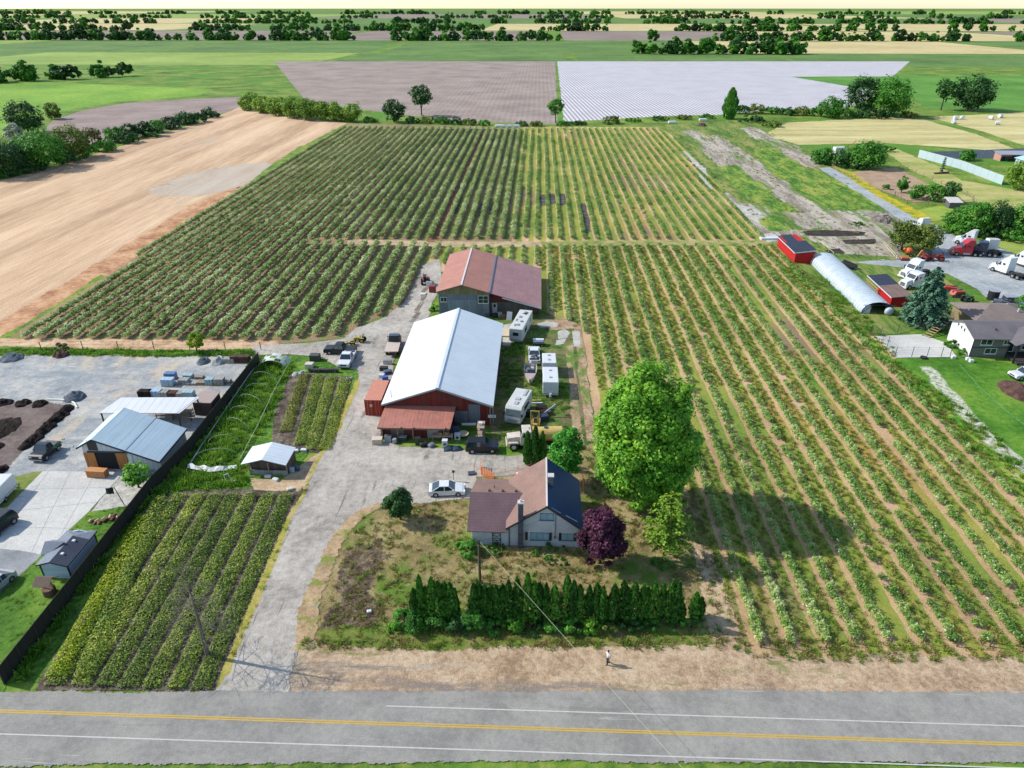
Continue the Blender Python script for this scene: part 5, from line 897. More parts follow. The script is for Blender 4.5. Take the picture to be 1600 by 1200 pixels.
# --- right-hand neighbours ----------------------------------------------
e = HZ(1240.5, 411.5, 394.3); a, c, d = G(1240.5, 411.5), G(1267, 410), G(1214, 385)
t = thing('red_shed', 'bright red shed with dark flat roof beside the far end of the greenhouse', 'shed', a); L0 = t.location; c, d = c-L0, d-L0
REDB = siding('bright_red', 'b01f1c', 2, .3, .06); w_, l_ = c.x, d.y; m = MB(); sl = d.x
m.add([(0, 0, 0), (w_, 0, 0), (w_+sl, l_, 0), (sl, l_, 0), (0, 0, e), (w_, 0, e+.5), (w_+sl, l_, e+.5), (sl, l_, e)], [(0, 1, 5, 4), (1, 2, 6, 5), (2, 3, 7, 6), (3, 0, 4, 7), (4, 5, 6, 7)]); m.build('wall', REDB, t)
RB = shingle('dark_blue_roof', '313a48'); m = MB(); f = .58; slab(m, (-.4, -.4, e+.02), (w_+.4, -.4, e+.62), (w_+.4+sl*f, l_*f, e+.62), (-.4+sl*f, l_*f, e+.02), .14); rf = m.build('roof', RB, t)
m = MB(); slab(m, (-.3+sl*f, l_*f+.01, e-.05), (w_*.7+sl*f, l_*f+.01, e+.4), (w_*.7+sl, l_+.3, e+.4), (-.3+sl, l_+.3, e-.05), .14); m.build('roof', RB, t, 'lower back part of the dark roof')
m = MB(); m.bar((-.42, -.43, e-.06), (w_+.42, -.43, e+.54), .05, .18); m.bar((-.43, -.4, e-.06), (-.43+sl, l_, e-.06), .05, .18); m.build('fascia', paint('white_trim', 'b9bfc2', .5), rf)
# greenhouse
a0, a1, c0, c1 = G(1346, 491), G(1395, 490), G(1266, 412), G(1307, 408); wd = (a1-a0).length; hh = HZ(1370, 491, 472)
t = thing('greenhouse', 'long white polytunnel greenhouse at the right edge of the crop rows', 'greenhouse', (a0+a1)/2, math.atan2((c0-a0).x*-1, (c0-a0).y)); Lg = ((c0+c1)/2-(a0+a1)/2).length
t2 = NT('white_film'); t2.base(t2.ramp(t2.noise(.8, 4), [(.3, S('a0abb2')), (.7, S('b2bcc2'))])); t2.p(Roughness=.35); sx = t2.n('ShaderNodeSeparateXYZ'); t2.l(t2.n('ShaderNodeTexCoord').outputs['Object'], sx.inputs[0]); t2.bump(t2.math('SINE', t2.math('MULTIPLY', sx.outputs[1], 2*math.pi/1.2)), .8, .12)
def arch(k, w, h): a_ = math.pi*k/14; return (-math.cos(a_)*w/2, (math.sin(a_)**.8)*h*.94)
m = MB(); pr = [arch(k, wd, hh) for k in range(15)]; n = 15; ns = 26; vs = []
for j in range(ns+1): vs += [(x, Lg*j/ns, z+(.03 if j % 2 else 0)) for x, z in pr]
m.add(vs, [(j*n+i, j*n+i+1, (j+1)*n+i+1, (j+1)*n+i) for j in range(ns) for i in range(n-1)]); m.build('cover', t2.m, t, smooth=True)
m = MB(); m.add([(x*.99, Lg-.05, z*.99) for x, z in pr], [tuple(range(15))]); m.build('end_wall', t2.m, t)
m = MB(); MTL = paint('dark_steel', '3b3f45', .5); 
for k in range(14): m.bar((pr[k][0], -.02, pr[k][1]), (pr[k+1][0], -.02, pr[k+1][1]), .08, .08)
for xx in (-wd*.22, wd*.22): m.bar((xx, -.02, 0), (xx, -.02, hh*.93), .07, .07)
m.bar((-wd/2, -.02, hh*.72), (wd/2, -.02, hh*.72), .07, .07); m.bar((-wd*.5, -.02, .0), (-wd*.22, -.02, hh*.7), .06, .06); m.build('end_frame', MTL, t)
m = MB(); m.add([(-wd*.48, .03, .02), (-wd*.23, .03, .02), (-wd*.23, .03, hh*.72), (-wd*.42, .03, hh*.66)], [(0, 1, 2, 3)]); m.build('end_panel', t2.m, t)
m = MB(); m.ell((wd*.3, -.5, .75), (.9, .5, .85), 12, 6, -.85); o = m.build('rolled_film', t2.m, smooth=True); o.location = t.location; tag(o, 'bundled white plastic film heaped at the near end of the greenhouse', 'plastic film')
# second red shed with mixed roof
e = HZ(1390, 479.5, 464); a = G(1390, 479.5); q = G(1354, 445); t = thing('red_shed', 'red shed with half dark half brown roof right of the greenhouse', 'shed', a); L0 = t.location; q = q-L0; sl, l_ = q.x, q.y; w_ = G(1405, 478).x-L0.x+1.2
m = MB(); m.add([(0, 0, 0), (w_, 0, 0), (w_+sl*.55, l_*.55, 0), (sl*.55, l_*.55, 0), (0, 0, e), (w_, 0, e+.4), (w_+sl*.55, l_*.55, e+.4), (sl*.55, l_*.55, e)], [(0, 1, 5, 4), (1, 2, 6, 5), (2, 3, 7, 6), (3, 0, 4, 7)]); m.build('wall', REDB, t)
m = MB(); slab(m, (-.3, -.4, e+.02), (w_+.3, -.4, e+.45), (w_+.3+sl*.5, l_*.5, e+.45), (-.3+sl*.5, l_*.5, e+.02), .14); r_ = m.build('roof', shingle('brown_roof', '72615a'), t); m = MB(); slab(m, (-.3+sl*.5, l_*.5+.01, e+.02), (w_+.3+sl*.5, l_*.5+.01, e+.45), (w_+.3+sl, l_, e+.45), (-.3+sl, l_, e+.02), .14); m.build('roof', RB, t, 'dark blue back half of the roof')
m = MB(); m.bar((-.33, -.4, e-.05), (-.33+sl, l_, e-.05), .05, .18); m.build('fascia', paint('white_trim', 'b9bfc2', .5), r_)
m = MB(); PW = paint('pallet_wood', 'a58c62', .8)
for j in range(7): m.bar((-.5+sl*(.45+j*.08), l_*(.45+j*.08), 0), (-.5+sl*(.45+j*.08), l_*(.45+j*.08), 1.7), .08, .08)
for z in (.3, .9, 1.5): m.bar((-.5+sl*.43, l_*.43, z), (-.5+sl*.97, l_*.97, z), .05, .12)
for j in range(6): m.bar((-.5+sl*(.45+j*.08), l_*(.45+j*.08), .3), (-.5+sl*(.53+j*.08), l_*(.53+j*.08), 1.5), .05, .08)
m.build('slatted_side', PW, t)
# dark-roofed house at the right edge
b0, b1 = G(1513, 557.5), G(1482, 530); e = HZ(1513, 557.5, 527); t = thing('grey_house', 'two storey dark grey house with white gable end and grey shingle roof', 'house', b0); L0 = t.location
dp = (b1-b0).y; rz = e+dp*.20; W_ = G(1575, 562).x-L0.x; WI = 24
def sec(x): return [(x, 0, 0), (x, dp, 0), (x, dp, e), (x, dp/2, rz-.12), (x, 0, e)]
m = MB(); m.add(sec(0)+sec(-.0+.15), [(0, 1, 2, 3, 4), (9, 8, 7, 6, 5)]); m.build('gable_wall', ST, t, 'white gable wall')
m = MB(); m.box(.15, W_, 0, .15, 0, e-.02); m.box(W_, WI, 1.2, 1.35, 0, e-.02); m.box(.15, WI, dp-.15, dp, 0, e-.02); m.build('wall', siding('grey_lap', '6e6e66', 2, .3, .06), t)
SG = shingle('grey_shingle', '6b676a'); m = MB(); slab(m, (-.4, -.6, e-.08), (WI, -.6, e-.08), (WI, dp/2, rz), (-.4, dp/2, rz), .14); slab(m, (-.4, dp/2+.001, rz), (WI, dp/2+.001, rz), (WI, dp+.5, e-.08), (-.4, dp+.5, e-.08), .14); rf = m.build('roof', SG, t)
m = MB(); m.add([(W_-.8, -2.6, e-.3), (W_+3.2, -2.6, e+1.4), (W_+3.2, 2.2, e+1.4), (W_-.8, 2.2, e-.3), (W_+7.2, -2.6, e-.3), (W_+7.2, 2.2, e-.3)], [(0, 1, 2, 3), (1, 4, 5, 2), (0, 4, 1)]); m.build('porch_roof', SG, t)
m = MB(); m.box(0.16, W_, -.03, 0, e*.47, e*.47+.16); m.box(W_-.1, W_+.08, -.05, .0, 0, e-.1); m.box(W_-.2, W_, -2.4, -2.2, 0, e-.4); m.box(W_+7, W_+7.2, -2.4, -2.2, 0, e-.4); m.box(W_+2.2, W_+2.35, -2.4, -2.2, 0, e-.4); m.build('trim', paint('black_trim', '1f2226', .5), t)
m = MB(); m.box(W_, W_+8, -3.2, 1.15, .25, .5); m.box(W_+.4, W_+3, -3.9, -3.2, 0, .25); m.build('deck', siding('dark_deck', '3d3b3a', 0, .25, .1), t)
pix_window(t, 0, 1.3, 3.1, e-1.3, e-.45, .08, mull=1); pix_window(t, 0, 5.0, 6.0, e-1.2, e-.5, .08); pix_window(t, 0, 2.4, 4.2, .7, 1.6, .08, mull=1); pix_window(t, 1.2, W_+.8, W_+1.6, .6, 2.6, .08, mull=0, sill=False); pix_window(t, 1.2, W_+3, W_+5, 1, 2.4, .08)
m = MB()
for k, yy in enumerate((dp*.42, dp*.56, dp*.7)): m.box(-.04, -.002, yy, yy+.35, e-.35+.12*k, e+.2+.05*k)
m.build('gable_ornament', paint('dark_trim', '3a3638', .6), t)
m = MB(); m.box(3.9, 4.1, dp*.2, dp*.2+.2, e+.55, e+1.0); m.build('roof_vent', paint('vent_brown', '4b3a36', .7), t)
# back deck and stairs
a, b_ = G(1446, 527), G(1480, 512); t = thing('wooden_stairs', 'wooden stairs rising from the pale concrete pad to the grey house deck', 'stairs', a); d = b_-a
m = MB(); d2 = Vector((d.x, d.y, 0)); nr = Vector((-d.y, d.x, 0)).normalized()*.65
for k in range(10): p = d2*(k+.5)/10+Vector((0, 0, .2+.2*k)); m.bar(p-nr, p+nr, .3, .05)
m.build('tread', PW, t); m = MB()
for s_ in (-1, 1): m.bar(nr*s_, d2+nr*s_+Vector((0, 0, 2.1)), .06, .22)
m.build('stringer', paint('weathered_wood', '8a7660', .8), t)
a = G(1478, 515); t = thing('lattice_panel', 'tilted grey lattice panel standing above the wooden stairs', 'lattice', a); m = MB()
for k in range(9): m.bar((-.9+k*.22, 0, 1.9), (-.9+k*.22, .6, 3.3), .03, .03); m.bar((-.9, k*.075, 1.9+k*.17), (.9, k*.075, 1.9+k*.17), .03, .03)
m.build('lattice', paint('lattice_grey', '84786c', .8), t); m = MB()
for xx in (-.95, .95): m.box(xx-.05, xx+.05, -.05, .05, 0, 2.0)
m.build('post', paint('dark_post', '3c3a38', .7), t)
# house with brown hip roof behind
a = G(1520, 521); t = thing('brown_roof_house', 'low building with broad brown roof behind the dark grey house', 'house', a); l2, w2 = 8, 11; e = 2.6
m = MB(); m.box(0, w2, 0, l2, 0, e); m.build('wall', siding('tan_wall', '8d7d5c', 2, .3, .06), t); m = MB(); m.add([(-.6, -.6, e), (w2+.6, -.6, e), (w2+.6, l2+.6, e), (-.6, l2+.6, e), (4, l2/2, e+1.6), (w2-4, l2/2, e+1.6)], [(0, 1, 5, 4), (1, 2, 5), (2, 3, 4, 5), (3, 0, 4), (3, 2, 1, 0)]); m.build('roof', shingle('tan_shingle', '82766f'), t)
m = MB(); m.cyl((8, 2, e+.5), (8, 2, e+1.5), .14); m.cyl((7, 4, e+1), (7, 4, e+1.7), .1); m.build('roof_vent', paint('vent_white', 'b9bec4', .5), t)
# far brick shed and hut
a = G(1562, 252); t = thing('brick_shed', 'low pinkish shed with grey roof and dark openings at the right edge', 'shed', a); m = MB(); m.box(0, .3, 0, 4.5, 0, 2.6); m.box(.3, 24, 4.2, 4.5, 0, 2.6); m.box(.3, 4, .0, .3, 1.8, 2.6); m.build('wall', paint('pink_brick', 'a87c6e', .8), t)
m = MB()
for k in range(6): m.box(1+k*4, 1.3+k*4, .3, .6, 0, 2.4)
m.build('post', paint('dark_post', '3c3a38', .7), t); m = MB(); slab(m, (-.4, -.5, 2.5), (25, -.5, 2.5), (25, 5, 3.1), (-.4, 5, 3.1)); m.build('roof', paint('shed_roof_grey', '8b8f95', .5), t)
for k in range(3): m = MB(); m.box(2.5+k*5, 4+k*5, 1.5, 2.5, 0, 1.5); m.build('stall_partition', paint('stall_grey', '55565a', .8), t)
a = G(1482, 326); t = thing('garden_hut', 'tiny hut with white roof at the corner of the brown paddock', 'hut', a); m = MB(); m.box(0, 3.2, 0, 2.6, 0, 1.9); m.build('wall', siding('hut_wall', '5d615c', 0, .3, .1), t); m = MB(); slab(m, (-.3, -.4, 1.85), (3.6, -.4, 1.85), (3.4, 3, 2.7), (-.5, 3, 2.7), .1); m.build('roof', paint('hut_roof', 'c0b8b4', .6), t)
a = G(1600, 262); t = thing('white_tent_shed', 'small pale blue roofed shelter at the right picture edge', 'shelter', a); m = MB(); m.box(0, 8, 0, 6, 0, 2.4); m.build('wall', paint('tent_wall', 'a8b0b4', .6), t); m = MB(); slab(m, (-.5, -.5, 2.4), (4, -.5, 3.6), (4, 6.5, 3.6), (-.5, 6.5, 2.4)); slab(m, (4.001, -.5, 3.6), (8.5, -.5, 2.4), (8.5, 6.5, 2.4), (4.001, 6.5, 3.6)); m.build('roof', paint('tent_roof', '9fc0d4', .5), t)

# --- fences ---------------------------------------------------------------
def fence_line(name, label, pts, h, mat_panel, mat_post, pitch=2.4, solid=True, rails=(), th=.05, cat='fence', wires=0, pw=.1):
    P = [G(*p) for p in pts]; t = thing(name, label, cat, P[0]); L0 = t.location; pm = MB(); rl_ = MB(); posts = []
    for a, b in zip(P[:-1], P[1:]):
        a, b = a-L0, b-L0; n = max(1, int((b-a).length/pitch))
        if solid: pm.bar(a+Vector((0, 0, h/2+.04)), b+Vector((0, 0, h/2+.04)), th, h)
        for z in rails: rl_.bar(a+Vector((0, 0, z)), b+Vector((0, 0, z)), .05, .1)
        for k in range(wires): z = h*(.25+.75*k/max(1, wires-1)); rl_.bar(a+Vector((0, 0, z)), b+Vector((0, 0, z)), .018, .018)
        posts += [a.lerp(b, k/n) for k in range(n)]
    posts.append(P[-1]-L0)
    if solid: pm.build('panel', mat_panel, t)
    if rl_.v: rl_.build('rail', mat_panel, t)
    big = posts[:100]
    for p in big: m = MB(); m.box(p.x-pw/2, p.x+pw/2, p.y-pw/2, p.y+pw/2, 0, h+.08); m.build('post', mat_post, t)
    return t
BF = siding('black_boards', '26241f', 0, .3, .2); FP = paint('black_post', '2b2825', .8)
fence_line('black_fence', 'tall black board fence running down the left plot boundary', [(406, 568), (300, 706), (240, 768), (130, 912), (8, 1070)], 2.0, BF, FP, 2.4)
m = MB(); a, b_ = G(398, 566), G(403, 548)
fence_line('wire_fence', 'thin wire fence along the sandy verge above the gravel yard', [(-60, 548), (0, 548), (130, 546), (408, 547)], 1.5, paint('wire', '6c6a64', .5), paint('old_post', '5d4f40', .8), 5.5, False, (), wires=3)
fence_line('sheet_fence', 'long pale blue white sheet fence crossing the far right fields', [(1434, 246), (1500, 264), (1565, 289)], 2.9, paint('pale_sheet', '9fb0b4', .5), paint('sheet_post', '7a8688', .5), 4, True, th=.08)
fence_line('chainlink_fence', 'chain link fence round the pale concrete pad by the grey house', [(1375, 526), (1398, 557.5), (1424, 558), (1448, 558), (1470, 558), (1484, 557)], 1.8, paint('wire', '6c6a64', .5), MTL, 3.6, False, (), wires=5, pw=.07)
fence_line('chainlink_fence', 'thin mesh fence with dark posts behind the pale concrete pad', [(1360, 523), (1402, 521), (1440, 518), (1470, 515)], 1.8, paint('wire', '6c6a64', .5), MTL, 4.5, False, (), wires=5, pw=.07)
fence_line('rail_fence', 'wooden rail fence along the lower side of the brown paddock', [(1398, 306), (1416, 319), (1450, 320), (1520, 318)], 1.3, paint('pallet_grey', '85765f', .8), paint('weathered_wood', '8a7660', .8), 4, False, (.5, 1.1), pw=.14)
fence_line('rail_fence', 'wooden rail fence along the upper side of the brown paddock', [(1406, 259), (1430, 271), (1500, 300), (1520, 312)], 1.3, paint('pallet_grey', '85765f', .8), paint('weathered_wood', '8a7660', .8), 5, False, (.5, 1.1), pw=.14)
fence_line('rail_fence', 'wooden rail fence between the buttercup strip and the brown paddock', [(1300, 262), (1340, 285), (1398, 306)], 1.3, paint('pallet_grey', '85765f', .8), paint('weathered_wood', '8a7660', .8), 5, False, (.5, 1.1), pw=.14)
fence_line('rail_fence', 'pale rail fence between the sheet fence and the right edge willow', [(1572, 288), (1600, 298), (1640, 312)], 1.2, paint('pallet_grey', '85765f', .8), paint('weathered_wood', '8a7660', .8), 4, False, (.5, 1.0), pw=.14)
WP = paint('cream_timber', 'bdb694', .7)
fence_line('timber_fence', 'cream timber edge on the left side of the fenced vegetable garden', [(1281, 382), (1302, 400)], .9, WP, WP, 3, False, (.8,), pw=.1)
fence_line('timber_fence', 'cream timber edge on the right side of the fenced vegetable garden', [(1380, 382), (1401, 405)], .9, WP, WP, 3, False, (.8, .3), pw=.1)
fence_line('netting_fence', 'thin netting fence along the near side of the vegetable garden', [(1302, 401), (1340, 402), (1398, 405)], 1.3, paint('net_green', '6f8a5c', .6), paint('old_post', '5d4f40', .8), 3, False, (), wires=4, pw=.06)
fence_line('netting_fence', 'thin netting fence along the far side of the vegetable garden', [(1281, 382), (1330, 381), (1380, 382)], 1.1, paint('net_green', '6f8a5c', .6), paint('old_post', '5d4f40', .8), 3, False, (), wires=2, pw=.06)
ORG = paint('orange_mesh', 'd9752c', .6)
fence_line('snow_fence', 'orange plastic snow fence standing behind the left wing of the house', [(751, 730), (752, 743), (772, 752)], 1.3, ORG, ORG, 1.2, False, (.2, .45, .7, .95, 1.2), pw=.06)
fence_line('snow_fence', 'thin orange mesh lying along the yard behind the house', [(752, 742), (790, 738), (830, 730)], .5, ORG, ORG, 4, False, (), wires=2, pw=.04)
fence_line('snow_fence', 'short orange mesh barrier against the right wall of the house', [(910, 748), (911, 768)], 1.3, ORG, ORG, 1.2, False, (.2, .5, .8, 1.1), pw=.06)
# utility pole, its wire, lamp on the left
b = G(750, 911); h = HZ(750, 911, 842)
t = thing('utility_pole', 'brown wooden utility pole standing in the yard in front of the house', 'pole', b); m = MB(); m.cyl((0, 0, -.2), (0, 0, h), .15, .11, 10); m.build('pole', siding('pole_wood', '5e5547', 0, .06, .2), t); m = MB(); m.box(-.12, .12, -.18, -.1, h-.5, h-.15); m.build('bracket', MTL, t)
def sag(a, b, s_, n=14): return [Vector(a).lerp(Vector(b), i/n)-Vector((0, 0, s_*4*(i/n)*(1-i/n))) for i in range(n+1)]
e_ = G(1150, 1292, 5.2); m = MB(); m.tube(sag((b.x, b.y, h-.2), e_, .12), .012, 4); o = m.build('service_wire', paint('pale_wire', 'b7b29c', .5)); tag(o, 'pale overhead wire running from the utility pole over the thuja hedge', 'wire')
gh = bpy.data.objects['white_house'].location; m = MB(); m.tube(sag((b.x, b.y, h-.3), (gh.x-.3, gh.y-.4, 4.2), .3), .015, 4); o = m.build('service_wire', paint('dark_wire', '4a4845', .5)); tag(o, 'dark overhead wire between the utility pole and the house gable', 'wire')
b = G(195, 790); h = HZ(195, 790, 757)*.9
t = thing('yard_flag', 'black flag hanging on a leaning pole beside the crushed stone patch', 'flag', b); m = MB(); m.cyl((0, 0, 0), (-.6, 0, h), .05, .04, 8); m.build('pole', FP, t); m = MB()
for k in range(4): x0_, x1_ = -.7-k*.25, -.7-(k+1)*.25; m.poly([(x0_, .06*math.sin(k*2), h-.1-k*.05), (x1_, .06*math.sin(k*2+2), h-.15-k*.05), (x1_-.1, .06*math.sin(k*2+2), h-1.1), (x0_-.1, .06*math.sin(k*2), h-1.1)])
fl = m.build('flag', paint('black_cloth', '17181b', .9), t)
# ------------------------------------------------------------ vehicles
TYRE = paint('tyre_rubber', '17181a', .9); RIM = paint('wheel_rim', '9a9da0', .35, .6); GLS = glassm(); CHR = paint('bright_metal', 'a7aaad', .3, .7)
BLK = paint('black_plastic', '1c1d1f', .6); LAMPW = paint('headlight_lens', 'cfd3d6', .15); LAMPR = paint('tail_light_lens', '8a1412', .25)
def place(name, label, cat, rear, front, group=None):
    a, b = G(*rear), G(*front); return thing(name, label, cat, ((a.x+b.x)/2, (a.y+b.y)/2, .02), math.atan2((b-a).y, (b-a).x), group), (b-a).length
def wheel(t, x, y, r, w=.24, rim=RIM):
    s = 1 if y > 0 else -1; m = MB(); m.cyl((x, y-w/2, r), (x, y+w/2, r), r, n=16); o = m.build('wheel', TYRE, t); q = MB(); q.cyl((x, y+s*(w/2-.03), r), (x, y+s*(w/2+.012), r), r*.6, r*.55, n=12); q.build('rim', rim, o)
def car(t, L, W, H, kind, col):
    h = L/2; r = .34 if kind == 'sedan' else .39; g = .24 if kind == 'sedan' else .34; belt = H*(.62 if kind == 'sedan' else .6); y = W/2
    if kind == 'sedan': body = [(-h, g+.1), (-h+.05, g), (h-.1, g), (h, g+.12), (h-.03, belt*.72), (h-.35, belt*.86), (h*.42, belt*1.0), (-h*.62, belt*1.04), (-h+.06, belt*.98)]; gl = [(h*.46, belt-.02), (h*.14, H-.05), (-h*.4, H-.05), (-h*.8, belt+.02)]; rf = (-.3, .14)
    elif kind == 'suv': body = [(-h, g+.1), (-h+.05, g), (h-.1, g), (h, g+.15), (h-.03, belt*.85), (h-.3, belt*.95), (h*.4, belt), (-h+.03, belt)]; gl = [(h*.42, belt-.02), (h*.2, H-.06), (-h+.32, H-.06), (-h+.06, belt)]; rf = (-.84, .2)
    else: body = [(-h, g+.15), (-h+.03, g), (h-.1, g), (h, g+.15), (h-.03, belt*.88), (h-.3, belt*.97), (h*.38, belt), (-h, belt*.95)]; gl = [(h*.42, belt-.02), (h*.2, H-.06), (-h*.2, H-.06), (-h*.28, belt)]; rf = (-.18, .2)
    b = MB(); b.prof(body, -y, y).build('body', col, t, bevel=.07, smooth=False)
    ins = lambda z: .04+max(0, (z-belt))/(H-belt)*.2; MB().prof(gl, -y, y, ins).build('window', GLS, t, bevel=.02)
    m = MB(); x0, x1 = gl[2][0]-.02, gl[1][0]+.02; yy = y-.22; m.box(x0, x1, -yy, yy, H-.09, H, .06, .05); m.build('roof', col, t, bevel=.02)
    m = MB()
    for s in (-1, 1):
        for (xa, za, xb, zb) in ((gl[0][0], belt, gl[1][0], H-.06), (gl[3][0], belt, gl[2][0], H-.06), ((gl[1][0]+gl[2][0])/2+.05, belt, (gl[1][0]+gl[2][0])/2, H-.06)): m.bar((xa, s*(y-.04), za), (xb, s*(y-.21), zb), .06, .07)
    m.build('pillar', col, t)
    for s in (-1, 1):
        wheel(t, h*.62, s*(y-.09), r); wheel(t, -h*.6, s*(y-.09), r); m = MB(); m.box(h-.16, h+.01, s*(y-.28)-.18, s*(y-.28)+.18, belt*.66, belt*.8); m.build('headlight', LAMPW, t); m = MB(); m.box(-h-.01, -h+.12, s*(y-.2)-.14, s*(y-.2)+.14, belt*.68, belt*.9); m.build('tail_light', LAMPR, t)
        m = MB(); m.box(gl[0][0]-.3, gl[0][0]-.12, s*(y+.02)-.1, s*(y+.02)+.1, belt, belt+.16); m.build('mirror', col, t)
    m = MB(); m.box(h-.04, h+.03, -y+.15, y-.15, g+.02, g+.2); m.box(-h-.03, -h+.04, -y+.15, y-.15, g+.02, g+.2); m.build('bumper', CHR if kind == 'pickup' else BLK, t)
    m = MB(); m.box(h-.02, h+.015, -.5, .5, belt*.62, belt*.8); m.build('grille', BLK, t)
    if kind == 'pickup': m = MB(); m.box(-h+.12, -h*.3, -y+.14, y-.14, belt*.93, belt*.962); m.build('load_bed', BLK, t)
    return t
WHT = paint('white_paint', 'c6c8c8', .3, coat=.4); BKP = paint('black_paint', '14171d', .38); SILV = paint('silver_paint', 'a3a7a8', .35, .3); NVY = paint('navy_paint', '19243c', .35, coat=.3)
t, L = place('white_sedan', 'white four door sedan parked on the gravel left of the house', 'car', (670, 771), (727, 769)); car(t, L, 1.8, 1.42, 'sedan', WHT)
t, L = place('black_suv', 'black suv parked in front of the right half of the white roofed barn', 'car', (728, 704), (779, 703)); car(t, L, 1.85, 1.75, 'suv', BKP)
t, L = place('dark_pickup', 'dark blue pickup truck parked at the end of the crop rows', 'pickup', (557, 552), (508, 551)); car(t, L, 1.9, 1.85, 'pickup', BKP)
t, L = place('white_pickup', 'white pickup truck facing the camera beside the dark pickup', 'pickup', (549, 556), (537, 578)); car(t, L, 1.95, 1.85, 'pickup', WHT)
t, L = place('white_pickup', 'white pickup truck with loaded bed standing behind the boat', 'pickup', (835, 572), (834, 549)); car(t, L, 1.9, 1.8, 'pickup', WHT)
m = MB()
for k in range(7): m.obox((-L*.3+random.uniform(-.5, .5), random.uniform(-.5, .5), 1.15), random.random()*3, .25, .2, .15)
m.build('load', paint('load_grey', '6f7480', .7), t)
t, L = place('dark_pickup', 'black pickup truck with green side markings parked on the gravel yard', 'pickup', (88, 699), (58, 724)); car(t, L, 1.95, 1.9, 'pickup', BKP)
m = MB()
for k in range(9): x = -L*.05-k*.28; m.bar((x, .985, .95+.18*math.sin(k*2)), (x-.24, .985, .85+.2*math.cos(k*1.7)), .02, .13)
m.build('side_marking', paint('green_decal', '2a8f4f', .5), t); m = MB(); m.box(-L/2+.1, -L*.15, -.8, .8, 1.08, 1.12); m.build('bed_cover', paint('bed_cover', '4b4a50', .7), t)
t, L = place('dark_suv', 'black suv at the left picture edge on the parking strip', 'car', (21, 811), (-22, 845)); car(t, L, 1.9, 1.8, 'suv', BKP)
t, L = place('silver_sedan', 'silver sedan at the left picture edge beside the lawn', 'car', (18, 899), (-30, 940)); car(t, L, 1.8, 1.42, 'sedan', SILV)
t, L = place('white_suv', 'white suv at the right edge in front of the dark grey house', 'car', (1625, 588), (1579, 592)); car(t, L, 1.85, 1.7, 'suv', WHT)
# enclosed trailer at the left edge
def trailer(name, label, rear, front, W, H, col, z0=.45, hitch=True, vents=2, cat='trailer', bev=.12, axle=(.0,), windows=True, L=None):
    t, l = place(name, label, cat, rear, front); L = L or l; m = MB(); m.box(-L/2, L/2, -W/2, W/2, z0, H); m.build('body', col, t, bevel=bev)
    for a in axle:
        for s in (-1, 1): wheel(t, -L*.08+a, s*(W/2-.1), .34)
    if hitch: m = MB(); m.bar((L/2, .4, z0), (L/2+1.1, 0, z0), .08, .08); m.bar((L/2, -.4, z0), (L/2+1.1, 0, z0), .08, .08); m.build('hitch', MTL, t); m = MB(); m.cyl((L/2+.35, 0, z0), (L/2+.35, 0, z0+.5), .16, .14, 10); m.build('gas_bottle', WHT, t)
    for k in range(vents): x = -L*.25+k*L*.45; m = MB(); m.box(x-.22, x+.22, -.22, .22, H-.01, H+.1, .04, .04); m.build('roof_vent', paint('vent_grey', '8f9295', .6), t)
    if windows:
        for s in (-1, 1):
            for k in range(2): x = -L*.2+k*L*.42; m = MB(); m.box(x-.4, x+.4, s*(W/2+.01)-.015, s*(W/2+.01)+.015, z0+(H-z0)*.45, z0+(H-z0)*.75); m.build('window', GLS, t)
    m = MB(); m.box(-L/2-.01, L/2+.01, -W/2-.012, W/2+.012, z0+.25, z0+.34); m.build('trim_stripe', paint('stripe_grey', '83888c', .5), t); return t
TW = paint('trailer_white', 'bfc1c0', .4); TW2 = paint('trailer_offwhite', 'b6b6b0', .45)
trailer('cargo_trailer', 'silver white enclosed trailer at the left picture edge', (-18, 800), (17, 764), 2.1, 2.3, TW, vents=0, windows=False)
trailer('travel_trailer', 'white camper trailer standing behind its longer twin in the side yard', (857, 573), (858, 589), 2.2, 2.5, TW, hitch=False)
trailer('travel_trailer', 'longer white camper trailer with hitch pointing to the camera', (859, 597), (860, 622), 2.35, 2.7, TW)
# big fifth wheel caravan
t, L = place('caravan', 'long weathered white caravan between the two barns', 'caravan', (822, 507), (806, 538)); m = MB(); m.box(-L/2, L/2, -1.2, 1.2, .6, 2.9); m.build('body', TW2, t, bevel=.12); 
m = MB(); m.box(L/2, L/2+.02, -.55, .45, 1.6, 2.2); m.build('window', GLS, t); m = MB(); m.box(L*.1, L*.3, 1.2, 1.22, 1.4, 2.2); m.box(-L*.3, -L*.2, 1.2, 1.22, 1.5, 2.2); m.build('window', GLS, t); m = MB(); m.box(L/2, L/2+.1, -1.0, 1.0, .6, .95); m.build('bumper', paint('vent_grey', '8f9295', .6), t)
for x, y in ((-L*.35, .2), (-L*.1, -.3), (.12*L, .3), (L*.3, 0)): m = MB(); m.box(x-.3, x+.3, y-.25, y+.25, 2.89, 3.05, .05, .05); m.build('roof_vent', paint('roof_box_grey', '777d84', .6), t)
for s in (-1, 1): wheel(t, -L*.1, s*1.05, .36); wheel(t, -L*.1-.85, s*1.05, .36)
m = MB()
for k in range(6): m.obox((random.uniform(-L*.4, L*.4), random.uniform(-.9, .9), 2.905), random.random()*3, .5, .15, .01)
m.build('roof_patch', paint('patch_grey', '5f686f', .6), t)
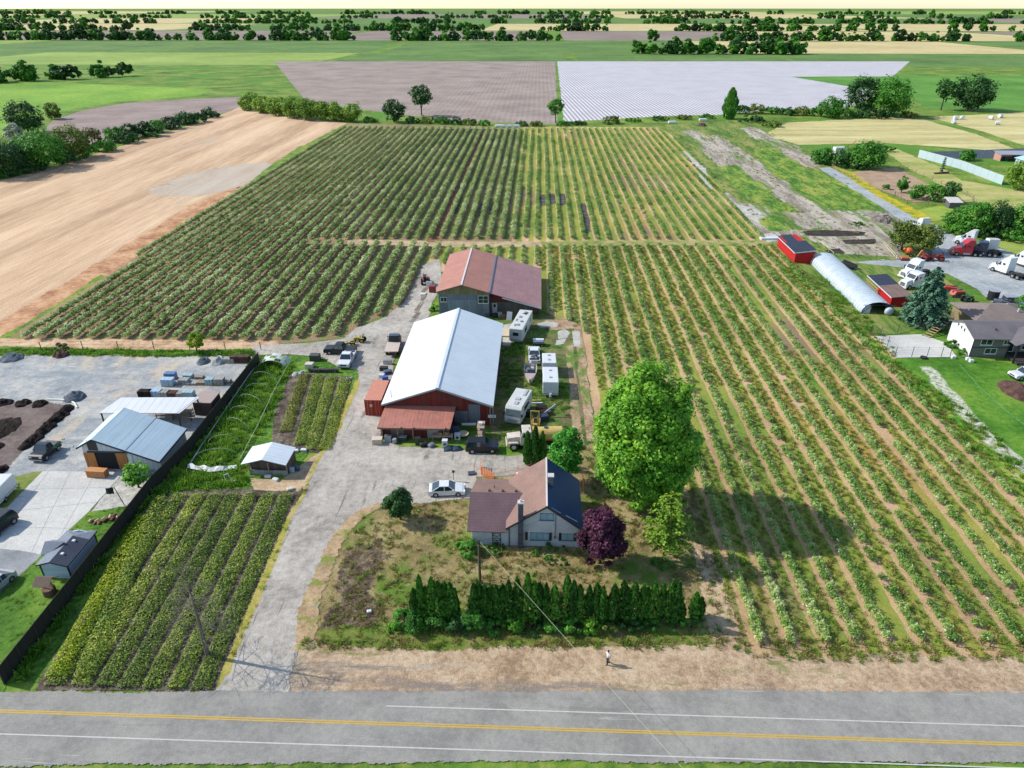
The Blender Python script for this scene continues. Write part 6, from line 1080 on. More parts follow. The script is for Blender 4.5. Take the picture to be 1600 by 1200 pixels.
# motorhome
t, L = place('motorhome', 'white motorhome with large windscreen facing the camera beside the barn', 'motorhome', (819, 634), (801, 665)); m = MB(); m.prof([(-L/2, .45), (L/2-.1, .45), (L/2, .75), (L/2, 1.35), (L/2-.35, 2.5), (L/2-.7, 2.85), (-L/2, 2.85)], -1.2, 1.2); m.build('body', TW2, t, bevel=.08)
m = MB(); m.add([(L/2+.01, -1.1, 1.45), (L/2+.01, 1.1, 1.45), (L/2-.32, 1.1, 2.4), (L/2-.32, -1.1, 2.4)], [(0, 1, 2, 3)]); m.build('windscreen', GLS, t); m = MB(); m.box(L/2, L/2+.12, -1.15, 1.15, .45, .7); m.box(L/2, L/2+.03, -.7, .7, .75, 1.05); m.build('bumper', paint('stripe_grey', '83888c', .5), t)
for x, y, a, b_ in ((-L*.3, .55, .9, .22), (.05*L, 0, .35, .35), (.25*L, .1, .45, .3)): m = MB(); m.box(x-a, x+a, y-b_, y+b_, 2.84, 2.98, .04, .04); m.build('roof_unit', paint('roof_unit', '9d9f9f', .6), t)
for s in (-1, 1): wheel(t, L*.33, s*1.05, .4); wheel(t, -L*.28, s*1.05, .4); m = MB(); m.box(-L*.25, L*.2, s*1.205-.01, s*1.205+.01, 1.5, 2.2); m.build('window', GLS, t); m = MB(); m.box(L/2-.2, L/2-.05, s*1.3-.12, s*1.3+.12, 1.5, 1.9); m.build('mirror', BLK, t)
# boat on the grass, bow to the camera
t, L = place('motorboat', 'small open motorboat with its bow towards the camera between the trailers', 'boat', (829, 578), (828, 604)); m = MB(); N_ = 9; sec_ = []
for j in range(N_):
    f = j/(N_-1); x = -L/2+L*f; w = 1.0*(1-max(0, f-.45)**2*2.9)**1; w = max(.03, w); zb = .35+.35*max(0, f-.6)**1.2; sec_.append([(x, -w, 1.15+.12*f), (x, -w*.8, zb+.15), (x, 0, zb-.1), (x, w*.8, zb+.15), (x, w, 1.15+.12*f)])
m.add([p for s_ in sec_ for p in s_], [(j*5+i, j*5+i+1, (j+1)*5+i+1, (j+1)*5+i) for j in range(N_-1) for i in range(4)]+[(0, 1, 2, 3, 4)]); m.build('hull', paint('hull_white', 'b7b3ac', .4), t)
m = MB(); m.add([sec_[j][0] for j in range(5, 9)]+[sec_[j][4] for j in range(5, 9)], [(i, i+1, 5+i, 4+i) for i in range(3)]); m.build('foredeck', paint('deck_pinkish', 'a39089', .5), t)
m = MB(); m.box(-L*.45, L*.05, -.85, .85, .6, .66); m.build('floor', paint('boat_floor', '3d2f33', .8), t)
for x, y in ((-L*.1, .4), (-L*.1, -.4), (-L*.35, .3)): m = MB(); m.box(x-.25, x+.25, y-.25, y+.25, .66, .95); m.box(x-.28, x-.18, y-.25, y+.25, .95, 1.35); m.build('seat', paint('seat_white', 'b5b1ae', .6), t)
m = MB(); m.add([(L*.05, -.8, 1.2), (L*.12, -.5, 1.22), (L*.12, .5, 1.22), (L*.05, .8, 1.2), (-.02*L, -.75, 1.55), (.04*L, -.45, 1.58), (.04*L, .45, 1.58), (-.02*L, .75, 1.55)], [(0, 1, 5, 4), (1, 2, 6, 5), (2, 3, 7, 6)]); m.build('windscreen', GLS, t); m = MB(); m.ell((-L/2-.15, 0, 1.25), (.3, .22, .35), 10, 6); m.box(-L/2-.25, -L/2-.1, -.07, .07, .2, 1.0); m.build('outboard_motor', WHT, t)
# tanker truck
t, L = place('tanker_truck', 'old white lorry with yellow cylindrical tank facing left behind the thujas', 'truck', (878, 695), (791, 698)); CREAM = paint('cream_paint', 'b8aea0', .5, var=.25); YEL = paint('tank_yellow', 'b89e5c', .5, var=.2)
m = MB(); m.box(-L/2, L/2-.2, -.45, .45, .75, 1.0); m.build('chassis', paint('rusty_frame', '4a3c33', .8), t); m = MB(); m.prof([(L/2-.15, .8), (L/2-.1, 1.75), (L/2-1.9, 1.95), (L/2-1.9, .8)], -.8, .8, lambda z: .1 if z > 1.5 else 0); m.build('hood', CREAM, t, bevel=.08)
m = MB(); m.prof([(L/2-1.85, .8), (L/2-1.85, 1.95), (L/2-2.1, 2.75), (L/2-3.3, 2.75), (L/2-3.3, .8)], -1.1, 1.1, lambda z: .12 if z > 2.3 else 0); m.build('cab', CREAM, t, bevel=.06); m = MB(); m.add([(L/2-1.83, -.95, 2.0), (L/2-1.83, .95, 2.0), (L/2-2.06, .9, 2.65), (L/2-2.06, -.9, 2.65)], [(0, 1, 2, 3)])
for s in (-1, 1): m.add([(L/2-2.1, s*1.12, 2.0), (L/2-3.1, s*1.12, 2.0), (L/2-3.1, s*1.04, 2.55), (L/2-2.25, s*1.04, 2.55)], [(0, 1, 2, 3)])
m.build('window', GLS, t); m = MB(); m.cyl((-L/2+.1, 0, 1.85), (L/2-3.5, 0, 1.85), .95, n=24); m.build('tank', YEL, t, smooth=False); m = MB(); m.cyl((-L*.2, 0, 2.75), (-L*.2, 0, 2.95), .25); m.cyl((L*.1, 0, 1.85), (L*.1-.05, 0, 1.85), .97, n=24); m.build('tank_fitting', MTL, t)
m = MB()
for s in (-1, 1): m.box(L/2-1.6, L/2-.25, s*1.05-.2, s*1.05+.2, 1.15, 1.3, .1, .02)
m.box(L/2-.08, L/2+.06, -1.15, 1.15, .6, .9); m.build('fender', CREAM, t)
for s in (-1, 1): wheel(t, L/2-.95, s*1.0, .55, .32, paint('white_rim', 'b5b2aa', .5)); wheel(t, -L*.22, s*1.0, .55, .45, paint('white_rim', 'b5b2aa', .5)); wheel(t, -L*.38, s*1.0, .55, .45, paint('white_rim', 'b5b2aa', .5))
# old forklift behind the tanker
t, L = place('forklift', 'old yellow forklift with tall mast standing behind the tanker lorry', 'forklift', (838, 664), (835, 683)); L = 2.6; YF = paint('forklift_yellow', 'a98f45', .6, var=.25); m = MB()
for s in (-1, 1): m.box(L/2, L/2+.16, s*.55-.08, s*.55+.08, .1, 4.0); m.box(L/2-.02, L/2+.1, s*.35-.05, s*.35+.05, .1, 3.2)
for z in (.6, 1.7, 2.8, 3.9): m.box(L/2+.02, L/2+.12, -.5, .5, z, z+.12)
m.build('mast', YF, t); m = MB(); m.box(-L/2, L/2-.1, -.6, .6, .5, 1.35); m.build('body', YF, t, bevel=.06); m = MB()
for s in (-1, 1): m.box(L/2+.16, L/2+1.3, s*.35-.07, s*.35+.07, .12, .2)
m.build('fork', MTL, t); m = MB(); m.box(-.5, .1, -.3, .3, 1.35, 1.5); m.box(-.6, -.5, -.3, .3, 1.5, 1.95); m.build('seat', BLK, t)
for s in (-1, 1): wheel(t, L*.32, s*.65, .5, .3); wheel(t, -L*.35, s*.6, .35, .25)
# flatbed truck by the barn
t, L = place('flatbed_truck', 'flatbed truck with beige deck parked beside the left barn wall', 'truck', (612, 559), (619, 534)); m = MB(); m.box(-L/2, L*.1, -1.15, 1.15, 1.0, 1.15); m.build('deck', paint('deck_beige', 'b3a498', .7), t); m = MB(); m.box(-L/2+.2, L/2-.1, -.4, .4, .6, .95); m.build('chassis', BLK, t)
m = MB(); m.prof([(L/2, .6), (L/2, 1.3), (L/2-.9, 1.45), (L/2-1.2, 2.15), (L*.15, 2.15), (L*.12, .6)], -1.0, 1.0, lambda z: .15 if z > 1.8 else 0); m.build('cab', paint('truck_blue_grey', '3b4450', .4), t, bevel=.05); m = MB()
for k in range(7): yy = -1.0+k*.33; m.box(L*.105, L*.115+.03, yy-.03, yy+.03, 1.15, 2.2)
m.box(L*.105, L*.115+.03, -1.1, 1.1, 2.15, 2.25); m.build('headboard', BLK, t)
for s in (-1, 1): wheel(t, L*.33, s*.9, .42); wheel(t, -L*.3, s*.9, .42, .4)
# shipping container
a, b = G(573, 650), G(578, 612); t = thing('shipping_container', 'orange red shipping container at the front left corner of the white roofed barn', 'container', G(585, 650)+Vector((0, 3.05, 0)), R(90)); CR = siding('container_red', 'a83a24', 0, .28, .05, stain='93331f')
m = MB(); n = 44
for s in (-1, 1):
    for k in range(n): x = -3.03+6.06*k/n; d = .0 if k % 2 else .04; m.box(x, x+6.06/n+.0, s*1.19-.02+s*d, s*1.19+.02+s*d, .25, 2.55)
m.box(-3.03, 3.03, -1.16, 1.16, .1, .24); m.build('side_wall', CR, t)
m = MB(); m.box(-3.03, 3.03, -1.2, 1.2, 2.56, 2.62); m.build('roof', paint('faded_orange', 'b5765f', .6, var=.18), t); m = MB()
for s in (-1, 1):
    for x in (-3.0, 2.9): m.box(x, x+.12, s*1.2-.07, s*1.2+.07, .1, 2.64)
    m.box(-3.0, 3.0, s*1.2-.05, s*1.2+.05, .08, .2)
m.build('frame', paint('container_frame', '8f2f1e', .6), t)
for s in (-1, 1):
    d = MB(); y0_, y1_ = sorted((s*.03, s*1.14)); d.box(-3.05, -3.0, y0_, y1_, .15, 2.54); d = d.build('door', CR, t); q = MB()
    for yy in (s*.35, s*.8): q.cyl((-3.09, yy, .2), (-3.09, yy, 2.5), .025, n=6)
    q.build('locking_bar', paint('bar_grey', '8a8580', .5), d)
m = MB(); m.box(-3.075, -3.055, .15, .5, 1.5, 1.95); m.build('label_plate', paint('label_white', 'c0bdb8', .5), t)
# semi tractors in the right yard
def semi(label, rear, front, col, raised=True, bodyc=None, hoodc=None, L=None):
    t, l = place('semi_truck', label, 'semi truck', rear, front, 'semi trucks parked in the right yard'); L = L or max(6.8, min(7.6, l)); bodyc = bodyc or col; h = L/2
    m = MB(); m.box(-h, h-.6, -.42, .42, .75, 1.0); m.box(-h+.1, -h+1.2, -.5, .5, 1.0, 1.15); m.build('chassis', paint('truck_frame', '2a2826', .7), t)
    m = MB(); m.prof([(h, .5), (h, 1.2), (h-.25, 1.75), (h-1.7, 2.1), (h-1.7, .5)], -1.05, 1.05, lambda z: .28 if z > 1.6 else (.1 if z > 1 else 0)); m.build('hood', col, t, bevel=.1, smooth=False)
    m = MB(); m.prof([(h-1.65, .55), (h-1.65, 2.05), (h-2.25, 2.95), (h-2.6, 3.15), (h-2.6, .55)], -1.15, 1.15, lambda z: .12 if z > 2.5 else 0); m.build('cab', col, t, bevel=.05)
    m = MB(); m.prof([(h-2.55, .6), (h-2.55, 3.2), (h-3.2, 3.85 if raised else 3.3), (h-4.3, 3.95 if raised else 3.3), (h-4.3, .6)], -1.2, 1.2, lambda z: .14 if z > 3.4 else 0); m.build('sleeper', bodyc, t, bevel=.06)
    m = MB(); m.add([(h-1.7, -.98, 2.15), (h-1.7, .98, 2.15), (h-2.23, .95, 2.92), (h-2.23, -.95, 2.92)], [(0, 1, 2, 3)])
    for s in (-1, 1): m.add([(h-1.85, s*1.165, 2.0), (h-2.5, s*1.165, 2.0), (h-2.5, s*1.1, 2.75), (h-2.25, s*1.1, 2.75)], [(0, 1, 2, 3)]); m.box(h-3.5, h-3.0, s*1.19-.02, s*1.19+.03, 2.2, 2.6)
    m.build('window', GLS, t); m = MB(); m.box(h-.02, h+.04, -.55, .55, .75, 1.5); m.build('grille', CHR, t); m = MB(); m.box(h-.1, h+.12, -1.15, 1.15, .35, .7); m.build('bumper', col, t, bevel=.04)
    for s in (-1, 1):
        wheel(t, h-1.0, s*.98, .5, .3)
        for x in (-h+.6, -h+1.75): wheel(t, x, s*.9, .5, .55)
        m = MB(); m.cyl((h-3.9, s*.95, .7), (h-2.4, s*.95, .7), .32, n=12); m.build('fuel_tank', CHR, t); m = MB(); m.box(h-.15, h+.0, s*.85-.16, s*.85+.16, 1.0, 1.25); m.build('headlight', LAMPW, t); m = MB(); m.box(h-1.75, h-1.6, s*1.35-.08, s*1.35+.1, 1.9, 2.5); m.build('mirror', BLK, t)
    return t
RDP = paint('red_paint', 'a3121c', .3, coat=.4); 
semi('red semi truck with tall sleeper in the middle of the right yard cluster', (1530, 400), (1486, 398), RDP)
semi('white semi truck parked directly behind the red one', (1536, 388), (1492, 379), WHT)
semi('dark blue semi truck squeezed between the red and a small white one', (1552, 401), (1512, 396), NVY, raised=False, L=6.8)
semi('white semi truck with bare rear frame at the right end of the cluster', (1562, 404), (1530, 384), WHT, raised=False, L=6.8)
semi('white semi truck with open black frame nearest the right picture edge', (1598, 438), (1549, 421), WHT)
semi('white semi truck half hidden behind the one nearest the right edge', (1622, 424), (1578, 409), WHT)
semi('white semi truck partly behind the two round dark trees', (1458, 372), (1424, 356), WHT)
semi('white semi truck whose nose shows left of the blue green spruce', (1452, 428), (1405, 436), WHT)
semi('white semi truck at the foot of the blue green spruce, in front of another', (1455, 444), (1404, 452), WHT, raised=False)
# tractors and small machines
def tractor(label, rear, front, col, L=3.4, name='tractor', cab=False):
    t, l = place(name, label, 'tractor', rear, front); k = L/3.4; m = MB(); m.prof([(-.2*k, .7*k), (1.6*k, .7*k), (1.6*k, 1.35*k), (-.2*k, 1.5*k)], -.33*k, .33*k); m.build('hood', col, t, bevel=.05); m = MB(); m.box(-1.3*k, .2*k, -.4*k, .4*k, .6*k, 1.0*k); m.build('body', BLK, t)
    m = MB(); m.box(-.95*k, -.45*k, -.28*k, .28*k, 1.15*k, 1.3*k); m.box(-1.05*k, -.95*k, -.28*k, .28*k, 1.3*k, 1.7*k); m.build('seat', BLK, t); m = MB(); m.cyl((.0, 0, 1.4*k), (-.25*k, 0, 1.75*k), .03); m.cyl((-.25*k, 0, 1.75*k), (-.27*k, 0, 1.78*k), .2*k, n=12); m.build('steering_wheel', BLK, t)
    for s in (-1, 1): wheel(t, -.9*k, s*.75*k, .72*k, .38*k, col); wheel(t, 1.25*k, s*.6*k, .42*k, .25*k, col); m = MB(); m.box(-1.5*k, -.3*k, s*.72*k-.2*k, s*.72*k+.2*k, 1.46*k, 1.54*k); m.build('fender', col, t)
    m = MB()
    for s in (-1, 1): m.box(-1.15*k, -1.05*k, s*.4*k-.04, s*.4*k+.04, 1.5*k, 2.3*k)
    m.box(-1.15*k, -1.05*k, -.44*k, .44*k, 2.25*k, 2.33*k); m.cyl((.9*k, .2*k, 1.4*k), (.9*k, .2*k, 2.0*k), .04); m.build('roll_bar', BLK, t)
    return t
RTR = paint('old_red', '7a2724', .5); GTR = paint('tractor_green', '2c5d3a', .5); OTR = paint('tractor_orange', 'c25a22', .5)
tractor('dark red tractor standing left of the red roofed barn', (666, 449), (663, 436), RTR)
tractor('small green tractor beside the brown roof behind the grey house', (1505, 472), (1517, 470), GTR, 2.6)
tractor('red tractor with dark seat on the gravel by the right yard excavator', (1470, 408), (1456, 407), paint('tractor_red', 'a03224', .5), 3.0)
tractor('yellow ride on mower at the end of the crop rows behind the dark pickup', (568, 535), (557, 534), paint('mower_yellow', 'a99a35', .5), 2.2, 'ride_on_mower')
tractor('small yellow machine between the dark pickup and the crop rows', (552, 540), (543, 541), paint('mower_yellow', 'a99a35', .5), 1.8, 'ride_on_mower')
t, L = place('excavator', 'small orange red excavator with lowered arm near the fenced garden', 'excavator', (1455, 405), (1438, 408)); m = MB(); m.box(-.9, .8, -.7, .7, .6, 1.5); m.build('body', RTR, t, bevel=.08)
for s in (-1, 1): m = MB(); m.prof([(-1.2, .1), (1.2, .1), (1.35, .35), (1.2, .6), (-1.2, .6), (-1.35, .35)], s*.7-.18, s*.7+.18); m.build('track', BLK, t)
m = MB(); m.bar((.7, 0, 1.3), (2.1, 0, 2.6), .2, .28); m.bar((2.1, 0, 2.6), (3.2, 0, 1.3), .16, .24); m.build('arm', paint('tractor_orange', 'c25a22', .5), t); m = MB(); m.prof([(3.0, .7), (3.4, .7), (3.3, 1.4), (2.95, 1.3)], -.35, .35); m.build('bucket', MTL, t); m = MB(); m.box(-.6, .4, -.5, .5, 1.5, 2.3); m.build('cab', GLS, t)
t = thing('concrete_mixer', 'round orange machine on the grass left of the excavator', 'mixer', G(1418, 400)); m = MB(); m.ell((0, 0, 1.3), (.9, .85, .75), 14, 8); m.cyl((-.6, 0, 1.3), (-1.2, 0, 1.8), .4, .3); m.build('drum', OTR, t)
for s in (-1, 1): wheel(t, .3, s*.8, .4); m = MB(); m.bar((.3, s*.75, .4), (0, s*.8, 1.3), .08, .08); m.build('frame', MTL, t)
t = thing('orange_implement', 'low orange implement on the drive edge below the round orange machine', 'implement', G(1413, 407)); m = MB(); m.box(-.9, .9, -.4, .4, .3, .8); m.build('body', OTR, t, bevel=.08); m = MB()
for k in range(5): m.cyl((-.8+k*.4, -.5, .25), (-.8+k*.4, .5, .25), .25, n=10)
m.build('roller', MTL, t)
for k, (px, py, lb) in enumerate(((1482, 452, 'left'), (1494, 459, 'right'))):
    t = thing('red_tiller', 'red farm implement with tines right of the blue spruce, %s one of two' % lb, 'implement', G(px, py+4), k*.6-.3); m = MB(); m.prof([(-1.4, .5), (1.4, .5), (1.2, 1.2), (-1.0, 1.3)], -.7, .7); m.build('hood', paint('implement_red', 'a83a2c', .5), t, bevel=.06); m = MB()
    for j in range(6): m.bar((-1.2+j*.5, -.8, .9), (-1.2+j*.5, -1.1, .1), .06, .06)
    m.bar((-1.4, 0, 1.2), (1.4, .2, 1.35), .15, .15); m.build('tine', MTL, t)
    for s in (-1, 1): wheel(t, s*1.2, -.6, .35)
for k, (px, py, lb, cm) in enumerate(((1550, 468, 'black drum standing at the gravel edge above the brown roof', BLK), (1575, 474, 'dark square bin beside two parked machines above the brown roof', paint('bin_dark', '34363c', .6)))):
    t = thing('waste_bin', lb, 'bin', G(px, py)); m = MB(); m.cyl((0, 0, 0), (0, 0, 1.9), 1.0, 1.05, 16) if k == 0 else m.box(-1, 1, -.8, .8, 0, 1.5); m.build('body', cm, t); m = MB(); m.cyl((0, 0, 1.9), (0, 0, 2.0), 1.08, n=16) if k == 0 else m.box(-1.05, 1.05, -.85, .85, 1.5, 1.6); m.build('lid', paint('lid_grey', '8a8d92', .5), t)
tractor('grey blue machine parked between the black drum and the dark bin', (1570, 480), (1556, 477), paint('machine_blue', '5b6478', .5), 3.0)
t, L = place('utility_trailer', 'low black trailer on the grass between greenhouse and garden', 'trailer', (1312, 413), (1334, 422)); m = MB(); m.box(-L/2, L/2, -.9, .9, .5, .65); m.build('deck', BLK, t)
for s in (-1, 1): m = MB(); m.box(-L/2, L/2, s*.9-.03, s*.9+.03, .65, 1.1); m.build('side', BLK, t); wheel(t, 0, s*1.0, .35)
m = MB(); m.bar((L/2, 0, .55), (L/2+3, -.4, .5), .09, .09); m.build('drawbar', MTL, t)

# ------------------------------------------------------------ loose things
def boxthing(name, label, cat, px, py, w, d, h, mat, rz=0, z=0, top=None, bev=.02, grp=None):
    m = MB(); m.box(-w/2, w/2, -d/2, d/2, 0, h)
    if top is None: o = m.build(name, mat, bevel=bev); o.location = G(px, py)+Vector((0, 0, z+.02)); o.rotation_euler = (0, 0, rz); return tag(o, label, cat, grp)
    t = thing(name, label, cat, G(px, py)+Vector((0, 0, z+.02)), rz, grp); m.build('body', mat, t, bevel=bev); m = MB(); m.box(-w/2-.03, w/2+.03, -d/2-.03, d/2+.03, h, h+.06); m.build('lid', top, t); return t
def heap(name, label, cat, px, by, wpx, dpx, h, mat, jit=.25, seg=36, parts=1, flat=.0):
    b = G(px, by); rx = wpx/ppm(by)/2; ry = dpx; o_ = MB(); n = seg; vs = []; fs = []; mm = 9
    for j in range(mm+1):
        f = j/mm; 
        for i in range(n):
            a = 2*math.pi*i/n; rr = 1-f; x, y = math.cos(a)*rr*rx, math.sin(a)*rr*ry; z = h*(f**.9)*(1-.25*f*f) if not flat else h*min(1, f*2.6)
            v = mnoise.noise(Vector((b.x+x*1.3, b.y+y*1.3, j*.4))); vs.append((x*(1+jit*.5*mnoise.noise(Vector((math.cos(a)*2, math.sin(a)*2, b.x)))), y*(1+jit*.5*mnoise.noise(Vector((math.cos(a)*2, math.sin(a)*2+5, b.x)))), max(0 if j else -.05, z+(v*h*jit if j else -.05))))
    for j in range(mm):
        for i in range(n): fs.append((j*n+i, j*n+(i+1) % n, (j+1)*n+(i+1) % n, (j+1)*n+i))
    o_.add(vs, fs); o = o_.build(name, mat); o.location = b; return tag(o, label, cat)
DKS = ground_mat('black_compost', ['1d1815', '2a221e', '3a302a'], s1=1, s2=5, rag=False, bump=1.2); GRV = ground_mat('gravel_heap', ['4d555c', '616970', '767d82'], s1=1, s2=6, rag=False, bump=1); LGR = ground_mat('light_gravel_heap', ['8b8c8a', 'a3a39f', 'b4b3ae'], s1=1, s2=6, rag=False, bump=1); BRN = ground_mat('brown_mulch', ['42302a', '55403a', '6a5048'], s1=1, s2=6, rag=False, bump=1)
heap('gravel_pile', 'dark grey gravel pile in the middle of the gravel yard', 'pile', 117, 622, 34, 1.7, 1.4, GRV); heap('gravel_pile', 'dark gravel pile along the weedy strip at the left edge', 'pile', 18, 560, 40, 2, 1.2, GRV)
heap('gravel_pile', 'small dark gravel pile in the back row near the black fence', 'pile', 318, 566, 20, 1.4, 1.1, GRV); heap('gravel_pile', 'pale gravel pile in the back row near the black fence', 'pile', 341, 566, 24, 1.6, 1.5, LGR)
b0_, b1_ = G(44, 694), G(104, 640)
for k in range(7): q = b0_.lerp(b1_, k/6); px, py = PJ(q); heap('compost_pile', 'black compost heap in the diagonal ridge on the brown plot, %s from the camera end' % ORD(k+1), 'pile', px, py+1, 22+3*(k % 2), 1.6, .9, DKS, .35)
for k, (px, py, w) in enumerate(((6, 630, 30), (36, 631, 26), (62, 632, 24), (-4, 672, 60), (-10, 700, 36), (2, 736, 18))): heap('compost_pile', 'black compost heap on the brown plot near the left edge, %s from the back' % ORD(k+1), 'pile', px, py, w, 1.2 if w < 50 else 4.0, .8, DKS, .35)
heap('mulch_pile', 'rounded brown mulch pile on the lawn in front of the white suv', 'pile', 1588, 612, 46, 3.6, 1.9, BRN, .12); heap('soil_pile', 'grey soil heap at the end of the dirt strips beside the lane', 'pile', 1380, 345, 34, 4, 2.0, ground_mat('grey_soil_heap', ['5a5450', '6f6862', '857d75'], s1=.6, s2=4, rag=False, bump=1), .4)
heap('soil_pile', 'small dark heap on the grass beyond the far end of the dirt strips', 'pile', 1097, 196, 14, 4, 1.6, BRN, .4); heap('brush_pile', 'brown brush heap on the gravel yard edge', 'pile', 96, 555, 26, 1.6, 1.0, BRN, .5)
for k, (px, py) in enumerate(((1492.5, 187), (1489.5, 193), (1503, 187), (1548, 187), (1558, 195), (1562.5, 184))):
    m = MB(); m.cyl((-.8, 0, .8), (.8, 0, .8), .8, n=16); o = m.build('hay_bale', WHT, None, smooth=False, bevel=.08); o.location = G(px, py); o.rotation_euler = (0, 0, k*.7); o.scale = (1.25,)*3
    tag(o, 'white wrapped hay bale on the far right field, %s' % ['upper left of the left group', 'nearest of the left group', 'rightmost of the left group', 'leftmost of the right group', 'nearest of the right group', 'farthest of the right group'][k], 'hay bale', 'white hay bales')
# stone pallets on the gravel yard
STN = ground_mat('stacked_stone', ['83827c', '9a9994', 'aeaca6'], s1=2, s2=9, rag=False); 
def pallet(label, px, py, w, d, h, mat, name='stone_pallet', cat='pallet', layers=3, rz=0, grp='stone pallets on the gravel yard'):
    t = thing(name, label, cat, G(px, py), rz, grp); m = MB()
    for k in range(3): m.box(-w/2, w/2, -d/2+k*(d-.12)/2, -d/2+k*(d-.12)/2+.12, 0, .1)
    m.box(-w/2, w/2, -d/2, d/2, .1, .14); m.build('base', PW, t); m = MB()
    for k in range(layers):
        z = .14+k*h/layers
        for i in range(3): xx = -w/2+.03+i*(w-.06)/3; m.box(xx, xx+(w-.1)/3-random.uniform(.01, .05), -d/2+.03+random.uniform(0, .05), d/2-.03-random.uniform(0, .05), z, z+h/layers-.02)
    m.build('load', mat, t); return t
BLU = paint('blue_wrap', '4b6a92', .5); LBL = paint('pale_blue_wrap', '93a9b8', .5); TEAL = paint('teal_wrap', '8aa3a4', .5)
PX = [(264, 602, 1.9, 1.2, 1.1, LBL, 'pale blue wrapped pallet at the left end of the front row'), (268, 592, 1.8, 1.1, 1.0, BLU, 'deep blue wrapped pallet behind the pale blue one'), (275, 600, 1.2, 1.2, .25, STN, 'low flat stone pallet next to the blue pallets'), (289, 599, 1.6, 1.2, .7, STN, 'grey stone pallet third from the left in the front row'), (302, 600, 1.5, 1.2, .25, STN, 'flat stone pallet in the middle of the front row'), (316, 600, 1.3, 1.2, .4, paint('brown_stone', '877669', .8), 'brownish stone pallet in the front row'), (329, 600, 1.3, 1.2, .9, TEAL, 'teal topped stone pallet in the front row'), (344, 600, 1.6, 1.2, .95, STN, 'tall grey stone pallet at the right end of the front row'), (356, 598, 1.1, 1.1, .4, STN, 'small stone pallet closest to the black fence'), (295, 590, 1.5, 1.1, .5, TEAL, 'teal topped pallet in the second row behind the grey stone pallet'), (312, 591, 1.4, 1.0, .3, paint('brown_stone', '877669', .8), 'brownish pallet in the second row')]
for px, py, w, d, h, mt, lb in PX: pallet(lb, px, py, w, d, h, mt)
for k, (px, py, w, h, mt, nm, lb) in enumerate(((229, 620, 2.0, 1.0, DKS, 'scrap_bin', 'dark scrap bin at the left end behind the open carport'), (245, 619, 1.8, 1.0, LBL, 'storage_crate', 'pale crate behind the open carport'), (258, 620, 1.4, .9, STN, 'storage_crate', 'grey crate behind the open carport, middle of the row'), (270, 620, 1.6, .8, BRN, 'storage_crate', 'brown crate behind the open carport'), (284, 620, 1.3, .7, STN, 'storage_crate', 'small grey crate behind the open carport'), (296, 620, 1.7, .9, TEAL, 'storage_crate', 'teal crate behind the right part of the open carport'), (316, 625, 1.8, .4, LBL, 'storage_crate', 'flat pale crate right of the open carport'), (360, 566, 1.9, .7, STN, 'storage_crate', 'grey covered crate in the back row near the fence'), (377, 566, 3.2, 1.1, BRN, 'timber_bin', 'long brown timber bin in the back corner by the black fence'))):
    pallet(lb, px, py, w, 1.2, h, mt, nm, 'crate', 2, grp=None)
t = thing('storage_box', 'tall brown box with pale top against the black fence', 'box', G(322, 646)); m = MB(); m.box(-1.3, 1.3, -.6, 2.6, 0, 2.1); m.build('body', paint('box_brown', '4a3830', .8), t); m = MB(); m.box(-1.4, 1.4, -.7, 2.7, 2.1, 2.18); m.build('lid', paint('lid_tan', '94827a', .7), t)
# inside the carport
for k, (px, py, lb) in enumerate(((288, 655, 'metal rack of boards under the right end of the open carport'), (262, 652, 'low rack of scrap under the middle of the open carport'))):
    t = thing('board_rack', lb, 'rack', G(px, py)); m = MB()
    for x in (-1.3, 1.3):
        for y in (-.5, .5): m.box(x-.04, x+.04, y-.04, y+.04, 0, 1.6)
    m.build('frame', MTL, t); m = MB()
    for z in (.4, .9, 1.4):
        for j in range(4): m.bar((-1.5, -.4+j*.25, z+random.uniform(0, .1)), (1.5, -.4+j*.25, z+random.uniform(0, .1)), .15, .06)
    m.build('boards', paint('weathered_wood', '8a7660', .8), t)
boxthing('wooden_box', 'large orange brown plywood box standing in front of the workshop doors', 'box', 154, 744, 2.4, .9, .95, paint('orange_ply', 'a96f3f', .6, var=.25), -.05, top=paint('ply_top', 'b07a48', .6))
# firewood, well
RW = paint('log_bark', '6b4a35', .9); LW = paint('log_end', 'b39878', .8)
for k in range(14):
    px, py = 142+k*3.4+random.uniform(-1, 1), 818-k*.55+random.uniform(-5, 3); a = random.uniform(0, 3.1); l = random.uniform(.35, .9); r = random.uniform(.1, .2); m = MB(); m.cyl((-l/2, 0, r), (l/2, 0, r), r, n=9); o = m.build('log', RW if k % 3 else LW); o.location = G(px, py); o.rotation_euler = (0, 0, a); tag(o, '%s cut log from the left in the scattered woodpile by the black fence' % ORD(k+1), 'log', 'logs of the scattered woodpile')
t = thing('wishing_well', 'little brown roofed wooden well standing on the lawn by the pale shed', 'well', G(79, 928)); m = MB(); m.cyl((0, 0, 0), (0, 0, .8), .62, .6, 14); m.build('basin', siding('well_wood', '6b5040', 0, .15, .2), t); m = MB()
for s in (-1, 1): m.box(s*.5-.05, s*.5+.05, -.05, .05, 0, 1.9)
m.build('post', paint('weathered_wood', '8a7660', .8), t); m = MB(); slab(m, (-.85, -.8, 1.65), (.85, -.8, 1.65), (.85, 0, 2.25), (-.85, 0, 2.25), .07); slab(m, (-.85, .002, 2.25), (.85, .002, 2.25), (.85, .8, 1.65), (-.85, .8, 1.65), .07); m.build('roof', shingle('well_shingle', '6e5f55'), t)
WPI = paint('white_pipe', 'c2c7be', .5)
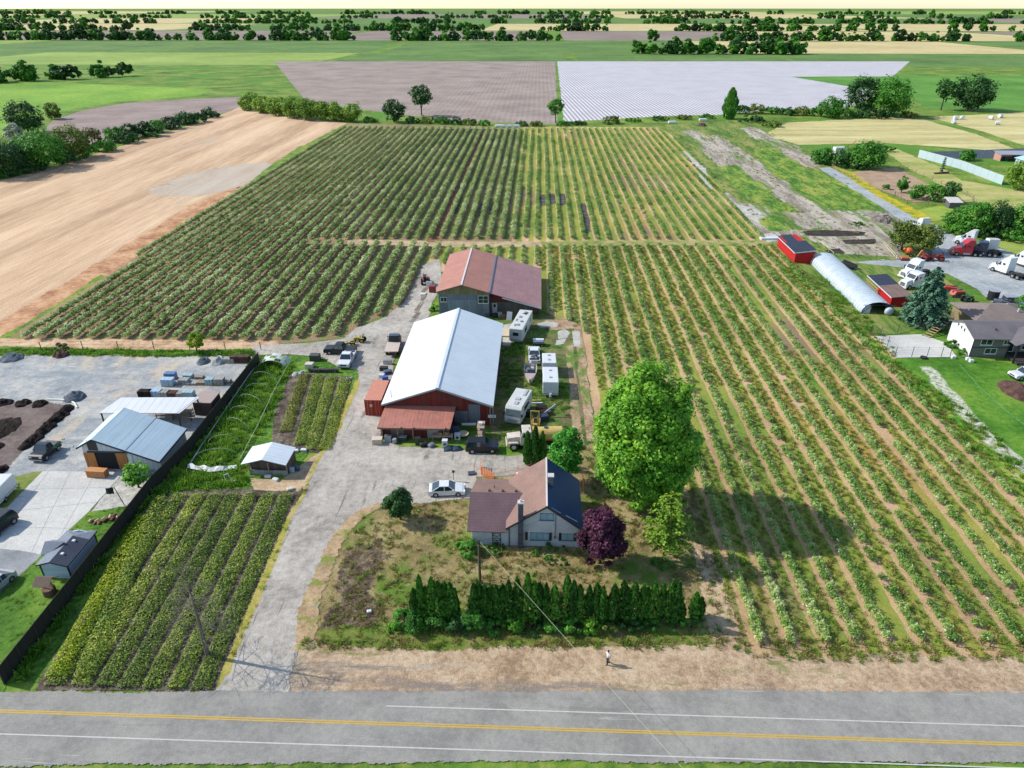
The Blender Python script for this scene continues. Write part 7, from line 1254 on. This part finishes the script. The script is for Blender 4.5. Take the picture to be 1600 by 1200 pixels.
m = MB(); m.tube([Vector(G(x, y))+Vector((0, 0, .12)) for x, y in ((74, 625), (95, 625.5), (110, 626.5), (117, 631), (121, 638))], .14, 8); tag(m.build('drain_pipe', WPI), 'white pipe bending round the corner of the brown plot', 'pipe')
# hoops and lines in the green plot
m = MB(); m.tube([Vector(G(x, y))+Vector((0, 0, .5)) for x, y in ((454, 568), (430, 612), (404, 668), (376, 722))], .035, 5); tag(m.build('irrigation_line', paint('line_pale', 'a9b49c', .6)), 'thin pale hose crossing the green plot towards the small white shed', 'hose')
m = MB(); m.tube([Vector(G(x, y))+Vector((0, 0, .45)) for x, y in ((402, 572), (376, 610), (345, 656), (316, 700), (296, 732))], .08, 5); tag(m.build('ground_rail', paint('rail_pale', '9aa09a', .6)), 'long pale pipe lying along the inner side of the black fence', 'pipe')
for k, (px, py, w) in enumerate(((336, 716, 5.5), (350, 694, 4.2), (372, 668, 4.5), (380, 648, 4.0), (392, 630, 4.6), (403, 612, 4.0), (412, 594, 4.4))):
    b = G(px, py); m = MB(); m.tube([(-w/2*math.cos(a_), 0, max(.02, 1.5*math.sin(a_))) for a_ in [math.pi*i/14 for i in range(15)]], .016, 5); o = m.build('tunnel_hoop', WPI); o.location = b; o.rotation_euler = (0, 0, random.uniform(-.5, .5)); tag(o, 'thin white tunnel hoop standing in the green plot, %s from the camera' % ORD(k+1), 'hoop', 'tunnel hoops in the green plot')
TARP = paint('torn_film', 'b3b6b0', .6, var=.2)
m = MB(); g = []
for i in range(13):
    f = i/12; x = -3.2+6.4*f; g.append((x, -.5+abs(f-.5)*1.6, .3)); g.append((x, .25+abs(f-.5)*1.0+.15*math.sin(i*2), .6+.1*math.sin(i*1.7)))
m.add(g, [(2*i, 2*i+2, 2*i+3, 2*i+1) for i in range(12)]); o = m.build('fallen_tarp', TARP); o.location = G(330, 737); tag(o, 'curved white sheet lying on the grass left of the small white shed', 'sheet')
t = thing('torn_tunnel', 'small tunnel with torn white plastic at the upper end of the green plot', 'polytunnel', G(425, 576)); m = MB()
for k in range(4): m.tube([(-2.3*math.cos(a_), k*.9, 1.5*math.sin(a_)) for a_ in [math.pi*i/12 for i in range(13)]], .04, 5)
m.build('hoops', WPI, t); m = MB(); vs = [(-2.3*math.cos(math.pi*i/14), k*.9+.05*math.sin(i*3), 1.53*math.sin(math.pi*i/14)) for k in range(4) for i in range(15)]; m.add(vs, [(k*15+i, k*15+i+1, (k+1)*15+i+1, (k+1)*15+i) for k in range(3) for i in range(14) if (i*7+k*5) % 9 > 2]); m.build('cover', TARP, t)
t = thing('metal_frame', 'bent white metal frame standing on the grass left of the small shed', 'frame', G(361, 757)); m = MB(); m.tube([(-.5, 0, 0), (-.7, .1, 1.3), (-.2, .2, 1.5), (.2, 0, .6), (0, -.1, 0)], .04, 6); m.tube([(.2, 0, .5), (.7, .1, .6), (.6, 0, .1)], .04, 6); m.build('frame_tube', WPI, t)
# rubbish round the barns: each thing its own
def appliance(label, px, py, w, h, col=None, rz=0):
    t = thing('washing_machine', label, 'appliance', G(px, py), rz); m = MB(); m.box(-w/2, w/2, -.33, .33, .02, h); m.build('body', col or WHT, t, bevel=.03); m = MB(); m.cyl((0, -.34, h*.5), (0, -.37, h*.5), .2, n=16); m.build('door', GLS, t); m = MB(); m.box(-w/2+.05, w/2-.05, -.35, -.33, h*.85, h*.95); m.build('panel', paint('vent_grey', '8f9295', .6), t)
appliance('white front loading washing machine standing before the lean to porch', 695.5, 697, .75, 1.0); appliance('white appliance between the round table and the porch end', 715, 686, .8, .9)
boxthing('wooden_crate', 'beige wooden crate at the left corner of the lean to porch', 'crate', 590, 693, 1.3, .9, .8, paint('crate_beige', 'b3a08a', .7), .1, top=paint('crate_top', 'b9ad9a', .7)); boxthing('grill', 'grey barbecue box on the porch left end', 'grill', 607, 690, .9, .6, .9, paint('grill_grey', '8d9094', .4), 0, top=paint('grill_lid', '5f6468', .4))
boxthing('green_bin', 'dark green bin standing before the middle of the porch', 'bin', 653, 694, .7, .7, .95, paint('bin_green', '1f3d30', .6), .2, top=BLK); boxthing('trash_bag', 'black bag heap leaning on the dark green bin', 'bag', 662, 697, 1.1, .8, .6, BLK, .5, bev=.22); boxthing('trash_bag', 'black and white bag right of the black bag heap', 'bag', 674, 698, .9, .7, .5, paint('bag_grey', '6b6f78', .5), .9, bev=.2)
boxthing('oil_drum', 'grey bucket at the porch left of the beige posts', 'drum', 617, 692, .6, .6, .7, paint('grill_grey', '8d9094', .4), bev=.15); boxthing('cooler_box', 'dark box on the porch floor behind the grey bucket', 'box', 630, 688, 1.0, .6, .6, paint('box_dark', '33373d', .6), top=paint('lid_grey', '8a8d92', .5))
t = thing('workbench', 'long wooden workbench with clutter at the right end of the porch', 'bench', G(693, 688)); m = MB(); m.box(-1.5, 1.3, -.5, .5, .82, .9); m.build('tabletop', paint('bench_wood', 'a18c78', .7), t)
for x in (-1.4, 1.2):
    for y in (-.4, .4): m = MB(); m.box(x-.05, x+.05, y-.05, y+.05, 0, .82); m.build('leg', paint('weathered_wood', '8a7660', .8), t)
boxthing('cardboard_box', 'cardboard box on the left of the long wooden workbench', 'box', 688, 688, .6, .5, .4, paint('cardboard', '8c6f4e', .8), .2, .9); boxthing('cardboard_box', 'cardboard box on the right of the long wooden workbench', 'box', 699, 688, .5, .5, .45, paint('cardboard', '8c6f4e', .8), -.2, .9)
t = thing('round_table', 'round beige table top standing beside the black suv', 'table', G(724, 684)); m = MB(); m.cyl((0, 0, .68), (0, 0, .74), .75, n=24); m.build('tabletop', paint('table_beige', 'a99a84', .6), t); m = MB(); m.cyl((0, 0, 0), (0, 0, .68), .08); m.build('leg', MTL, t)
t = thing('shelf_unit', 'tall rusty shelf unit before the right part of the barn front', 'shelf', G(752, 682)); m = MB()
for x in (-.45, .45):
    for y in (-.9, .9): m.box(x-.04, x+.04, y-.04, y+.04, 0, 1.9)
m.build('post', paint('rusty_frame', '4a3c33', .8), t)
for z in (.3, .9, 1.5, 1.88): m = MB(); m.box(-.5, .5, -.95, .95, z, z+.05); m.build('shelf', paint('shelf_wood', '93836f', .8), t)
boxthing('white_box', 'white box on top of the tall rusty shelf unit', 'box', 751.5, 682, .5, .5, .3, WHT, 0, 1.95); boxthing('wooden_pallet', 'white plank lying across the clutter behind the black suv', 'plank', 733, 672, 2.0, .5, .12, paint('plank_white', 'b7b5ae', .6), .05, .9); boxthing('fuel_tank', 'blue box against the barn wall behind the round table', 'box', 712, 676, .9, .8, 1.3, paint('box_blue', '4a5c80', .5), top=BLK)
for k, (px, lb) in enumerate(((702, 'left'), (714, 'right'))):
    m = MB(); gx = [(-.8+1.6*i/6, .22*math.sin(math.pi*i/6)) for i in range(7)]; m.add([(x, -.4, .1+z) for x, z in gx]+[(x*.8, .4, .22+z) for x, z in gx], [(i, i+1, 8+i, 7+i) for i in range(6)]); o = m.build('windscreen_glass', GLS); o.location = G(px, 703); o.rotation_euler = (0, 0, .3); tag(o, 'loose dark car windscreen lying on the gravel beside the black suv, %s one' % lb, 'windscreen')
# left side of the barn
for k, (px, py, w, d, h, mt, lb) in enumerate(((606, 569, 1.5, .5, .8, CHR, 'silver metal rack behind the clutter by the container'), (600, 579, 1.3, .8, .7, BLK, 'black machine part heap behind the container'), (606, 584, 1.2, .9, .6, paint('part_blue_grey', '3f5060', .5), 'blue grey machine part between barn wall and container'), (597, 590, .9, .7, .6, paint('box_white', 'b5b8bb', .5), 'white box on the ground behind the container'), (602, 595, .9, .8, .8, paint('barrel_blue', '2d4f94', .4), 'bright blue barrel shaped box just behind the container'))):
    boxthing('scrap_part', lb, 'scrap', px, py, w, d, h, mt, random.uniform(-.5, .5), bev=.08)
WWD = paint('weathered_wood', '8a7660', .8)
for k in range(9):
    f = k/8; px, py = 648+27*f*.75+random.uniform(-2, 2), 500-52*f+random.uniform(-2, 2); t = thing('board_stack', '%s stack of old boards from the camera, left of the red roofed barn' % ORD(k+1), 'boards', G(px, py), random.uniform(-.3, .3)+R(75), 'board stacks left of the red roofed barn'); m = MB()
    for j in range(6): m.box(-1.3+random.uniform(-.2, .2), 1.3+random.uniform(-.2, .2), -.45+j*.15, -.35+j*.15, .06*(j % 3), .06*(j % 3)+.05)
    m.build('boards', WWD if k % 2 else paint('pale_boards', 'a59a8a', .8), t); m = MB()
    for x in (-.9, .9): m.box(x-.06, x+.06, -.5, .5, -.01, .06)
    m.build('bearer', paint('dark_post', '3c3a38', .7), t)
boxthing('white_chest', 'white chest next to the dark red tractor', 'chest', 671, 447, 1.2, .9, .9, WHT, top=paint('lid_grey', '8a8d92', .5)); boxthing('red_machine', 'dark red box shaped machine at the left wall of the red roofed barn', 'machine', 676, 456, 1.3, 1.4, 1.4, RTR, bev=.1); boxthing('white_sheet_panel', 'white square panel beside the board stacks', 'panel', 661, 461, 1.1, .8, .3, WHT)
shrub('wall_shrub', 'green weed clump against the grey sheet wall of the red roofed barn', 679, 486, 14, 1.4, L_BRIGHT)
for k, (px, py, w, h, mt, lb) in enumerate(((754, 492, .8, .8, BLK, 'black barrel like box under the grey wall, leftmost'), (763, 494, .9, .6, paint('part_blue_grey', '3f5060', .5), 'blue grey part before the grey wall'), (773, 496, 1.0, .8, BLK, 'black machine part before the grey wall, middle'), (781, 495, .8, .9, paint('white_rusty', '9a9a96', .5), 'grey white drum like box before the grey wall'), (788, 497, .8, .7, paint('rust_orange', '8a5236', .6), 'rust orange part beside the leaning white sheet'))):
    boxthing('scrap_part', lb, 'scrap', px, py, w, .8, h, mt, random.uniform(-.5, .5), bev=.1)
m = MB(); m.box(-.5, .5, -.03, .03, 0, 1.7); o = m.build('leaning_sheet', WHT); o.location = G(795, 501); o.rotation_euler = (R(-18), R(6), 0); tag(o, 'white sheet leaning before the side wall of the red roofed barn', 'sheet')
boxthing('beige_platform', 'beige platform between the caravan and the white roof', 'platform', 791, 521, 1.6, 3.5, .3, paint('platform_beige', 'b5a890', .7)); 
t = thing('garden_cart', 'white topped cart on a grey round patch right of the caravan', 'cart', G(841, 540)); m = MB(); m.box(-.9, .9, -.6, .6, .6, 1.0); m.build('body', paint('cart_grey', '6f7683', .5), t, bevel=.05); m = MB(); m.box(-.95, .95, .1, .7, 1.0, 1.08); m.build('lid', WHT, t); [wheel(t, x, y, .3, .12) for x in (-.6, .6) for y in (-.6, .6)]
for k, (px, py, l, mt, lb) in enumerate(((833, 628, 2.4, paint('beam_yellow', 'b5a05a', .6), 'yellow beam lying on the grass behind the forklift'), (834, 632, 2.6, WHT, 'white beam lying on the grass behind the forklift'), (856, 652, 2.2, paint('beam_blue_grey', '8090a0', .5), 'blue grey pole leaning right of the forklift mast'))):
    m = MB(); m.bar((-l/2, 0, .15), (l/2, .25, .15 if k < 2 else 2.0), .18, .18); o = m.build('beam', mt); o.location = G(px, py); tag(o, lb, 'beam')
for k, (px, py, w, h, mt, lb) in enumerate(((846, 640, 1.6, .6, paint('rust_brown', '5f4334', .8), 'rusty brown machine part right of the forklift mast'), (852, 648, 1.5, .7, RW, 'brown box of scrap in front of the hitch'), (848, 657, 1.6, .9, paint('dark_navy', '27303f', .6), 'dark box standing behind the yellow tank'), (823, 650, 1.2, 1.0, BLK, 'black engine block between motorhome and forklift'))):
    boxthing('machine_part', lb, 'machine part', px, py, w, 1.0, h, mt, random.uniform(-.5, .5), bev=.1)
t = thing('climbing_frame', 'low timber frame on the grass right of the barn wall', 'frame', G(798, 588)); m = MB(); m.box(-1.9, 1.9, -.08, .08, 0, .25); m.box(1.75, 1.9, .08, 4, 0, .25); m.box(-1.9, -1.75, .08, 4, 0, .25); m.build('timber', paint('dark_timber', '54402f', .8), t)
# yard left of the drive
boxthing('beige_box', 'square beige box on legs beside the white pickup', 'box', 484, 574, 1.2, 1.0, .7, paint('box_cream', 'b9b0a2', .6), top=paint('crate_top', 'b9ad9a', .7)); boxthing('dark_cage', 'dark wire cage behind the square beige box', 'cage', 493, 563, 1.6, 1.2, 1.1, paint('cage_dark', '3b4038', .7), bev=.05)
t = thing('stone_wall', 'low dark dry stone wall between the white pickup and the short nursery beds', 'wall', G(507, 582)); m = MB()
for k in range(26): m.obox((-2.3+(k % 13)*.37+random.uniform(-.05, .05), random.uniform(-.1, .1), .18+.32*(k//13)), random.uniform(-.2, .2), .19, .22, .15)
m.build('stones', ground_mat('dark_stone', ['34322f', '4a4743', '62605a'], s1=2, s2=8, rag=False), t)
for k, (px, py, w) in enumerate(((462, 586, 1.6), (472, 583, 1.5), (541, 594, 1.2), (549, 592, .9))): heap('rock_pile', 'grey rock pile beside the short nursery beds, %s from the left' % ORD(k+1), 'rocks', px, py, w*10, w*.6, .5, LGR, .5, 20)
boxthing('black_tub', 'small black tub at the edge of the short nursery beds', 'tub', 529, 626, .7, .6, .4, BLK)
for k, (px, py, mt, lb) in enumerate(((462, 706, WHT, 'left white bag at the end of the short nursery beds'), (475, 705, WHT, 'right white bag at the end of the short nursery beds'), (419, 746, WHT, 'white bag lying before the low concrete wall'), (431, 751, WHT, 'white can lying in front of the small shed'), (454, 766, paint('bag_yellow', 'b8b8a0', .5), 'pale sack on the corner of the long nursery beds'), (464, 735, paint('box_navy', '39415c', .5), 'navy box right of the small shed'), (456, 737, LBL, 'pale blue cans beside the navy box'))):
    boxthing('bag' if k < 5 else 'box', lb, 'bag' if k < 5 else 'box', px, py, .8, .5, .35 if k < 5 else .6, mt, random.uniform(-.6, .6), bev=.12)
boxthing('white_stone', 'white block lying on the churned soil left of the hedge', 'block', 577, 957, .45, .35, .25, WHT, .3, bev=.06); boxthing('wheelbarrow_tray', 'dark tray standing on the slab behind the house wing', 'tray', 737, 741, .9, .7, .25, paint('tray_dark', '3a4048', .5), .2)
boxthing('paving_slab', 'pale grey paving slab behind the left wing of the house', 'slab', 731, 748, 6.0, 2.4, .06, M_CONC)
t = thing('yard_post', 'short post with dark head by the yard slab behind the house wing', 'post', G(709, 752)); m = MB(); m.cyl((0, 0, 0), (0, 0, 1.4), .04); m.build('post', WWD, t); m = MB(); m.box(-.15, .15, -.1, .1, 1.35, 1.6); m.build('head', BLK, t)
# log ring by the slim conifer, tyres
t = thing('tyre', 'black tyre lying on the lawn edge by the chain link fence', 'tyre', G(1443, 560)); m = MB(); m.cyl((0, 0, .02), (0, 0, .3), .55, n=18); m.build('rubber', TYRE, t); m = MB(); m.cyl((0, 0, .29), (0, 0, .31), .3, n=14); m.build('rim', MTL, t)
for k, (px, py) in enumerate(((1489, 560), (1512, 563), (1517, 566))): boxthing('flower_tub', 'white tub at the foot of the grey house wall, %s from the left' % ORD(k+1), 'tub', px, py, .7, .6, .5, WHT, bev=.1)
for k, (px, py, l) in enumerate(((1466, 272, 3.0), (1478, 271, 2.4))): m = MB(); m.cyl((-l/2, 0, .3), (l/2, .5, .3), .3, n=8); o = m.build('log', RW); o.location = G(px, py); tag(o, 'log lying at the foot of the slim conifer on its %s side' % ['left', 'right'][k], 'log')
boxthing('white_caravan', 'small white caravan half buried in the shrub clump by the lane', 'caravan', 1310, 240, 4.5, 2.4, 2.6, TW, .2, bev=.3); boxthing('parked_cart', 'white sheet covered bin left of the far red shed', 'bin', 1203, 374, 5, 1.5, .5, WHT, .1)
for k, (px, py, w) in enumerate(((785, 199, 7), (795, 199, 6), (804, 199, 5), (1050, 193, 4), (1098, 189, 4))): boxthing('white_sacks', 'white sack heap at the far end of the crop rows, %s from the left' % ORD(k+1), 'sacks', px, py, w, 2, 1.2, WHT, .1, bev=.4)
# trees guarded garden hose
m = MB(); m.tube([Vector(G(x, y))+Vector((0, 0, .03)) for x, y in ((1500, 570), (1507, 578), (1530, 605), (1570, 640), (1610, 672))], .028, 5); tag(m.build('garden_hose', paint('hose_green', '4f8a70', .5)), 'thin green hose stretched across the lawn before the grey house', 'hose')
# orange root ring etc behind the house
boxthing('orange_coil', 'coil of orange mesh on the dirt behind the house', 'coil', 811, 742, .8, .6, .3, ORG, .3, bev=.12)

# ------------------------------------------------------------ the walking person
pp = G(949, 1038); Hh = 1.72; t = thing('person', 'person in a white shirt and dark trousers walking on the dirt verge', 'person', pp, R(200))
def limb(pts, n=10):
    """one closed tube through (point, radius) rings"""
    m = MB(); P = [Vector(p) for p, r in pts]; rings = []
    for i, (p, r) in enumerate(pts):
        d = (P[min(i+1, len(P)-1)]-P[max(i-1, 0)]).normalized(); x = d.cross(Vector((0, 1, 0))); x = x.normalized() if x.length > .1 else d.orthogonal().normalized(); y = d.cross(x); rx, ry = (r if isinstance(r, tuple) else (r, r)); rings.append([P[i]+x*rx*math.cos(2*math.pi*k/n)+y*ry*math.sin(2*math.pi*k/n) for k in range(n)])
    m.add([v for r in rings for v in r], [(i*n+k, i*n+(k+1) % n, (i+1)*n+(k+1) % n, (i+1)*n+k) for i in range(len(rings)-1) for k in range(n)]+[tuple(range(n-1, -1, -1)), tuple(range((len(rings)-1)*n, len(rings)*n))]); return m
SKN = paint('skin', '8f644c', .6); SHIRT = paint('white_shirt', 'c9cac8', .8); TRS = paint('dark_trousers', '22242c', .8); HAIR = paint('dark_hair', '17120f', .7)
# body: one mesh = head, neck, torso, arms with hands, legs and feet, boolean-free merge by remeshing
bm_ = MB()
for q in (limb([((0, 0, .92), (.1, .15)), ((0, 0, 1.1), (.1, .14)), ((.01, 0, 1.3), (.11, .17)), ((0, 0, 1.42), (.09, .18)), ((0, 0, 1.48), (.05, .07)), ((.01, 0, 1.54), (.05, .05)), ((.03, 0, 1.6), (.08, .07)), ((.03, 0, 1.67), (.095, .08)), ((.02, 0, 1.73), (.085, .07)), ((.01, 0, 1.77), (.03, .03))], 14),
          limb([((0, .09, .95), .09), ((.1, .1, .52), .062), ((.06, .1, .1), .04), ((.07, .1, .05), .045), ((.24, .1, .04), .03)]), limb([((0, -.09, .95), .09), ((.02, -.1, .52), .062), ((-.24, -.1, .17), .04), ((-.26, -.1, .1), .045), ((-.12, -.1, .02), .03)])): bm_.add(q.v, q.f)
for s, e, hnd in ((1, (-.12, .26, 1.14), (.02, .27, .9)), (-1, (.08, -.26, 1.14), (.26, -.24, .98))):
    q = limb([((0, s*.16, 1.41), .06), (e, .042), (hnd, .03), ((hnd[0]+.02, hnd[1], hnd[2]-.06), (.04, .02)), ((hnd[0]+.03, hnd[1], hnd[2]-.1), (.035, .018))]); bm_.add(q.v, q.f)
    for k in range(4): fx = hnd[0]+.0+.02*k; q = limb([((fx, hnd[1], hnd[2]-.09), .009), ((fx+.01, hnd[1]-s*.01, hnd[2]-.13), .008), ((fx+.015, hnd[1]-s*.025, hnd[2]-.155-.006*(k in (1, 2))), .006)], 6); bm_.add(q.v, q.f)
    q = limb([((hnd[0]+.04, hnd[1], hnd[2]-.04), .011), ((hnd[0]+.07, hnd[1]-s*.01, hnd[2]-.08), .009)], 6); bm_.add(q.v, q.f)
for s in (-1, 1): bm_.ell((.02, s*.078, 1.66), (.02, .012, .03), 8, 4)
bm_.ell((.12, 0, 1.645), (.02, .014, .022), 8, 4)
bd = bm_.build('body', SKN, t); md = bd.modifiers.new('merge', 'REMESH'); md.mode = 'VOXEL'; md.voxel_size = .012; md.use_smooth_shade = True
m = limb([((0, 0, .9), (.125, .17)), ((0, 0, 1.1), (.12, .16)), ((.01, 0, 1.3), (.13, .185)), ((0, 0, 1.43), (.105, .19)), ((0, 0, 1.49), (.065, .085))], 14)
for s, e in ((1, (-.12, .26, 1.14)), (-1, (.08, -.26, 1.14))): q = limb([((0, s*.15, 1.42), .075), (((e[0])*.9, e[1]*.98, 1.17), .06)]); m.add(q.v, q.f)
m.build('shirt', SHIRT, t, smooth=True)
m = limb([((0, 0, .86), (.12, .16)), ((0, 0, 1.0), (.115, .155))], 14)
for q in (limb([((0, .09, .95), .105), ((.1, .1, .52), .078), ((.07, .1, .12), .062)]), limb([((0, -.09, .95), .105), ((.02, -.1, .52), .078), ((-.22, -.1, .19), .062)])): m.add(q.v, q.f)
m.build('trousers', TRS, t, smooth=True); m = MB(); m.ell((.0, 0, 1.7), (.105, .09, .095), 14, 8, -.2); m.build('hair', HAIR, t, smooth=True)
for s, p in ((1, (.13, .1, .04)), (-1, (-.18, -.1, .06))): m = MB(); m.ell(p, (.15, .05, .05), 10, 6); m.build('shoe', BLK, t, smooth=True)
for s in (-1, 1): m = MB(); m.ell((.108, s*.032, 1.665), (.012, .014, .01), 8, 4); m.build('eye', BLK, t)
